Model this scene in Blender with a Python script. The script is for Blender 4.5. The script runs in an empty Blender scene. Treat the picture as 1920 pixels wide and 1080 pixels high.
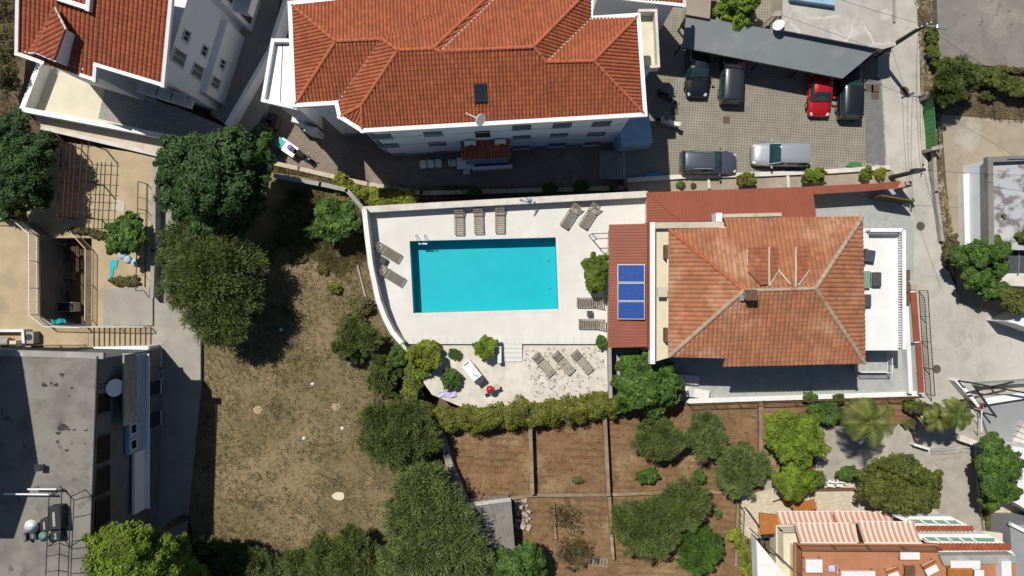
import bpy, bmesh, math, random
import numpy as np
from mathutils import Vector, Matrix

random.seed(7)
rng = np.random.default_rng(7)
R = math.radians
SC = bpy.context.scene
COL = SC.collection

# ---------------------------------------------------------------- camera, sky, sun
S = 24.0            # photo pixels per metre at street level
H = 57.0            # camera height above street level
cam_d = bpy.data.cameras.new('camera')
cam_d.sensor_width = 36.0
cam_d.lens = 36.0 * H / (1920.0 / S)
cam_d.clip_start = 0.5
cam_d.clip_end = 2000.0
cam = bpy.data.objects.new('camera', cam_d)
cam.location = (0, 0, H)
COL.objects.link(cam)
SC.camera = cam

SHX, SHY = 0.375, -0.458                     # shadow displacement per metre of height
SUN_ELEV = math.atan2(1.0, math.hypot(SHX, SHY))
world = bpy.data.worlds.new('World')
SC.world = world
world.use_nodes = True
wn = world.node_tree.nodes
wl = world.node_tree.links
sky = wn.new('ShaderNodeTexSky')
sky.sky_type = 'NISHITA'
sky.sun_disc = False
sky.sun_elevation = SUN_ELEV
sky.sun_rotation = math.atan2(-SHX, -SHY)    # clockwise from +Y
sky.air_density = 1.0
sky.dust_density = 0.3
sky.ozone_density = 2.5
wl.new(sky.outputs[0], wn['Background'].inputs[0])
wn['Background'].inputs[1].default_value = 0.065

sun_d = bpy.data.lights.new('sun', 'SUN')
sun_d.energy = 5.0
sun_d.angle = R(0.53)
sun_d.color = (1.0, 0.95, 0.875)
sun = bpy.data.objects.new('sun', sun_d)
sun.rotation_euler = Vector((SHX, SHY, -1.0)).to_track_quat('-Z', 'Y').to_euler()
sun.location = (-30, 40, 90)
COL.objects.link(sun)

SC.view_settings.view_transform = 'Standard'
SC.view_settings.look = 'None'
SC.view_settings.exposure = -0.08
SC.view_settings.gamma = 1.0
SC.view_settings.use_curve_mapping = False
SC.cycles.max_bounces = 6
SC.cycles.diffuse_bounces = 3
SC.cycles.transparent_max_bounces = 8

# ---------------------------------------------------------------- helpers
def P(px, py, z=0.0):
    k = (1.0 - z / H) / S
    return Vector(((px - 960.0) * k, (540.0 - py) * k, z))

def ray_plane(px, py, pt, n):
    """point of the plane (pt, n) that lies under photo pixel px, py"""
    o = Vector((0, 0, H)); d = P(px, py, 0) - o
    t = (pt - o).dot(n) / d.dot(n)
    return o + d * t

WL = {}
def woff(o):
    v = Vector((0, 0, 0))
    while o is not None:
        v = v + o.location
        o = o.parent
    return v

def tag(o, label=None, cat=None, group=None, kind=None):
    if label: o['label'] = label
    if cat: o['category'] = cat
    if group: o['group'] = group
    if kind: o['kind'] = kind
    return o

def thing(name, label, cat, loc, rz=0.0, group=None):
    o = bpy.data.objects.new(name, None)
    o.empty_display_size = 0.3
    o.location = loc
    o.rotation_euler = (0, 0, rz)
    COL.objects.link(o)
    return tag(o, label, cat, group)

def copy_tree(o, parent=None):
    c = o.copy()
    COL.objects.link(c)
    c.parent = parent
    for ch in list(o.children):
        copy_tree(ch, c)
    return c

def link(name, me, mats, parent=None):
    o = bpy.data.objects.new(name, me)
    if not me.materials:
        for m in (mats if isinstance(mats, (list, tuple)) else [mats]): me.materials.append(m)
    COL.objects.link(o)
    if parent is not None:
        o.parent = parent
    return o

class MB:
    def __init__(s):
        s.v = []; s.f = []; s.m = []; s.cur = 0
    def add(s, vs, fs):
        n = len(s.v)
        s.v += [tuple(v) for v in vs]
        for f in fs:
            s.f.append([i + n for i in f]); s.m.append(s.cur)
        return s
    def obox(s, c, u, v, w):
        c = Vector(c); u = Vector(u); v = Vector(v); w = Vector(w)
        vs = [c + a * u + b * v + d * w for d in (-1, 1) for b in (-1, 1) for a in (-1, 1)]
        return s.add(vs, [(0, 2, 3, 1), (4, 5, 7, 6), (0, 1, 5, 4), (2, 6, 7, 3), (0, 4, 6, 2), (1, 3, 7, 5)])
    def box(s, x0, x1, y0, y1, z0, z1):
        return s.obox(((x0+x1)/2, (y0+y1)/2, (z0+z1)/2), ((x1-x0)/2, 0, 0), (0, (y1-y0)/2, 0), (0, 0, (z1-z0)/2))
    def bar(s, p, q, w, h, up=(0, 0, 1)):
        p = Vector(p); q = Vector(q); d = q - p; L = d.length
        if L < 1e-6: return s
        d /= L
        up = Vector(up)
        if abs(d.dot(up)) > 0.98: up = Vector((1, 0, 0))
        sd = d.cross(up).normalized(); u2 = sd.cross(d)
        return s.obox((p + q) / 2, d * (L / 2), sd * (w / 2), u2 * (h / 2))
    def tube(s, p, q, r, n=6, r2=None, caps=True):
        p = Vector(p); q = Vector(q); d = q - p
        if d.length < 1e-6: return s
        r2 = r if r2 is None else r2
        d.normalize()
        a = d.orthogonal().normalized(); b = d.cross(a)
        vs = [p + (a * math.cos(2*math.pi*i/n) + b * math.sin(2*math.pi*i/n)) * r for i in range(n)]
        vs += [q + (a * math.cos(2*math.pi*i/n) + b * math.sin(2*math.pi*i/n)) * r2 for i in range(n)]
        fs = [(i, (i+1) % n, n + (i+1) % n, n + i) for i in range(n)]
        if caps: fs += [tuple(reversed(range(n))), tuple(range(n, 2*n))]
        return s.add(vs, fs)
    def path(s, pts, r, n=6):
        for a, b in zip(pts[:-1], pts[1:]): s.tube(a, b, r, n)
        return s
    def prism(s, pts, z0, z1):
        pts = [(p[0], p[1]) for p in pts]
        ar = sum(a[0]*b[1]-b[0]*a[1] for a, b in zip(pts, pts[1:] + pts[:1]))
        if ar < 0: pts = pts[::-1]
        n = len(pts)
        vs = [(x, y, z0) for x, y in pts] + [(x, y, z1) for x, y in pts]
        fs = [(i, (i+1) % n, n + (i+1) % n, n + i) for i in range(n)] + [tuple(reversed(range(n))), tuple(range(n, 2*n))]
        return s.add(vs, fs)
    def pprism(s, pp, z0, z1):
        return s.prism([P(a, b, z1) for a, b in pp], z0, z1)
    def pbox(s, x0, y0, x1, y1, z0, z1):
        return s.pprism([(x0, y0), (x1, y0), (x1, y1), (x0, y1)], z0, z1)
    def lathe(s, prof, c=(0, 0, 0), n=12):
        c = Vector(c); vs = []; fs = []
        for r, z in prof:
            vs += [c + Vector((r*math.cos(2*math.pi*i/n), r*math.sin(2*math.pi*i/n), z)) for i in range(n)]
        for k in range(len(prof) - 1):
            for i in range(n):
                j = (i + 1) % n
                fs.append((k*n+i, k*n+j, (k+1)*n+j, (k+1)*n+i))
        fs += [tuple(reversed(range(n))), tuple(range((len(prof)-1)*n, len(prof)*n))]
        return s.add(vs, fs)
    def disc(s, c, nrm, r, t, n=16):
        nrm = Vector(nrm).normalized(); c = Vector(c)
        return s.tube(c - nrm*t/2, c + nrm*t/2, r, n)
    def mesh(s, name, off=(0, 0, 0), smooth=False):
        me = bpy.data.meshes.new(name)
        ox, oy, oz = off
        me.from_pydata([(x-ox, y-oy, z-oz) for x, y, z in s.v], [], s.f)
        me.polygons.foreach_set('material_index', s.m)
        if smooth: me.polygons.foreach_set('use_smooth', [True]*len(me.polygons))
        me.update()
        return me
    def build(s, name, mats, parent=None, local=False, smooth=False, bevel=0.0, kind=None):
        if parent is not None:
            off = (0, 0, 0) if local else woff(parent)
        elif local:
            off = (0, 0, 0)
        else:
            a = np.array(s.v); lo = a.min(0); hi = a.max(0)
            off = ((lo[0]+hi[0])/2, (lo[1]+hi[1])/2, lo[2])
        me = s.mesh(name, off, smooth)
        o = link(name, me, mats, parent)
        if parent is None and not local: o.location = off
        if bevel:
            b = o.modifiers.new('bevel', 'BEVEL'); b.width = bevel; b.segments = 2; b.limit_method = 'ANGLE'; b.angle_limit = R(40)
        if kind: o['kind'] = kind
        return o

def npmesh(name, verts, quads, tint=None, smooth=False):
    me = bpy.data.meshes.new(name)
    nv, nf = len(verts), len(quads); k = quads.shape[1]
    me.vertices.add(nv); me.vertices.foreach_set('co', np.ascontiguousarray(verts, dtype=np.float32).ravel())
    me.loops.add(nf*k); me.loops.foreach_set('vertex_index', np.ascontiguousarray(quads, dtype=np.int32).ravel())
    me.polygons.add(nf)
    me.polygons.foreach_set('loop_start', np.arange(0, nf*k, k, dtype=np.int32))
    if smooth: me.polygons.foreach_set('use_smooth', np.ones(nf, dtype=bool))
    if tint is not None:
        at = me.attributes.new('tint', 'FLOAT', 'FACE'); at.data.foreach_set('value', np.ascontiguousarray(tint, dtype=np.float32))
    me.update(calc_edges=True)
    if not smooth: me.shade_flat()
    return me

# ---------------------------------------------------------------- materials
def rgba(c): return (c[0], c[1], c[2], 1.0)
def hexc(r, g, b):
    f = lambda x: (x/255/12.92) if x/255 <= .04045 else ((x/255+.055)/1.055)**2.4
    return (f(r), f(g), f(b))

def _noise(nt, pos, scale, detail=6, rough=.6):
    n = nt.nodes.new('ShaderNodeTexNoise')
    n.inputs['Scale'].default_value = scale; n.inputs['Detail'].default_value = detail; n.inputs['Roughness'].default_value = rough
    nt.links.new(pos, n.inputs['Vector'])
    return n.outputs['Fac']
def _step(nt, val, a, b):
    n = nt.nodes.new('ShaderNodeMapRange'); n.interpolation_type = 'SMOOTHSTEP'
    n.inputs[1].default_value = a; n.inputs[2].default_value = b
    nt.links.new(val, n.inputs[0])
    return n.outputs[0]
def _mix(nt, fac, a, b, mode='MIX'):
    n = nt.nodes.new('ShaderNodeMix'); n.data_type = 'RGBA'; n.blend_type = mode
    for sock, v in ((n.inputs[0], fac), (n.inputs[6], a), (n.inputs[7], b)):
        if hasattr(v, 'is_output'): nt.links.new(v, sock)
        elif isinstance(v, (int, float)): sock.default_value = v
        else: sock.default_value = rgba(v)
    return n.outputs[2]
def _math(nt, op, a, b=0.0):
    n = nt.nodes.new('ShaderNodeMath'); n.operation = op
    for sock, v in ((n.inputs[0], a), (n.inputs[1], b)):
        if hasattr(v, 'is_output'): nt.links.new(v, sock)
        else: sock.default_value = v
    return n.outputs[0]

def mat(name, c, c2=None, ns=1.5, th=(.35, .65), c3=None, ns3=.35, th3=(.55, .68), c4=None, ns4=6.0, th4=(.62, .7),
        rough=.85, bump=0.0, bs=25.0, metal=0.0, tint=0.0, coat=0.0, spec=.3, hook=None, emit=None):
    m = bpy.data.materials.new(name); m.use_nodes = True
    nt = m.node_tree; b = nt.nodes['Principled BSDF']
    geo = nt.nodes.new('ShaderNodeNewGeometry'); pos = geo.outputs['Position']
    col = None
    if c2 is not None: col = _mix(nt, _step(nt, _noise(nt, pos, ns), *th), c, c2)
    if c3 is not None: col = _mix(nt, _step(nt, _noise(nt, pos, ns3, 5), *th3), col if col else c, c3)
    if c4 is not None: col = _mix(nt, _step(nt, _noise(nt, pos, ns4, 4), *th4), col if col else c, c4)
    bh = None
    if hook: col, bh = hook(nt, pos, col if col else c)
    if tint:
        at = nt.nodes.new('ShaderNodeAttribute'); at.attribute_name = 'tint'
        mr = nt.nodes.new('ShaderNodeMapRange'); mr.inputs[3].default_value = 1-tint; mr.inputs[4].default_value = 1+tint
        nt.links.new(at.outputs['Fac'], mr.inputs[0])
        hs = nt.nodes.new('ShaderNodeHueSaturation')
        nt.links.new(mr.outputs[0], hs.inputs['Value'])
        if col: nt.links.new(col, hs.inputs['Color'])
        else: hs.inputs['Color'].default_value = rgba(c)
        col = hs.outputs[0]
    if col: nt.links.new(col, b.inputs['Base Color'])
    else: b.inputs['Base Color'].default_value = rgba(c)
    b.inputs['Roughness'].default_value = rough
    b.inputs['Metallic'].default_value = metal
    b.inputs['Specular IOR Level'].default_value = spec
    if coat:
        b.inputs['Coat Weight'].default_value = coat; b.inputs['Coat Roughness'].default_value = .04
    if bump:
        bn = nt.nodes.new('ShaderNodeBump'); bn.inputs['Strength'].default_value = min(1, bump); bn.inputs['Distance'].default_value = .35/bs
        hgt = _noise(nt, pos, bs, 5)
        if bh is not None: hgt = _math(nt, 'ADD', hgt, bh)
        nt.links.new(hgt, bn.inputs['Height']); nt.links.new(bn.outputs[0], b.inputs['Normal'])
    return m

def leafmat(name, c, c2, var=.35):
    m = bpy.data.materials.new(name); m.use_nodes = True
    nt = m.node_tree; b = nt.nodes['Principled BSDF']
    at = nt.nodes.new('ShaderNodeAttribute'); at.attribute_name = 'tint'
    geo = nt.nodes.new('ShaderNodeNewGeometry')
    col = _mix(nt, at.outputs['Fac'], c, c2)
    big = _step(nt, _noise(nt, geo.outputs['Position'], 1.1, 3), .3, .7)
    hs = nt.nodes.new('ShaderNodeHueSaturation')
    mr = nt.nodes.new('ShaderNodeMapRange'); mr.inputs[3].default_value = 1-var; mr.inputs[4].default_value = 1+var
    nt.links.new(big, mr.inputs[0]); nt.links.new(mr.outputs[0], hs.inputs['Value']); nt.links.new(col, hs.inputs['Color'])
    nt.links.new(hs.outputs[0], b.inputs['Base Color'])
    b.inputs['Roughness'].default_value = .55; b.inputs['Specular IOR Level'].default_value = .35
    tr = nt.nodes.new('ShaderNodeBsdfTranslucent'); nt.links.new(hs.outputs[0], tr.inputs[0])
    mx = nt.nodes.new('ShaderNodeMixShader'); mx.inputs[0].default_value = .22
    nt.links.new(b.outputs[0], mx.inputs[1]); nt.links.new(tr.outputs[0], mx.inputs[2])
    nt.links.new(mx.outputs[0], nt.nodes['Material Output'].inputs[0])
    return m

def hook_grid(pitch, ang, gap, cgap, dots=False):
    """square pavers: joints (or hollow cells) recessed and darker than the stone"""
    def f(nt, pos, col):
        mp = nt.nodes.new('ShaderNodeMapping'); mp.inputs['Rotation'].default_value = (0, 0, ang)
        mp.inputs['Scale'].default_value = (1/pitch, 1/pitch, 1/pitch)
        nt.links.new(pos, mp.inputs[0])
        sp = nt.nodes.new('ShaderNodeSeparateXYZ'); nt.links.new(mp.outputs[0], sp.inputs[0])
        fx = _math(nt, 'ABSOLUTE', _math(nt, 'SUBTRACT', _math(nt, 'FRACT', sp.outputs[0]), .5))
        fy = _math(nt, 'ABSOLUTE', _math(nt, 'SUBTRACT', _math(nt, 'FRACT', sp.outputs[1]), .5))
        if dots:
            e = _math(nt, 'MAXIMUM', fx, fy); fac = _math(nt, 'SUBTRACT', 1.0, _step(nt, e, gap-.05, gap+.05))
        else:
            e = _math(nt, 'MAXIMUM', fx, fy); fac = _step(nt, e, .5-gap-.02, .5-gap+.02)
        return _mix(nt, fac, col, cgap), _math(nt, 'MULTIPLY', fac, -1.0)
    return f
def hook_furrow(pitch, ang, c2):
    def f(nt, pos, col):
        mp = nt.nodes.new('ShaderNodeMapping'); mp.inputs['Rotation'].default_value = (0, 0, ang); nt.links.new(pos, mp.inputs[0])
        w = nt.nodes.new('ShaderNodeTexWave'); w.bands_direction = 'Y'; w.inputs['Scale'].default_value = .314/pitch; w.inputs['Distortion'].default_value = 3.5; w.inputs['Detail'].default_value = 3; w.inputs['Detail Scale'].default_value = 1.5
        nt.links.new(mp.outputs[0], w.inputs['Vector'])
        fac = _math(nt, 'MULTIPLY', _step(nt, w.outputs['Fac'], .45, .8), _math(nt, 'MULTIPLY', _step(nt, _noise(nt, pos, .5, 3), .4, .6), .55))
        return _mix(nt, fac, col, c2), _math(nt, 'MULTIPLY', fac, -1.2)
    return f
def hook_brick(w, h, ang, cgap, c2):
    def f(nt, pos, col):
        mp = nt.nodes.new('ShaderNodeMapping'); mp.inputs['Rotation'].default_value = (0, 0, ang)
        nt.links.new(pos, mp.inputs[0])
        br = nt.nodes.new('ShaderNodeTexBrick'); nt.links.new(mp.outputs[0], br.inputs[0])
        br.inputs['Scale'].default_value = 1.0; br.inputs['Brick Width'].default_value = w; br.inputs['Row Height'].default_value = h
        br.inputs['Mortar Size'].default_value = .012; br.inputs['Mortar'].default_value = rgba(cgap)
        br.inputs['Color1'].default_value = (1, 1, 1, 1); br.inputs['Color2'].default_value = rgba(c2)
        return _mix(nt, 1.0, col, br.outputs[0], 'MULTIPLY'), _math(nt, 'MULTIPLY', br.outputs['Fac'], -1.0)
    return f
def hook_voronoi(scale, cgap, var):
    def f(nt, pos, col):
        v = nt.nodes.new('ShaderNodeTexVoronoi'); v.feature = 'DISTANCE_TO_EDGE'; v.inputs['Scale'].default_value = scale
        v2 = nt.nodes.new('ShaderNodeTexVoronoi'); v2.inputs['Scale'].default_value = scale
        nt.links.new(pos, v.inputs['Vector']); nt.links.new(pos, v2.inputs['Vector'])
        bw = nt.nodes.new('ShaderNodeRGBToBW'); nt.links.new(v2.outputs['Color'], bw.inputs[0])
        c = _mix(nt, bw.outputs[0], col, var)
        fac = _math(nt, 'SUBTRACT', 1.0, _step(nt, v.outputs['Distance'], .02, .06))
        return _mix(nt, fac, c, cgap), _math(nt, 'MULTIPLY', fac, -1.0)
    return f
def hook_cracks(scale, cgap, width=.012):
    def f(nt, pos, col):
        wv = nt.nodes.new('ShaderNodeTexNoise'); wv.inputs['Scale'].default_value = 1.2; nt.links.new(pos, wv.inputs['Vector'])
        mx = nt.nodes.new('ShaderNodeVectorMath'); mx.operation = 'ADD'; nt.links.new(pos, mx.inputs[0]); nt.links.new(wv.outputs['Color'], mx.inputs[1])
        v = nt.nodes.new('ShaderNodeTexVoronoi'); v.feature = 'DISTANCE_TO_EDGE'; v.inputs['Scale'].default_value = scale
        nt.links.new(mx.outputs[0], v.inputs['Vector'])
        fac = _math(nt, 'SUBTRACT', 1.0, _step(nt, v.outputs['Distance'], width*.15, width*.8))
        fac = _math(nt, 'MULTIPLY', fac, _step(nt, _noise(nt, pos, .35, 3), .42, .62))
        fac = _math(nt, 'MULTIPLY', fac, .7)
        return _mix(nt, fac, col, cgap), _math(nt, 'MULTIPLY', fac, -.6)
    return f

G = {}
# ground and paving
G['soil'] = mat('bare_soil', (.10, .072, .045), (.15, .11, .07), 2.0, c3=(.07, .055, .03), bump=.6, bs=12)
G['field'] = mat('dry_field', (.198, .152, .08), (.148, .118, .06), .9, th=(.36, .64), c3=(.235, .178, .10), ns3=.16, th3=(.46, .64), c4=(.27, .205, .12), ns4=.6, th4=(.6, .75), bump=.9, bs=9)
G['garden'] = mat('garden_soil', (.182, .102, .05), (.228, .138, .07), 1.1, c3=(.295, .21, .115), ns3=.28, th3=(.5, .7), c4=(.10, .055, .027), ns4=4, th4=(.58, .7), bump=.9, bs=10, hook=hook_furrow(.55, R(3), (.11, .062, .03)))
G['street'] = mat('street_concrete', (.42, .40, .35), (.36, .34, .295), .8, c3=(.47, .45, .395), ns3=.22, th3=(.45, .65), c4=(.31, .285, .24), ns4=1.6, th4=(.62, .78), bump=.25, bs=18, hook=hook_cracks(.13, (.27, .25, .21), .007))
G['asphalt'] = mat('grey_ramp', (.17, .17, .165), (.14, .14, .135), 2.0, bump=.3, bs=40)
G['lot_grey'] = mat('grey_lot_concrete', (.215, .205, .182), (.168, .16, .142), .5, c3=(.265, .25, .215), ns3=.25, c4=(.115, .108, .09), ns4=1.3, th4=(.6, .75), bump=.35, bs=14, hook=hook_cracks(.17, (.13, .12, .10), .012))
G['lot_beige'] = mat('beige_lot_concrete', (.33, .28, .21), (.27, .23, .17), .6, c3=(.38, .35, .29), ns3=.2, c4=(.25, .205, .145), ns4=1.2, th4=(.6, .75), bump=.35, bs=14, hook=hook_cracks(.15, (.2, .165, .12), .01))
G['yard'] = mat('yard_concrete', (.43, .34, .215), (.37, .295, .185), .8, c3=(.33, .265, .175), ns3=.3, c4=(.27, .21, .14), ns4=1.8, th4=(.66, .8), bump=.3, bs=16, hook=hook_cracks(.2, (.28, .22, .15), .008))
G['drive'] = mat('driveway_concrete', (.33, .31, .265), (.28, .262, .225), .6, c3=(.37, .35, .30), ns3=.25, bump=.3, bs=16, hook=hook_cracks(.22, (.2, .19, .16), .01))
G['parking'] = mat('parking_pavers', (.265, .24, .19), (.22, .20, .16), 1.2, c3=(.295, .268, .215), ns3=.25, bump=.5, bs=30, hook=hook_grid(.21, R(3), .2, (.11, .10, .07), dots=True))
G['court'] = mat('courtyard_pavers', (.30, .245, .205), (.25, .205, .17), 1.0, c3=(.36, .30, .25), ns3=.3, bump=.5, bs=25, hook=hook_brick(.22, .11, R(5), (.45, .42, .4), (.8, .78, .76)))
G['greypavers'] = mat('grey_pavers', (.31, .30, .28), (.26, .25, .235), 1.5, bump=.5, bs=25, hook=hook_grid(.30, R(-14), .04, (.16, .155, .145)))
G['patio'] = mat('patio_marble', (.37, .38, .355), (.28, .30, .285), 1.7, c3=(.43, .43, .40), ns3=.6, bump=.15, bs=20, hook=hook_voronoi(3.4, (.30, .31, .295), (.36, .375, .35)))
G['deck'] = mat('deck_stone', (.63, .61, .57), (.595, .575, .535), .9, c3=(.66, .64, .60), ns3=.3, bump=.08, bs=30, hook=hook_grid(.6, R(1.5), .006, (.56, .54, .50)))
G['gravel'] = mat('white_gravel', (.60, .56, .48), (.52, .48, .405), 1.4, c3=(.64, .60, .52), ns3=.5, c4=(.40, .355, .27), ns4=1.7, th4=(.60, .8), bump=.8, bs=40)
G['stone_terrace'] = mat('crazy_paving', (.52, .45, .33), (.45, .385, .28), 1.0, bump=.4, bs=18, hook=hook_voronoi(2.6, (.43, .37, .27), (.58, .51, .39)))
G['path'] = mat('garden_path', (.36, .33, .28), (.30, .275, .23), .9, c3=(.41, .38, .32), ns3=.3, bump=.35, bs=16, hook=hook_cracks(.3, (.21, .19, .155), .014))
# walls
G['white'] = mat('white_render', (.72, .72, .70), (.66, .66, .64), .8, bump=.06, bs=60)
G['wallwhite'] = mat('apartment_render', (.77, .78, .79), (.72, .73, .74), .5, bump=.08, bs=60)
G['offwhite'] = mat('offwhite_wall', (.62, .59, .53), (.52, .49, .43), 1.0, c3=(.43, .40, .34), ns3=.8, th3=(.58, .75), bump=.15, bs=30)
G['cream'] = mat('cream_wall', (.64, .575, .41), (.58, .52, .37), .8, bump=.08, bs=40)
G['beigewall'] = mat('beige_wall', (.52, .46, .36), (.45, .395, .30), 1.2, c3=(.37, .325, .25), ns3=.7, bump=.2, bs=25)
G['concrete'] = mat('bare_concrete', (.33, .32, .295), (.27, .26, .24), 1.2, c3=(.39, .375, .345), ns3=.5, c4=(.2, .19, .17), ns4=2.5, th4=(.64, .76), bump=.35, bs=20)
G['oldroof'] = mat('weathered_flat_roof', (.215, .205, .18), (.15, .143, .127), .8, th=(.4, .7), c3=(.22, .21, .185), ns3=.3, c4=(.10, .095, .085), ns4=.9, th4=(.6, .72), bump=.4, bs=14)
G['earthwall'] = mat('earthy_wall', (.27, .20, .13), (.20, .145, .09), 1.6, c3=(.32, .27, .2), ns3=.9, bump=.6, bs=14)
G['shade_render'] = mat('shade_toned_render', (.16, .165, .17), (.12, .125, .13), .8, bump=.2)  # dark base colour carries the shade of the sunless walls
G['vergesoil'] = mat('verge_gravel', (.32, .265, .19), (.25, .2, .14), 1.2, c3=(.37, .33, .26), ns3=.4, bump=.6, bs=14)
G['patch'] = mat('peeled_bitumen', (.035, .033, .03), (.07, .066, .06), 6, bump=.4)
G['crackroof'] = mat('cracked_concrete_roof', (.42, .40, .365), (.35, .335, .30), .8, c3=(.47, .45, .41), ns3=.5, bump=.3, bs=18, hook=hook_cracks(.3, (.62, .585, .53), .06))
G['mottled'] = mat('mottled_concrete_roof', (.40, .41, .42), (.17, .15, .145), 1.4, th=(.45, .62), c3=(.48, .47, .45), ns3=.5, bump=.4, bs=18)
G['greyyard'] = mat('smooth_grey_screed', (.27, .275, .28), (.245, .25, .255), .6, bump=.1, bs=25, hook=hook_cracks(.25, (.19, .195, .2), .006))
# roofs
G['tile'] = mat('terracotta_tile', (.335, .099, .043), (.285, .083, .037), 1.2, c3=(.26, .075, .036), ns3=.5, th3=(.5, .75), c4=(.37, .12, .057), ns4=2.6, th4=(.58, .72), rough=.8, tint=.14, bump=.2, bs=60)
G['tile_old'] = mat('weathered_tile', (.36, .150, .075), (.30, .125, .064), .8, c3=(.42, .225, .135), ns3=.3, th3=(.5, .68), c4=(.22, .13, .075), ns4=1.1, th4=(.58, .76), rough=.85, tint=.13, bump=.3, bs=40)
G['tile_nw'] = mat('bright_red_tile', (.31, .084, .038), (.26, .072, .034), 1.2, c3=(.24, .073, .038), ns3=.5, th3=(.5, .75), rough=.8, tint=.14, bump=.2, bs=60)
G['tile_dormer'] = mat('dormer_tile', (.31, .112, .056), (.26, .094, .048), 1.0, c3=(.34, .15, .085), ns3=.6, rough=.85, tint=.13, bump=.2, bs=60)
G['ridge'] = mat('ridge_tile', (.42, .125, .058), (.36, .10, .046), 2, rough=.8, bump=.2, bs=40)
G['ridge_old'] = mat('mortared_ridge', (.34, .24, .165), (.42, .33, .24), 1.6, c3=(.36, .17, .10), ns3=.8, rough=.9, bump=.4, bs=25)
G['under'] = mat('roof_underlay', (.16, .06, .03))
G['valley'] = mat('valley_flashing', (.42, .42, .43), rough=.4, metal=.6)
G['redmetal'] = mat('red_metal_sheet', (.25, .07, .036), (.222, .063, .033), .7, c3=(.275, .086, .047), ns3=.4, rough=.55, spec=.4, bump=.03)
G['carport'] = mat('grey_metal_sheet', (.17, .188, .195), (.155, .172, .18), .6, c3=(.225, .23, .222), ns3=.35, th3=(.56, .72), rough=.5, spec=.4, bump=.05, bs=8)
# metals, plastics, wood
G['whitepaint'] = mat('white_paint', (.78, .78, .77), (.74, .74, .73), 3, rough=.5)
G['dark'] = mat('dark_metal', (.03, .03, .033), rough=.5)
G['black'] = mat('black_rubber', (.012, .012, .013), rough=.75)
G['steel'] = mat('galvanised_steel', (.45, .46, .47), (.38, .39, .40), 6, rough=.4, metal=.7)
G['chrome'] = mat('polished_steel', (.75, .76, .77), rough=.15, metal=1.0)
G['rust'] = mat('rusty_steel', (.055, .016, .014), (.08, .028, .02), 5, rough=.9)
G['brown'] = mat('brown_wood', (.14, .085, .048), (.10, .06, .033), 4, rough=.8, bump=.3)
G['orangewood'] = mat('orange_timber', (.40, .15, .035), (.33, .12, .028), 3, rough=.7, bump=.2)
G['slat'] = mat('weathered_slat', (.27, .235, .185), (.20, .172, .135), 5, rough=.9, bump=.3)
G['greygreen'] = mat('green_gate_paint', (.05, .20, .055), (.04, .165, .045), 2, rough=.5)
G['bluep'] = mat('blue_plastic', (.02, .22, .45), rough=.5)
G['teal'] = mat('teal_tarp', (.02, .33, .40), (.03, .40, .45), 4, rough=.6)
G['tealpl'] = mat('teal_plastic', (.02, .36, .33), rough=.5)
G['purple'] = mat('purple_plastic', (.16, .10, .45), rough=.4)
G['red'] = mat('red_enamel', (.45, .015, .02), rough=.25, coat=.6)
G['redcloth'] = mat('red_cloth', (.50, .04, .035), rough=.8)
G['charcoal'] = mat('charcoal_fabric', (.055, .058, .065), (.075, .078, .085), 5, rough=.95)
G['lilac'] = mat('lilac_cloth', (.42, .38, .62), (.55, .52, .68), 3, rough=.9)
G['whitecloth'] = mat('white_cushion', (.72, .70, .68), (.66, .64, .62), 3, rough=.95, bump=.1)
G['terracotta_floor'] = mat('terracotta_floor', (.42, .185, .095), (.37, .16, .082), 1.0, rough=.7, hook=hook_grid(.3, 0, .02, (.33, .16, .09)))
G['stripe_a'] = mat('awning_rose', (.52, .245, .19), (.48, .225, .175), 4, rough=.9)
G['stripe_b'] = mat('awning_cream', (.68, .57, .45), (.64, .54, .425), 4, rough=.9)
G['manhole'] = mat('cast_iron', (.115, .085, .068), (.085, .065, .052), 8, rough=.8, bump=.5, bs=30)
G['woodpole'] = mat('dark_pole', (.04, .037, .035), (.06, .055, .05), 4, rough=.85)
G['bark'] = mat('bark', (.10, .075, .052), (.065, .05, .036), 6, rough=.95, bump=.8, bs=18)
G['stonewall'] = mat('dry_stone', (.30, .28, .24), (.22, .205, .175), 2.2, c3=(.37, .35, .31), ns3=1.0, bump=.8, bs=8, hook=hook_voronoi(3.0, (.13, .12, .10), (.36, .34, .30)))
G['pane'] = mat('window_glass', (.02, .028, .035), rough=.06, spec=.8)
G['shutter'] = mat('grey_shutter', (.13, .15, .17), (.105, .12, .14), 3, rough=.6)
G['greenglass'] = mat('green_glass', (.16, .30, .24), rough=.2, spec=.6)
G['lightblue'] = mat('pale_blue_board', (.30, .44, .55), (.25, .38, .48), 1, rough=.6)
G['poolfloor'] = mat('pool_mosaic', (.002, .425, .49), (.002, .405, .47), .8, rough=.5, hook=hook_grid(.06, 0, .04, (.003, .42, .495)))
G['solar'] = mat('solar_absorber', (.022, .07, .27), (.018, .055, .22), 6, th=(.4, .6), rough=.25, coat=.5, hook=hook_grid(.16, 0, .03, (.05, .13, .42)))
G['tank'] = mat('aluminium_trim', (.55, .55, .56), rough=.35, metal=.8)
G['rock'] = mat('pale_rock', (.42, .38, .31), (.33, .29, .23), 3, bump=.6, bs=12)
G['doormat'] = mat('floor_cream', (.63, .58, .44), (.58, .53, .40), 1)

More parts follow.
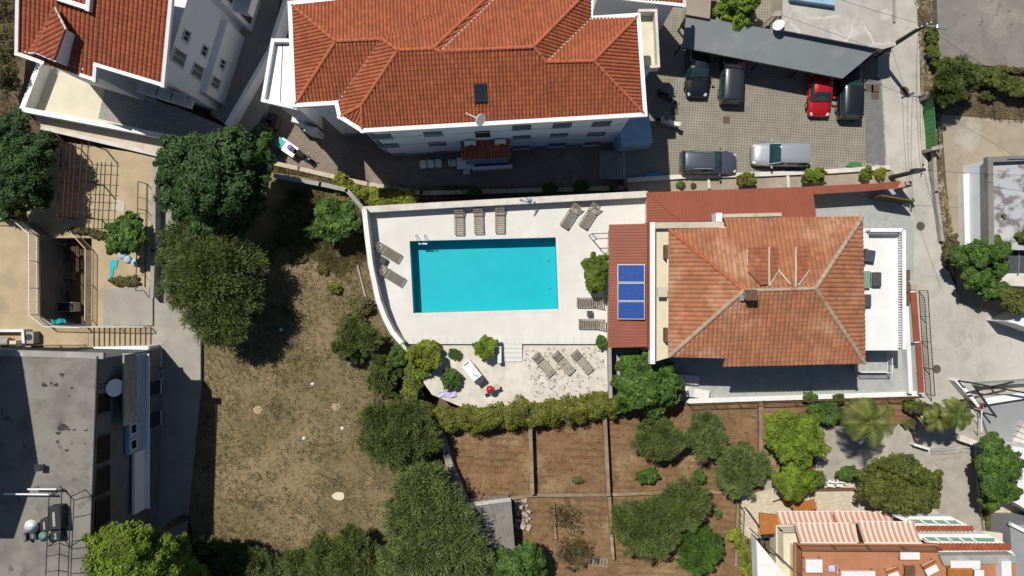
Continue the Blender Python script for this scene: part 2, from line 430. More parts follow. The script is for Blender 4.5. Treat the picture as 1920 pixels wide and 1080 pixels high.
def water_mat():
    m = bpy.data.materials.new('pool_water'); m.use_nodes = True
    nt = m.node_tree; nt.nodes.remove(nt.nodes['Principled BSDF'])
    tr = nt.nodes.new('ShaderNodeBsdfTransparent'); tr.inputs[0].default_value = (.88, .99, .995, 1)
    gl = nt.nodes.new('ShaderNodeBsdfGlossy'); gl.inputs['Roughness'].default_value = .03; gl.inputs[0].default_value = (.45, .6, .65, 1)
    fr = nt.nodes.new('ShaderNodeFresnel'); fr.inputs[0].default_value = 1.33
    geo = nt.nodes.new('ShaderNodeNewGeometry')
    bn = nt.nodes.new('ShaderNodeBump'); bn.inputs['Strength'].default_value = .12; bn.inputs['Distance'].default_value = .02
    nt.links.new(_noise(nt, geo.outputs['Position'], 3.0, 4), bn.inputs['Height'])
    nt.links.new(bn.outputs[0], gl.inputs['Normal']); nt.links.new(bn.outputs[0], fr.inputs['Normal'])
    mx = nt.nodes.new('ShaderNodeMixShader')
    nt.links.new(fr.outputs[0], mx.inputs[0]); nt.links.new(tr.outputs[0], mx.inputs[1]); nt.links.new(gl.outputs[0], mx.inputs[2])
    nt.links.new(mx.outputs[0], nt.nodes['Material Output'].inputs[0])
    return m
G['water'] = water_mat()
def paint(name, c):
    return mat(name, c, rough=.35, coat=.9, spec=.5, metal=.25)

# ---------------------------------------------------------------- tiled roof slopes
def fit_plane(pts):
    n = Vector((0, 0, 0)); m = len(pts)
    for i in range(m):
        a, b = pts[i], pts[(i+1) % m]
        n += Vector(((a.y-b.y)*(a.z+b.z), (a.z-b.z)*(a.x+b.x), (a.x-b.x)*(a.y+b.y)))
    n.normalize()
    if n.z < 0: n = -n
    c = Vector((0, 0, 0))
    for p in pts: c += p
    return c / m, n

def tile_slope(name, pts, m, parent, pitch=.23, row=.30, amp=.085, step=.02, seg=6, down=None, lift=.03, org=None):
    """rows of curved tiles clipped to a convex slope"""
    c, n = fit_plane(pts)
    if org is not None: c = org + n*(c - org).dot(n)
    cc = fit_plane(pts)[0]
    if down is None: d = Vector((n.x*n.z, n.y*n.z, -(n.x**2 + n.y**2)))
    else: d = Vector(down); d -= n * d.dot(n)
    d.normalize(); u = d.cross(n)
    A = [(p - c).dot(u) for p in pts]; B = [(p - c).dot(d) for p in pts]
    a0, a1, b0, b1 = min(A) - pitch, max(A) + pitch, min(B) - row, max(B) + row
    nc = int((a1 - a0) / pitch) + 1; nr = int((b1 - b0) / row) + 1
    aa = a0 + np.arange(nc*seg + 1) * pitch / seg
    ph = (np.arange(nc*seg + 1) % seg) / seg
    prof = amp * np.abs(np.sin(np.pi * ph)) ** .6
    V = []; na = len(aa)
    bb = []; hh = []
    for j in range(nr):
        bb += [b0 + j*row, b0 + (j+1)*row]; hh += [0.0, step]
    bb = np.array(bb); hh = np.array(hh)
    grid = (np.array(c)[None, None, :] + aa[None, :, None]*np.array(u) + bb[:, None, None]*np.array(d)
            + (lift + hh[:, None] + prof[None, :])[:, :, None]*np.array(n))
    verts = grid.reshape(-1, 3) - np.array(woff(parent))
    i = np.arange(len(bb) - 1)[:, None]*na + np.arange(na - 1)[None, :]
    q = np.stack([i, i + 1, i + na + 1, i + na], -1).reshape(-1, 4)
    t = rng.random((nr, nc))
    rowi = np.repeat(np.minimum(np.arange(len(bb) - 1)//2, nr-1)[:, None], na - 1, 1); coli = np.repeat((np.arange(na-1)//seg)[None, :], len(bb)-1, 0)
    tint = t[rowi, coli].ravel()
    me = npmesh(name, verts, q, tint)
    bm = bmesh.new(); bm.from_mesh(me)
    off = woff(parent)
    for k in range(len(pts)):
        p, q2 = pts[k], pts[(k+1) % len(pts)]
        e = q2 - p
        if e.length < 1e-4: continue
        no = e.cross(n)
        if no.dot(cc - p) > 0: no = -no
        bmesh.ops.bisect_plane(bm, geom=bm.verts[:] + bm.edges[:] + bm.faces[:], plane_co=p - off, plane_no=no, clear_outer=True)
    bm.to_mesh(me); bm.free()
    o = link(name, me, m, parent); o['kind'] = 'stuff'
    return o

def ridge_caps(name, p, q, m, parent, r=.12, step=.42):
    """one run of overlapping half round ridge tiles"""
    mb = MB(); p = Vector(p); q = Vector(q); d = q - p; n = max(1, int(d.length/step))
    for i in range(n):
        a = p + d*(i/n); b = p + d*((i+1.08)/n)
        mb.tube(a + Vector((0, 0, .0)), b + Vector((0, 0, .03)), r*.92, 8, r*1.08)
    return mb.build(name, m, parent, kind='stuff')

def offset_poly(pts, d):
    """shrink a polygon (2D) by d"""
    pts = [Vector((p[0], p[1])) for p in pts]
    ar = sum(a.x*b.y-b.x*a.y for a, b in zip(pts, pts[1:] + pts[:1]))
    if ar < 0: pts = pts[::-1]
    out = []; n = len(pts)
    for i in range(n):
        a, b, c = pts[i-1], pts[i], pts[(i+1) % n]
        e1 = (b-a).normalized(); e2 = (c-b).normalized()
        n1 = Vector((-e1.y, e1.x)); n2 = Vector((-e2.y, e2.x))
        k = (n1 + n2); k = k / max(.25, k.dot(n1))
        out.append(b + k*d)
    return out

def window(parent, c, u, n, w, h, frame='whitepaint', pane='pane', depth=.06, mull=1, sill=True):
    """a framed window set on a wall: c centre on the wall, u along it, n out of it"""
    c = Vector(c); u = Vector(u).normalized(); n = Vector(n).normalized(); z = Vector((0, 0, 1)); t = .06
    f = MB()
    for s in (-1, 1):
        f.obox(c + u*s*(w/2 - t/2) + n*depth/2, u*t/2, z*h/2, n*depth/2)
        f.obox(c + z*s*(h/2 - t/2) + n*depth/2, u*(w/2 - t), z*t/2, n*depth/2)
    for k in range(1, mull + 1):
        f.obox(c + u*(-w/2 + w*k/(mull+1)) + n*depth*.4, u*t/2.4, z*(h/2 - t), n*depth*.4)
    fo = f.build('window', G[frame], parent)
    MB().obox(c + n*.016, u*(w/2 - t), z*(h/2 - t), n*.008).build('pane', G[pane], fo)
    if sill:
        MB().obox(c - z*(h/2 + .035) + n*.07, u*(w/2 + .06), z*.03, n*.07).build('sill', G['white'], fo)
    return fo

def railing(name, label, pts, height, spacing, mt, cat='railing', br=.018, post=2.2, rail=(.05, .04), group=None, lower=True):
    """posts, rails and single upright bars along a polyline"""
    root = thing(name, label, cat, pts[0], group=group)
    up = Vector((0, 0, height)); bar_me = None
    mb = MB().tube((0, 0, .06), (0, 0, height - .02), br, 5); bar_me = mb.mesh('baluster'); bar_me.materials.append(mt)
    for a, b in zip(pts[:-1], pts[1:]):
        a = Vector(a); b = Vector(b); L = (b-a).length
        MB().bar(a + up, b + up, *rail).build('top_rail', mt, root)
        if lower: MB().bar(a + Vector((0, 0, .08)), b + Vector((0, 0, .08)), rail[0]*.8, rail[1]*.8).build('bottom_rail', mt, root)
        n = max(1, int(L/spacing))
        for i in range(1, n):
            o = bpy.data.objects.new('baluster', bar_me); COL.objects.link(o); o.parent = root
            o.location = a + (b-a)*(i/n) - root.location
        m = max(1, int(round(L/post)))
        for i in range(m + (1 if b is pts[-1] or True else 0)):
            p = a + (b-a)*(i/m)
            MB().bar(p, p + up, .05, .05).build('post', mt, root)
    return root

# ---------------------------------------------------------------- vegetation builders
LM = {
 'dark':   leafmat('leaf_dark',   (.024, .056, .014), (.060, .118, .028)),
 'mid':    leafmat('leaf_mid',    (.04, .09, .014), (.105, .185, .028)),
 'bright': leafmat('leaf_bright', (.095, .15, .012), (.21, .285, .026)),
 'lime':   leafmat('leaf_lime',   (.11, .145, .012), (.25, .27, .025)),
 'olive':  leafmat('leaf_olive',  (.076, .112, .030), (.195, .245, .075)),
 'olived': leafmat('leaf_olive_dark', (.062, .090, .022), (.165, .198, .052)),
 'dry':    leafmat('leaf_dry',    (.085, .075, .026), (.17, .14, .06)),
 'citrus': leafmat('leaf_citrus', (.055, .115, .010), (.17, .225, .020)),
 'hedge':  leafmat('leaf_hedge',  (.085, .11, .014), (.20, .205, .030)),
 'palm':   leafmat('leaf_palm',   (.075, .11, .018), (.19, .205, .045)),
 'straw':  leafmat('straw',       (.16, .125, .06), (.28, .22, .12)),
 'weed':   leafmat('weed',        (.10, .095, .03), (.17, .155, .055)),
 'vine':   leafmat('leaf_vine',   (.06, .088, .014), (.15, .165, .028)),
}

def leaf_quads(cen, nrm, size, aspect=.5, fold=.25, tdir=None):
    """one small folded leaf (two triangles sharing a midrib) for every centre"""
    n = len(cen)
    nrm = nrm / np.maximum(1e-6, np.linalg.norm(nrm, axis=1, keepdims=True))
    r = rng.normal(size=(n, 3)); t = np.cross(nrm, r); t /= np.maximum(1e-6, np.linalg.norm(t, axis=1, keepdims=True))
    if tdir is not None:                                     # narrow leaves pointing out of their sprig
        t = tdir + r*.3; t /= np.maximum(1e-6, np.linalg.norm(t, axis=1, keepdims=True))
        nrm = np.cross(np.cross(t, nrm), t); nrm /= np.maximum(1e-6, np.linalg.norm(nrm, axis=1, keepdims=True))
    b = np.cross(nrm, t)
    L = size[:, None]
    v0 = cen - t*L*.5; v2 = cen + t*L*.5
    v1 = cen + b*L*aspect*.5 + nrm*L*fold*.3; v3 = cen - b*L*aspect*.5 + nrm*L*fold*.3
    V = np.stack([v0, v1, v2, v3], 1).reshape(-1, 3)
    q = np.arange(n*4).reshape(n, 4)
    return V, q

def crown_leaves(blobs, n, leaf, clump=.26, aspect=.5, up=.55, nclump=None, hollow=.45):
    vol = np.array([b[1][0]*b[1][1] + b[1][0]*b[1][2] for b in blobs]); share = vol/vol.sum()
    C = []; N = []; Sz = []; D = []
    for (c, r), sh in zip(blobs, share):
        c = np.array(c); r = np.array(r)*.88; m = max(30, int(n*sh))
        k = nclump or max(8, int(m/70))
        d = rng.normal(size=(k, 3)); d /= np.linalg.norm(d, axis=1, keepdims=True)
        d[:, 2] = np.where(d[:, 2] < -.35, -d[:, 2]*.6, d[:, 2])
        rad = hollow + (1.02 - hollow)*rng.random(k)**.5
        rad = np.where(rng.random(k) < .12, rad*1.12, rad)
        cc = c + d*r*rad[:, None]
        cr = clump*r.mean()*(.55 + .9*rng.random(k))
        w = cr**2; w /= w.sum()
        idx = rng.choice(k, m, p=w)
        dd = rng.normal(size=(m, 3)); dd /= np.linalg.norm(dd, axis=1, keepdims=True)
        dd[:, 2] = np.abs(dd[:, 2])*.9 - .15
        rr = rng.random(m)**.4
        p = cc[idx] + dd*(cr[idx]*rr)[:, None]*np.array([1.05, 1.05, .8])
        nn = dd + np.array([0, 0, up]) + d[idx]*.35 + rng.normal(size=(m, 3))*.35
        C.append(p); N.append(nn); D.append(dd + d[idx]*.5 + np.array([0, 0, -.1])); Sz.append(leaf*(.65 + .7*rng.random(m)))
        m2 = int(m*.55)                                     # leaves filling the body of the crown
        d2 = rng.normal(size=(m2, 3)); d2 /= np.linalg.norm(d2, axis=1, keepdims=True)
        D.append(d2); C.append(c + d2*r*(.25 + .62*rng.random((m2, 1)))); N.append(d2*.3 + np.array([0, 0, .8]) + rng.normal(size=(m2, 3))*.4); Sz.append(leaf*1.3*(.8 + .5*rng.random(m2)))
    return np.concatenate(C), np.concatenate(N), np.concatenate(Sz), np.concatenate(D)

def lobes(c, r, n=7, spread=.55, size=(.45, .62), rnd=None):
    """a main body plus uneven lobes"""
    rs = rnd or random
    c = Vector(c); out = [((c.x, c.y, c.z), (r[0]*.72, r[1]*.72, r[2]*.8))]
    a0 = rs.random()*6.28
    for i in range(n):
        a = a0 + i*6.283/n + rs.uniform(-.35, .35); k = spread*rs.uniform(.75, 1.1); s = rs.uniform(*size)
        out.append(((c.x + math.cos(a)*r[0]*k, c.y + math.sin(a)*r[1]*k, c.z + r[2]*rs.uniform(-.4, .5)), (r[0]*s, r[1]*s, r[2]*s)))
    return out

def trunk_mesh(parent, base, top, r, limbs, lr=.45, name='trunk'):
    mb = MB(); base = Vector(base); top = Vector(top); k = 4; prev = base; pr = r*1.25
    for i in range(1, k+1):
        t = i/k; q = base.lerp(top, t) + Vector((random.uniform(-1, 1)*r*.5, random.uniform(-1, 1)*r*.5, 0))*(0 if i == k else 1)
        nr = r*(1.1 - .55*t); mb.tube(prev, q, pr, 9, nr, caps=(i == 1)); prev = q; pr = nr
    for L in limbs:
        st = base.lerp(top, random.uniform(.55, .95)); L = Vector(L); mid = st.lerp(L, .5) + Vector((random.uniform(-.15, .15), random.uniform(-.15, .15), .15))
        mb.tube(st, mid, r*lr, 6, r*lr*.7); mb.tube(mid, L, r*lr*.7, 6, r*.12)
    return mb.build(name, G['bark'], parent, smooth=True)

def tree(name, label, px, py, rx, ry, zb, zt, kind, n, leaf=.17, aspect=.5, cat='tree', group=None, nl=7, clump=.26,
         blobs=None, up=.55, spread=.55, body=.36, tr=None, hollow=.45, crown_name='crown'):
    """px, py, rx, ry: crown in photo pixels at the crown's mid height"""
    zc = zb + (zt - zb)*(1 - body)
    k = (1 - zc/H)/S
    c = P(px, py, zc); base = Vector((c.x, c.y, zb))
    root = thing(name, label, cat, base, group=group)
    rz = (zt - zc)
    rs = random.Random(int(px*7 + py*13))
    if blobs is None:
        bl = lobes(c, (rx*k, ry*k, rz), nl, spread, rnd=rs)
    else:
        bl = [((P(bx, by, zb + (zt-zb)*bz).x, P(bx, by, zb + (zt-zb)*bz).y, zb + (zt-zb)*bz), (br*k, br*k*1.0, max(.3, br*k*.75))) for bx, by, br, bz in blobs]
    feather = aspect < .37
    C, N, Sz, D = crown_leaves(bl, int(n*(1.4 if feather else 1.35)), leaf*(1.65 if feather else 1.15), clump, aspect, up, hollow=hollow)
    aspect = .2 if feather else aspect
    C[:, 2] = np.maximum(C[:, 2], zb + .05)
    V, q = leaf_quads(C, N, Sz, aspect, tdir=D if feather else None)
    me = npmesh(crown_name, V - np.array(base), q, rng.random(len(q)))
    link(crown_name, me, LM[kind], root)
    tr = tr or max(.05, min(.28, rx*k*.075))
    lim = [Vector(b[0]).lerp(Vector((base.x, base.y, b[0][2])), .25) for b in bl[1:7]]
    trunk_mesh(root, base - Vector((0, 0, .1)), (c.x, c.y, zc - rz*.1), tr, lim, name='trunk' if cat == 'tree' else 'stem')
    return root

def shrub(name, label, px, py, rx, ry, zb, zt, kind, n, **kw):
    kw.setdefault('cat', 'shrub'); kw.setdefault('body', .5); kw.setdefault('leaf', .13); kw.setdefault('nl', 6); kw.setdefault('crown_name', 'foliage')
    return tree(name, label, px, py, rx, ry, zb, zt, kind, n, **kw)

def hedge(name, label, pts, width, zb, zt, kind, n, leaf=.14, cat='hedge', wob=.25):
    """clipped leaf wall along a pixel path"""
    zm = (zb + zt)/2
    W = [P(a, b, zm) for a, b in pts]; root = thing(name, label, cat, Vector((W[0].x, W[0].y, zb)))
    seg = [(W[i+1]-W[i]).length for i in range(len(W)-1)]; tot = sum(seg)
    bl = []
    s = 0.0; k = 0
    while s < tot:
        acc = 0
        for i, L in enumerate(seg):
            if s <= acc + L:
                p = W[i].lerp(W[i+1], (s-acc)/L); d = (W[i+1]-W[i]).normalized(); break
            acc += L
        nrm = Vector((-d.y, d.x, 0)); p = p + nrm*random.uniform(-wob, wob)*width*.4
        rr = width*random.uniform(.42, .62); bl.append(((p.x, p.y, zb + (zt-zb)*random.uniform(.5, .7)), (rr, rr, (zt-zb)*random.uniform(.36, .5)))); s += width*.42
    C, N, Sz, D = crown_leaves(bl, int(n*1.4), leaf*1.1, .34, .6, .7)
    C[:, 2] = np.maximum(C[:, 2], zb + .03)
    V, q = leaf_quads(C, N, Sz, .6)
    me = npmesh('foliage', V - np.array(woff(root)), q, rng.random(len(q))); link('foliage', me, LM[kind], root)
    mb = MB(); s = .3
    while s < tot:
        acc = 0
        for i, L in enumerate(seg):
            if s <= acc + L: p = W[i].lerp(W[i+1], (s-acc)/L); break
            acc += L
        mb.tube((p.x, p.y, zb-.05), (p.x + random.uniform(-.2, .2), p.y + random.uniform(-.2, .2), zb + (zt-zb)*.8), .03, 5, .012); s += .7
    mb.build('stem', G['bark'], root)
    return root

def in_poly(x, y, poly):
    r = np.zeros(len(x), bool); n = len(poly); j = n - 1
    for i in range(n):
        xi, yi = poly[i][0], poly[i][1]; xj, yj = poly[j][0], poly[j][1]
        c = ((yi > y) != (yj > y)) & (x < (xj-xi)*(y-yi)/(yj-yi+1e-12) + xi); r ^= c; j = i
    return r

def tufts(name, label, pxpoly, z, n, kind, h=(.08, .25), spread=.10, blades=6, cat='grass', dens=None):
    """loose grass blades standing on the ground"""
    poly = [P(a, b, z) for a, b in pxpoly]
    xs = [p.x for p in poly]; ys = [p.y for p in poly]
    X = []; Y = []; got = 0
    while got < n:
        x = rng.uniform(min(xs), max(xs), n); y = rng.uniform(min(ys), max(ys), n)
        ok = in_poly(x, y, poly)
        f = .5 + .5*np.sin(x*.9 + 1.7*np.sin(y*.7))*np.sin(y*1.1 + 1.3*np.sin(x*.6 + 2))
        ok &= rng.random(n) < (.25 + .75*f)
        if dens is not None: ok &= rng.random(n) < dens(x, y)
        X.append(x[ok]); Y.append(y[ok]); got += ok.sum()
    x = np.repeat(np.concatenate(X)[:n], blades); y = np.repeat(np.concatenate(Y)[:n], blades); m = len(x)
    hs = np.repeat(rng.uniform(h[0], h[1], n), blades)*(.6 + .6*rng.random(m))
    a = rng.random(m)*6.283; sp = spread*rng.random(m)
    bx = x + np.cos(a)*sp; by = y + np.sin(a)*sp
    lean = .35 + .9*rng.random(m); w = .018 + .014*rng.random(m)
    p0 = np.stack([bx - np.sin(a)*w, by + np.cos(a)*w, np.full(m, z - .01)], 1)
    p1 = np.stack([bx + np.sin(a)*w, by - np.cos(a)*w, np.full(m, z - .01)], 1)
    p2 = np.stack([bx + np.cos(a)*hs*lean, by + np.sin(a)*hs*lean, z + hs], 1)
    V = np.stack([p0, p1, p2], 1).reshape(-1, 3); q = np.arange(m*3).reshape(m, 3)
    me = npmesh(name, V, q, np.repeat(rng.random(n), blades))
    o = link(name, me, LM[kind]); tag(o, label, cat, kind='stuff')
    return o

def palm(name, label, px, py, zb, zt, R0, nf, kind='palm', group=None):
    c = P(px, py, zt); base = Vector((c.x, c.y, zb)); root = thing(name, label, 'palm', base, group=group)
    mb = MB(); k = 9
    for i in range(k):
        z0 = zb + (zt-zb)*i/k; z1 = zb + (zt-zb)*(i+1)/k; mb.tube((c.x, c.y, z0 - .05), (c.x, c.y, z1), .17 - .05*i/k, 10, .2 - .05*i/k)
    mb.build('trunk', G['bark'], root)
    for i in range(nf):
        a = i*2.399 + random.uniform(-.15, .15); el = 1.15 - 1.35*(i/nf) + random.uniform(-.12, .12); L = R0*random.uniform(.85, 1.1)
        cen = []; p = Vector((c.x, c.y, zt + .1)); e = el; n = 14
        V = []; Q = []; pts = []
        for s in range(n + 1):
            pts.append(p.copy()); p = p + Vector((math.cos(a)*math.cos(e), math.sin(a)*math.cos(e), math.sin(e)))*(L/n); e -= 1.5/n*(1 + .6*s/n)
        sd = Vector((-math.sin(a), math.cos(a), 0))
        for s in range(2, n):
            t = s/n; w = L*.30*math.sin(math.pi*min(1, .18 + t*.86))**.7
            d = (pts[s+1]-pts[s-1]).normalized()
            for sg in (-1, 1):
                for h in (0,):
                    q0 = pts[s].lerp(pts[s+1], h); tip = q0 + sd*sg*w + d*w*.55 - Vector((0, 0, w*random.uniform(.15, .4)))
                    b = len(V); wd = d*.075
                    V += [q0 - wd, q0 + wd, tip]; Q.append((b, b+1, b+2))
        for s in range(n):
            b = len(V); V += [pts[s] - sd*.025, pts[s] + sd*.025, pts[s+1]]; Q.append((b, b+1, b+2))
        V = np.array([tuple(v - base) for v in V]); Q = np.array(Q)
        me = npmesh('frond', V, Q, np.full(len(Q), random.random())); link('frond', me, LM[kind], root)
    return root

# ---------------------------------------------------------------- the ground and paving
def ground_piece(name, pp, z0, z1, m):
    o = MB().pprism(pp, z0, z1).build(name, G[m]); o['kind'] = 'structure'; return o
g = MB(); g.add([(-500, -500, -1.7), (500, -500, -1.7), (500, 500, -1.7), (-500, 500, -1.7)], [(0, 1, 2, 3)])
o = g.build('ground', G['soil']); o['kind'] = 'structure'
B = -1.75
ground_piece('courtyard', [(440, 250), (520, 318), (600, 345), (800, 372), (1215, 362), (1215, -420), (520, -420)], B, -1.5, 'court')
ground_piece('parking_area', [(1172, -420), (1172, 352), (1640, 330), (1652, -420)], B, 0.0, 'parking')
ground_piece('street', [(1645, -420), (1716, -420), (1725, 150), (1742, 330), (1768, 480), (1800, 560), (2400, 650), (2400, 850), (1880, 850), (1800, 800), (1730, 790), (1700, 700), (1640, 340), (1645, 200)], B, .012, 'street')
ground_piece('ramp', [(1622, 148), (1652, 146), (1662, 312), (1624, 304)], -.2, .03, 'asphalt')
ground_piece('verge', [(1712, -420), (1748, -420), (1748, 110), (1764, 210), (1768, 330), (1786, 440), (1790, 520), (1770, 480), (1744, 330), (1727, 150)], B, .06, 'vergesoil')
ground_piece('upper_lot', [(1744, -420), (2400, -420), (2400, 190), (1760, 112)], B, .20, 'lot_grey')
ground_piece('planting_bed', [(1740, 100), (2400, 160), (2400, 260), (1764, 214)], B, .10, 'soil')
ground_piece('lower_lot', [(1764, 205), (1830, 212), (2400, 255), (2400, 700), (1800, 570), (1782, 440)], B, .04, 'lot_beige')
ground_piece('field', [(250, 290), (560, 330), (652, 352), (690, 400), (700, 480), (760, 650), (800, 760), (835, 830), (880, 945), (940, 1560), (300, 1560), (360, 1000)], B, -.30, 'field')
ground_piece('garden_plot', [(790, 770), (1745, 735), (1745, 860), (1420, 1000), (1420, 1560), (900, 1560), (830, 830)], B, -.04, 'garden')
ground_piece('garden_path', [(1528, 800), (1660, 800), (1745, 785), (1850, 775), (1862, 1010), (1760, 1010), (1740, 880), (1600, 890), (1430, 930), (1430, 895), (1530, 880)], B, .02, 'path')
ground_piece('stone_terrace', [(1390, 930), (1520, 900), (1650, 898), (1760, 960), (1760, 1000), (1390, 1010)], B, .06, 'stone_terrace')
ground_piece('stone_yard', [(1858, 900), (2400, 900), (2400, 1560), (1862, 1560)], B, .05, 'stone_terrace')
ground_piece('patio', [(1212, 425), (1520, 352), (1690, 345), (1715, 430), (1712, 545), (1722, 740), (1262, 752), (1150, 752), (1143, 650)], B, .20, 'patio')
ground_piece('driveway', [(286, 300), (330, 280), (372, 470), (376, 620), (376, 722), (345, 1012), (330, 1560), (230, 1560), (230, 655), (286, 655)], B, .06, 'drive')
ground_piece('concrete_yard', [(92, 262), (292, 292), (290, 446), (60, 446), (30, 300)], B, .0, 'yard')
ground_piece('yard_walkway', [(172, 440), (291, 440), (291, 650), (172, 650)], B, .03, 'yard')
ground_piece('back_lane', [(395, 215), (470, 265), (500, 200), (575, -420), (380, -420)], B, -.9, 'drive')
ground_piece('rough_ground', [(-120, -420), (100, -420), (40, 200), (100, 262), (30, 420), (-120, 420)], B, -.25, 'soil')

# pool deck with the pool cut out of it
ZD = 1.5
ZG = 1.25
deck_out = [(684, 392), (1213, 366), (1213, 425), (1146, 425), (1143, 645), (757, 645), (737, 622), (713, 572), (698, 505), (690, 440)]
pool_px = [(768, 452), (1042, 445), (1047, 579), (775, 587)]
from mathutils.geometry import tessellate_polygon
def deck_piece():
    a = [P(x, y, ZD) for x, y in deck_out]; b = [P(x, y, ZD) for x, y in pool_px]
    tri = tessellate_polygon([a, b]); v = a + b
    mb = MB(); mb.add(v, [t if (v[t[1]]-v[t[0]]).cross(v[t[2]]-v[t[0]]).z > 0 else t[::-1] for t in tri])
    n = len(a)
    lo = [Vector((p.x, p.y, B)) for p in a]
    mb.add(a + lo, [(i, (i+1) % n, n+(i+1) % n, n+i) for i in range(n)])
    o = mb.build('pool_deck', G['deck']); o['kind'] = 'structure'
deck_piece()
pw = [P(x, y, ZD) for x, y in pool_px]; pcen = sum(pw, Vector())/4
pool = thing('swimming_pool', 'rectangular turquoise swimming pool sunk in the white stone deck', 'pool', Vector((pcen.x, pcen.y, .1)))
mb = MB(); dep = 1.35
lo = [Vector((p.x, p.y, ZD - dep)) for p in pw]
mb.add(pw + lo, [(1, 0, 4, 5), (2, 1, 5, 6), (3, 2, 6, 7), (0, 3, 7, 4), (4, 5, 6, 7)])
mb.build('basin', G['poolfloor'], pool)
mb = MB(); mb.add([Vector((p.x, p.y, ZD - .07)) for p in pw], [(3, 2, 1, 0)])
mb.build('water', G['water'], pool)
cop = offset_poly(pw, -.28)
inn = [Vector((p.x, p.y)) for p in pw]
if sum(a.x*b.y-b.x*a.y for a, b in zip(inn, inn[1:]+inn[:1])) < 0: inn = inn[::-1]
for i in range(4):
    j = (i+1) % 4; L = (inn[j]-inn[i]).length; n = int(L/.62)
    for k in range(n):
        f0, f1 = k/n + .004, (k+1)/n - .004
        q = [inn[i].lerp(inn[j], f0), inn[i].lerp(inn[j], f1), cop[i].lerp(cop[j], f1), cop[i].lerp(cop[j], f0)]
        MB().prism(q, ZD + .001, ZD + .014).build('coping_stone', G['deck'], pool)
for (x, y) in ((1028, 487), (1030, 539)):
    c = P(x, y, ZD - dep)
    MB().lathe([(.16, .0), (.16, .03), (.12, .045), (.0, .05)], c, 16).build('floor_drain', G['teal'], pool)
ground_piece('gravel_terrace', [(752, 646), (1146, 640), (1150, 755), (870, 765), (810, 740), (775, 690)], B, ZG, 'gravel')

# ---------------------------------------------------------------- apartment block under the big hipped roof
ZU = Vector((0, 0, 1))
def wall_prism(parent, pts, z0, z1, m, name='wall'):
    return MB().prism(pts, z0, z1).build(name, G[m], parent)
def fascia(parent, pts, w=.16, h=.24, dz=0.0, m='whitepaint', name='gutter', closed=False):
    L = pts + [pts[0]] if closed else pts
    for a, b in zip(L[:-1], L[1:]):
        d = (b-a).normalized()*w*.5
        MB().bar(a - d + ZU*dz, b + d + ZU*(dz + .002), w, h).build(name, G[m], parent)
def underlay(parent, faces, drop=.06):
    mb = MB()
    for f in faces:
        if (f[1]-f[0]).cross(f[2]-f[0]).z < 0: f = f[::-1]
        mb.add([p - ZU*drop for p in f], [tuple(range(len(f)))])
    return mb.build('roof_boarding', G['under'], parent)

ZE = 10.0
E1, E2, E3, E4, E5, E6, E7, E8 = [P(a, b, ZE) for a, b in ((545, 8), (553, 199), (632, 194), (638, 220), (680, 246), (1209, 216), (1196, 30), (1107, 36))]
apt = thing('apartment_block', 'white four storey apartment block under large orange hipped tile roof with skylight', 'apartment block', Vector((-3, 10, -1.5)))
R3, R6 = P(746, 95, 12.0), P(1000, 89, 12.0)
sp, sn = fit_plane([E5, E6, R6, R3])
K = ray_plane(678, 198, sp, sn); R7 = ray_plane(1024, 117, sp, sn); R8 = ray_plane(1113, 115, sp, sn); Mv = ray_plane(1028, 227, sp, sn)
R4, R5 = P(812, 92, 12.0), P(825, 97, 11.9)
R1, R2 = P(630, 78, 11.4), P(717, 74, 11.4)
N1, V1, N2 = P(930, -20, 10.25), P(946, -20, 10.1), P(1106, -20, 10.35)
E8b = P(1106, 36, 10.15)
faces = [[E1, N1, R2, R1], [N1, R4, R3, R2], [E1, R1, E2], [R1, R2, E3, E2], [R2, R3, K, E4, E3], [K, E5, E4],
         [R3, R6, R7, Mv, E5, K], [R7, R8, E6, Mv], [R4, N1, V1, R5], [R5, V1, N2, R6], [R6, N2, E8b, R7], [R7, E8b, E7, R8], [R8, E7, E6]]
for i, f in enumerate(faces):
    tile_slope('roof_tiles', f, G['tile'], apt, org=E5 if i in (6, 7) else None)
underlay(apt, faces)
for a, b in ((E1, R1), (R1, R2), (R1, E2), (R2, R3), (R3, R4), (R4, R5), (R5, R6), (R3, K), (K, E5), (K, E4), (R4, N1), (R6, N2), (R6, R7), (R7, R8), (R8, E7), (R8, E6)):
    ridge_caps('ridge_tiles', a + ZU*.06, b + ZU*.06, G['ridge'], apt)
for a, b in ((R2, E3), (R5, V1), (R7, E8b)):
    MB().bar(a + ZU*.09, b + ZU*.09, .10, .02).build('valley_flashing', G['valley'], apt)
    n = int((b-a).length/.3)
    mb = MB()
    for k in range(n):
        p = a.lerp(b, (k+.5)/n) + ZU*.1; mb.obox(p + Vector((.1, .06, .02)), (.035, .015, 0), (-.015, .035, 0), (0, 0, .02))
    mb.build('mortar_lumps', G['offwhite'], apt, kind='stuff')
eav = [E1, E2, E3, E4, E5, E6, E7, E8, P(1110, -45, ZE), P(930, -26, ZE)]
fascia(apt, [P(640, -2, ZE), E1, E2, E3, E4, E5, E6, E7, E8, P(1110, -45, ZE)], .26, .32, .06)
MB().prism(eav, 9.72, 9.84).build('soffit', G['white'], apt)
foot = offset_poly(eav, .5)
wall_prism(apt, foot, -1.6, 9.73, 'wallwhite')
MB().prism(offset_poly(eav, .44), -1.55, -.9).build('plinth', G['concrete'], apt)
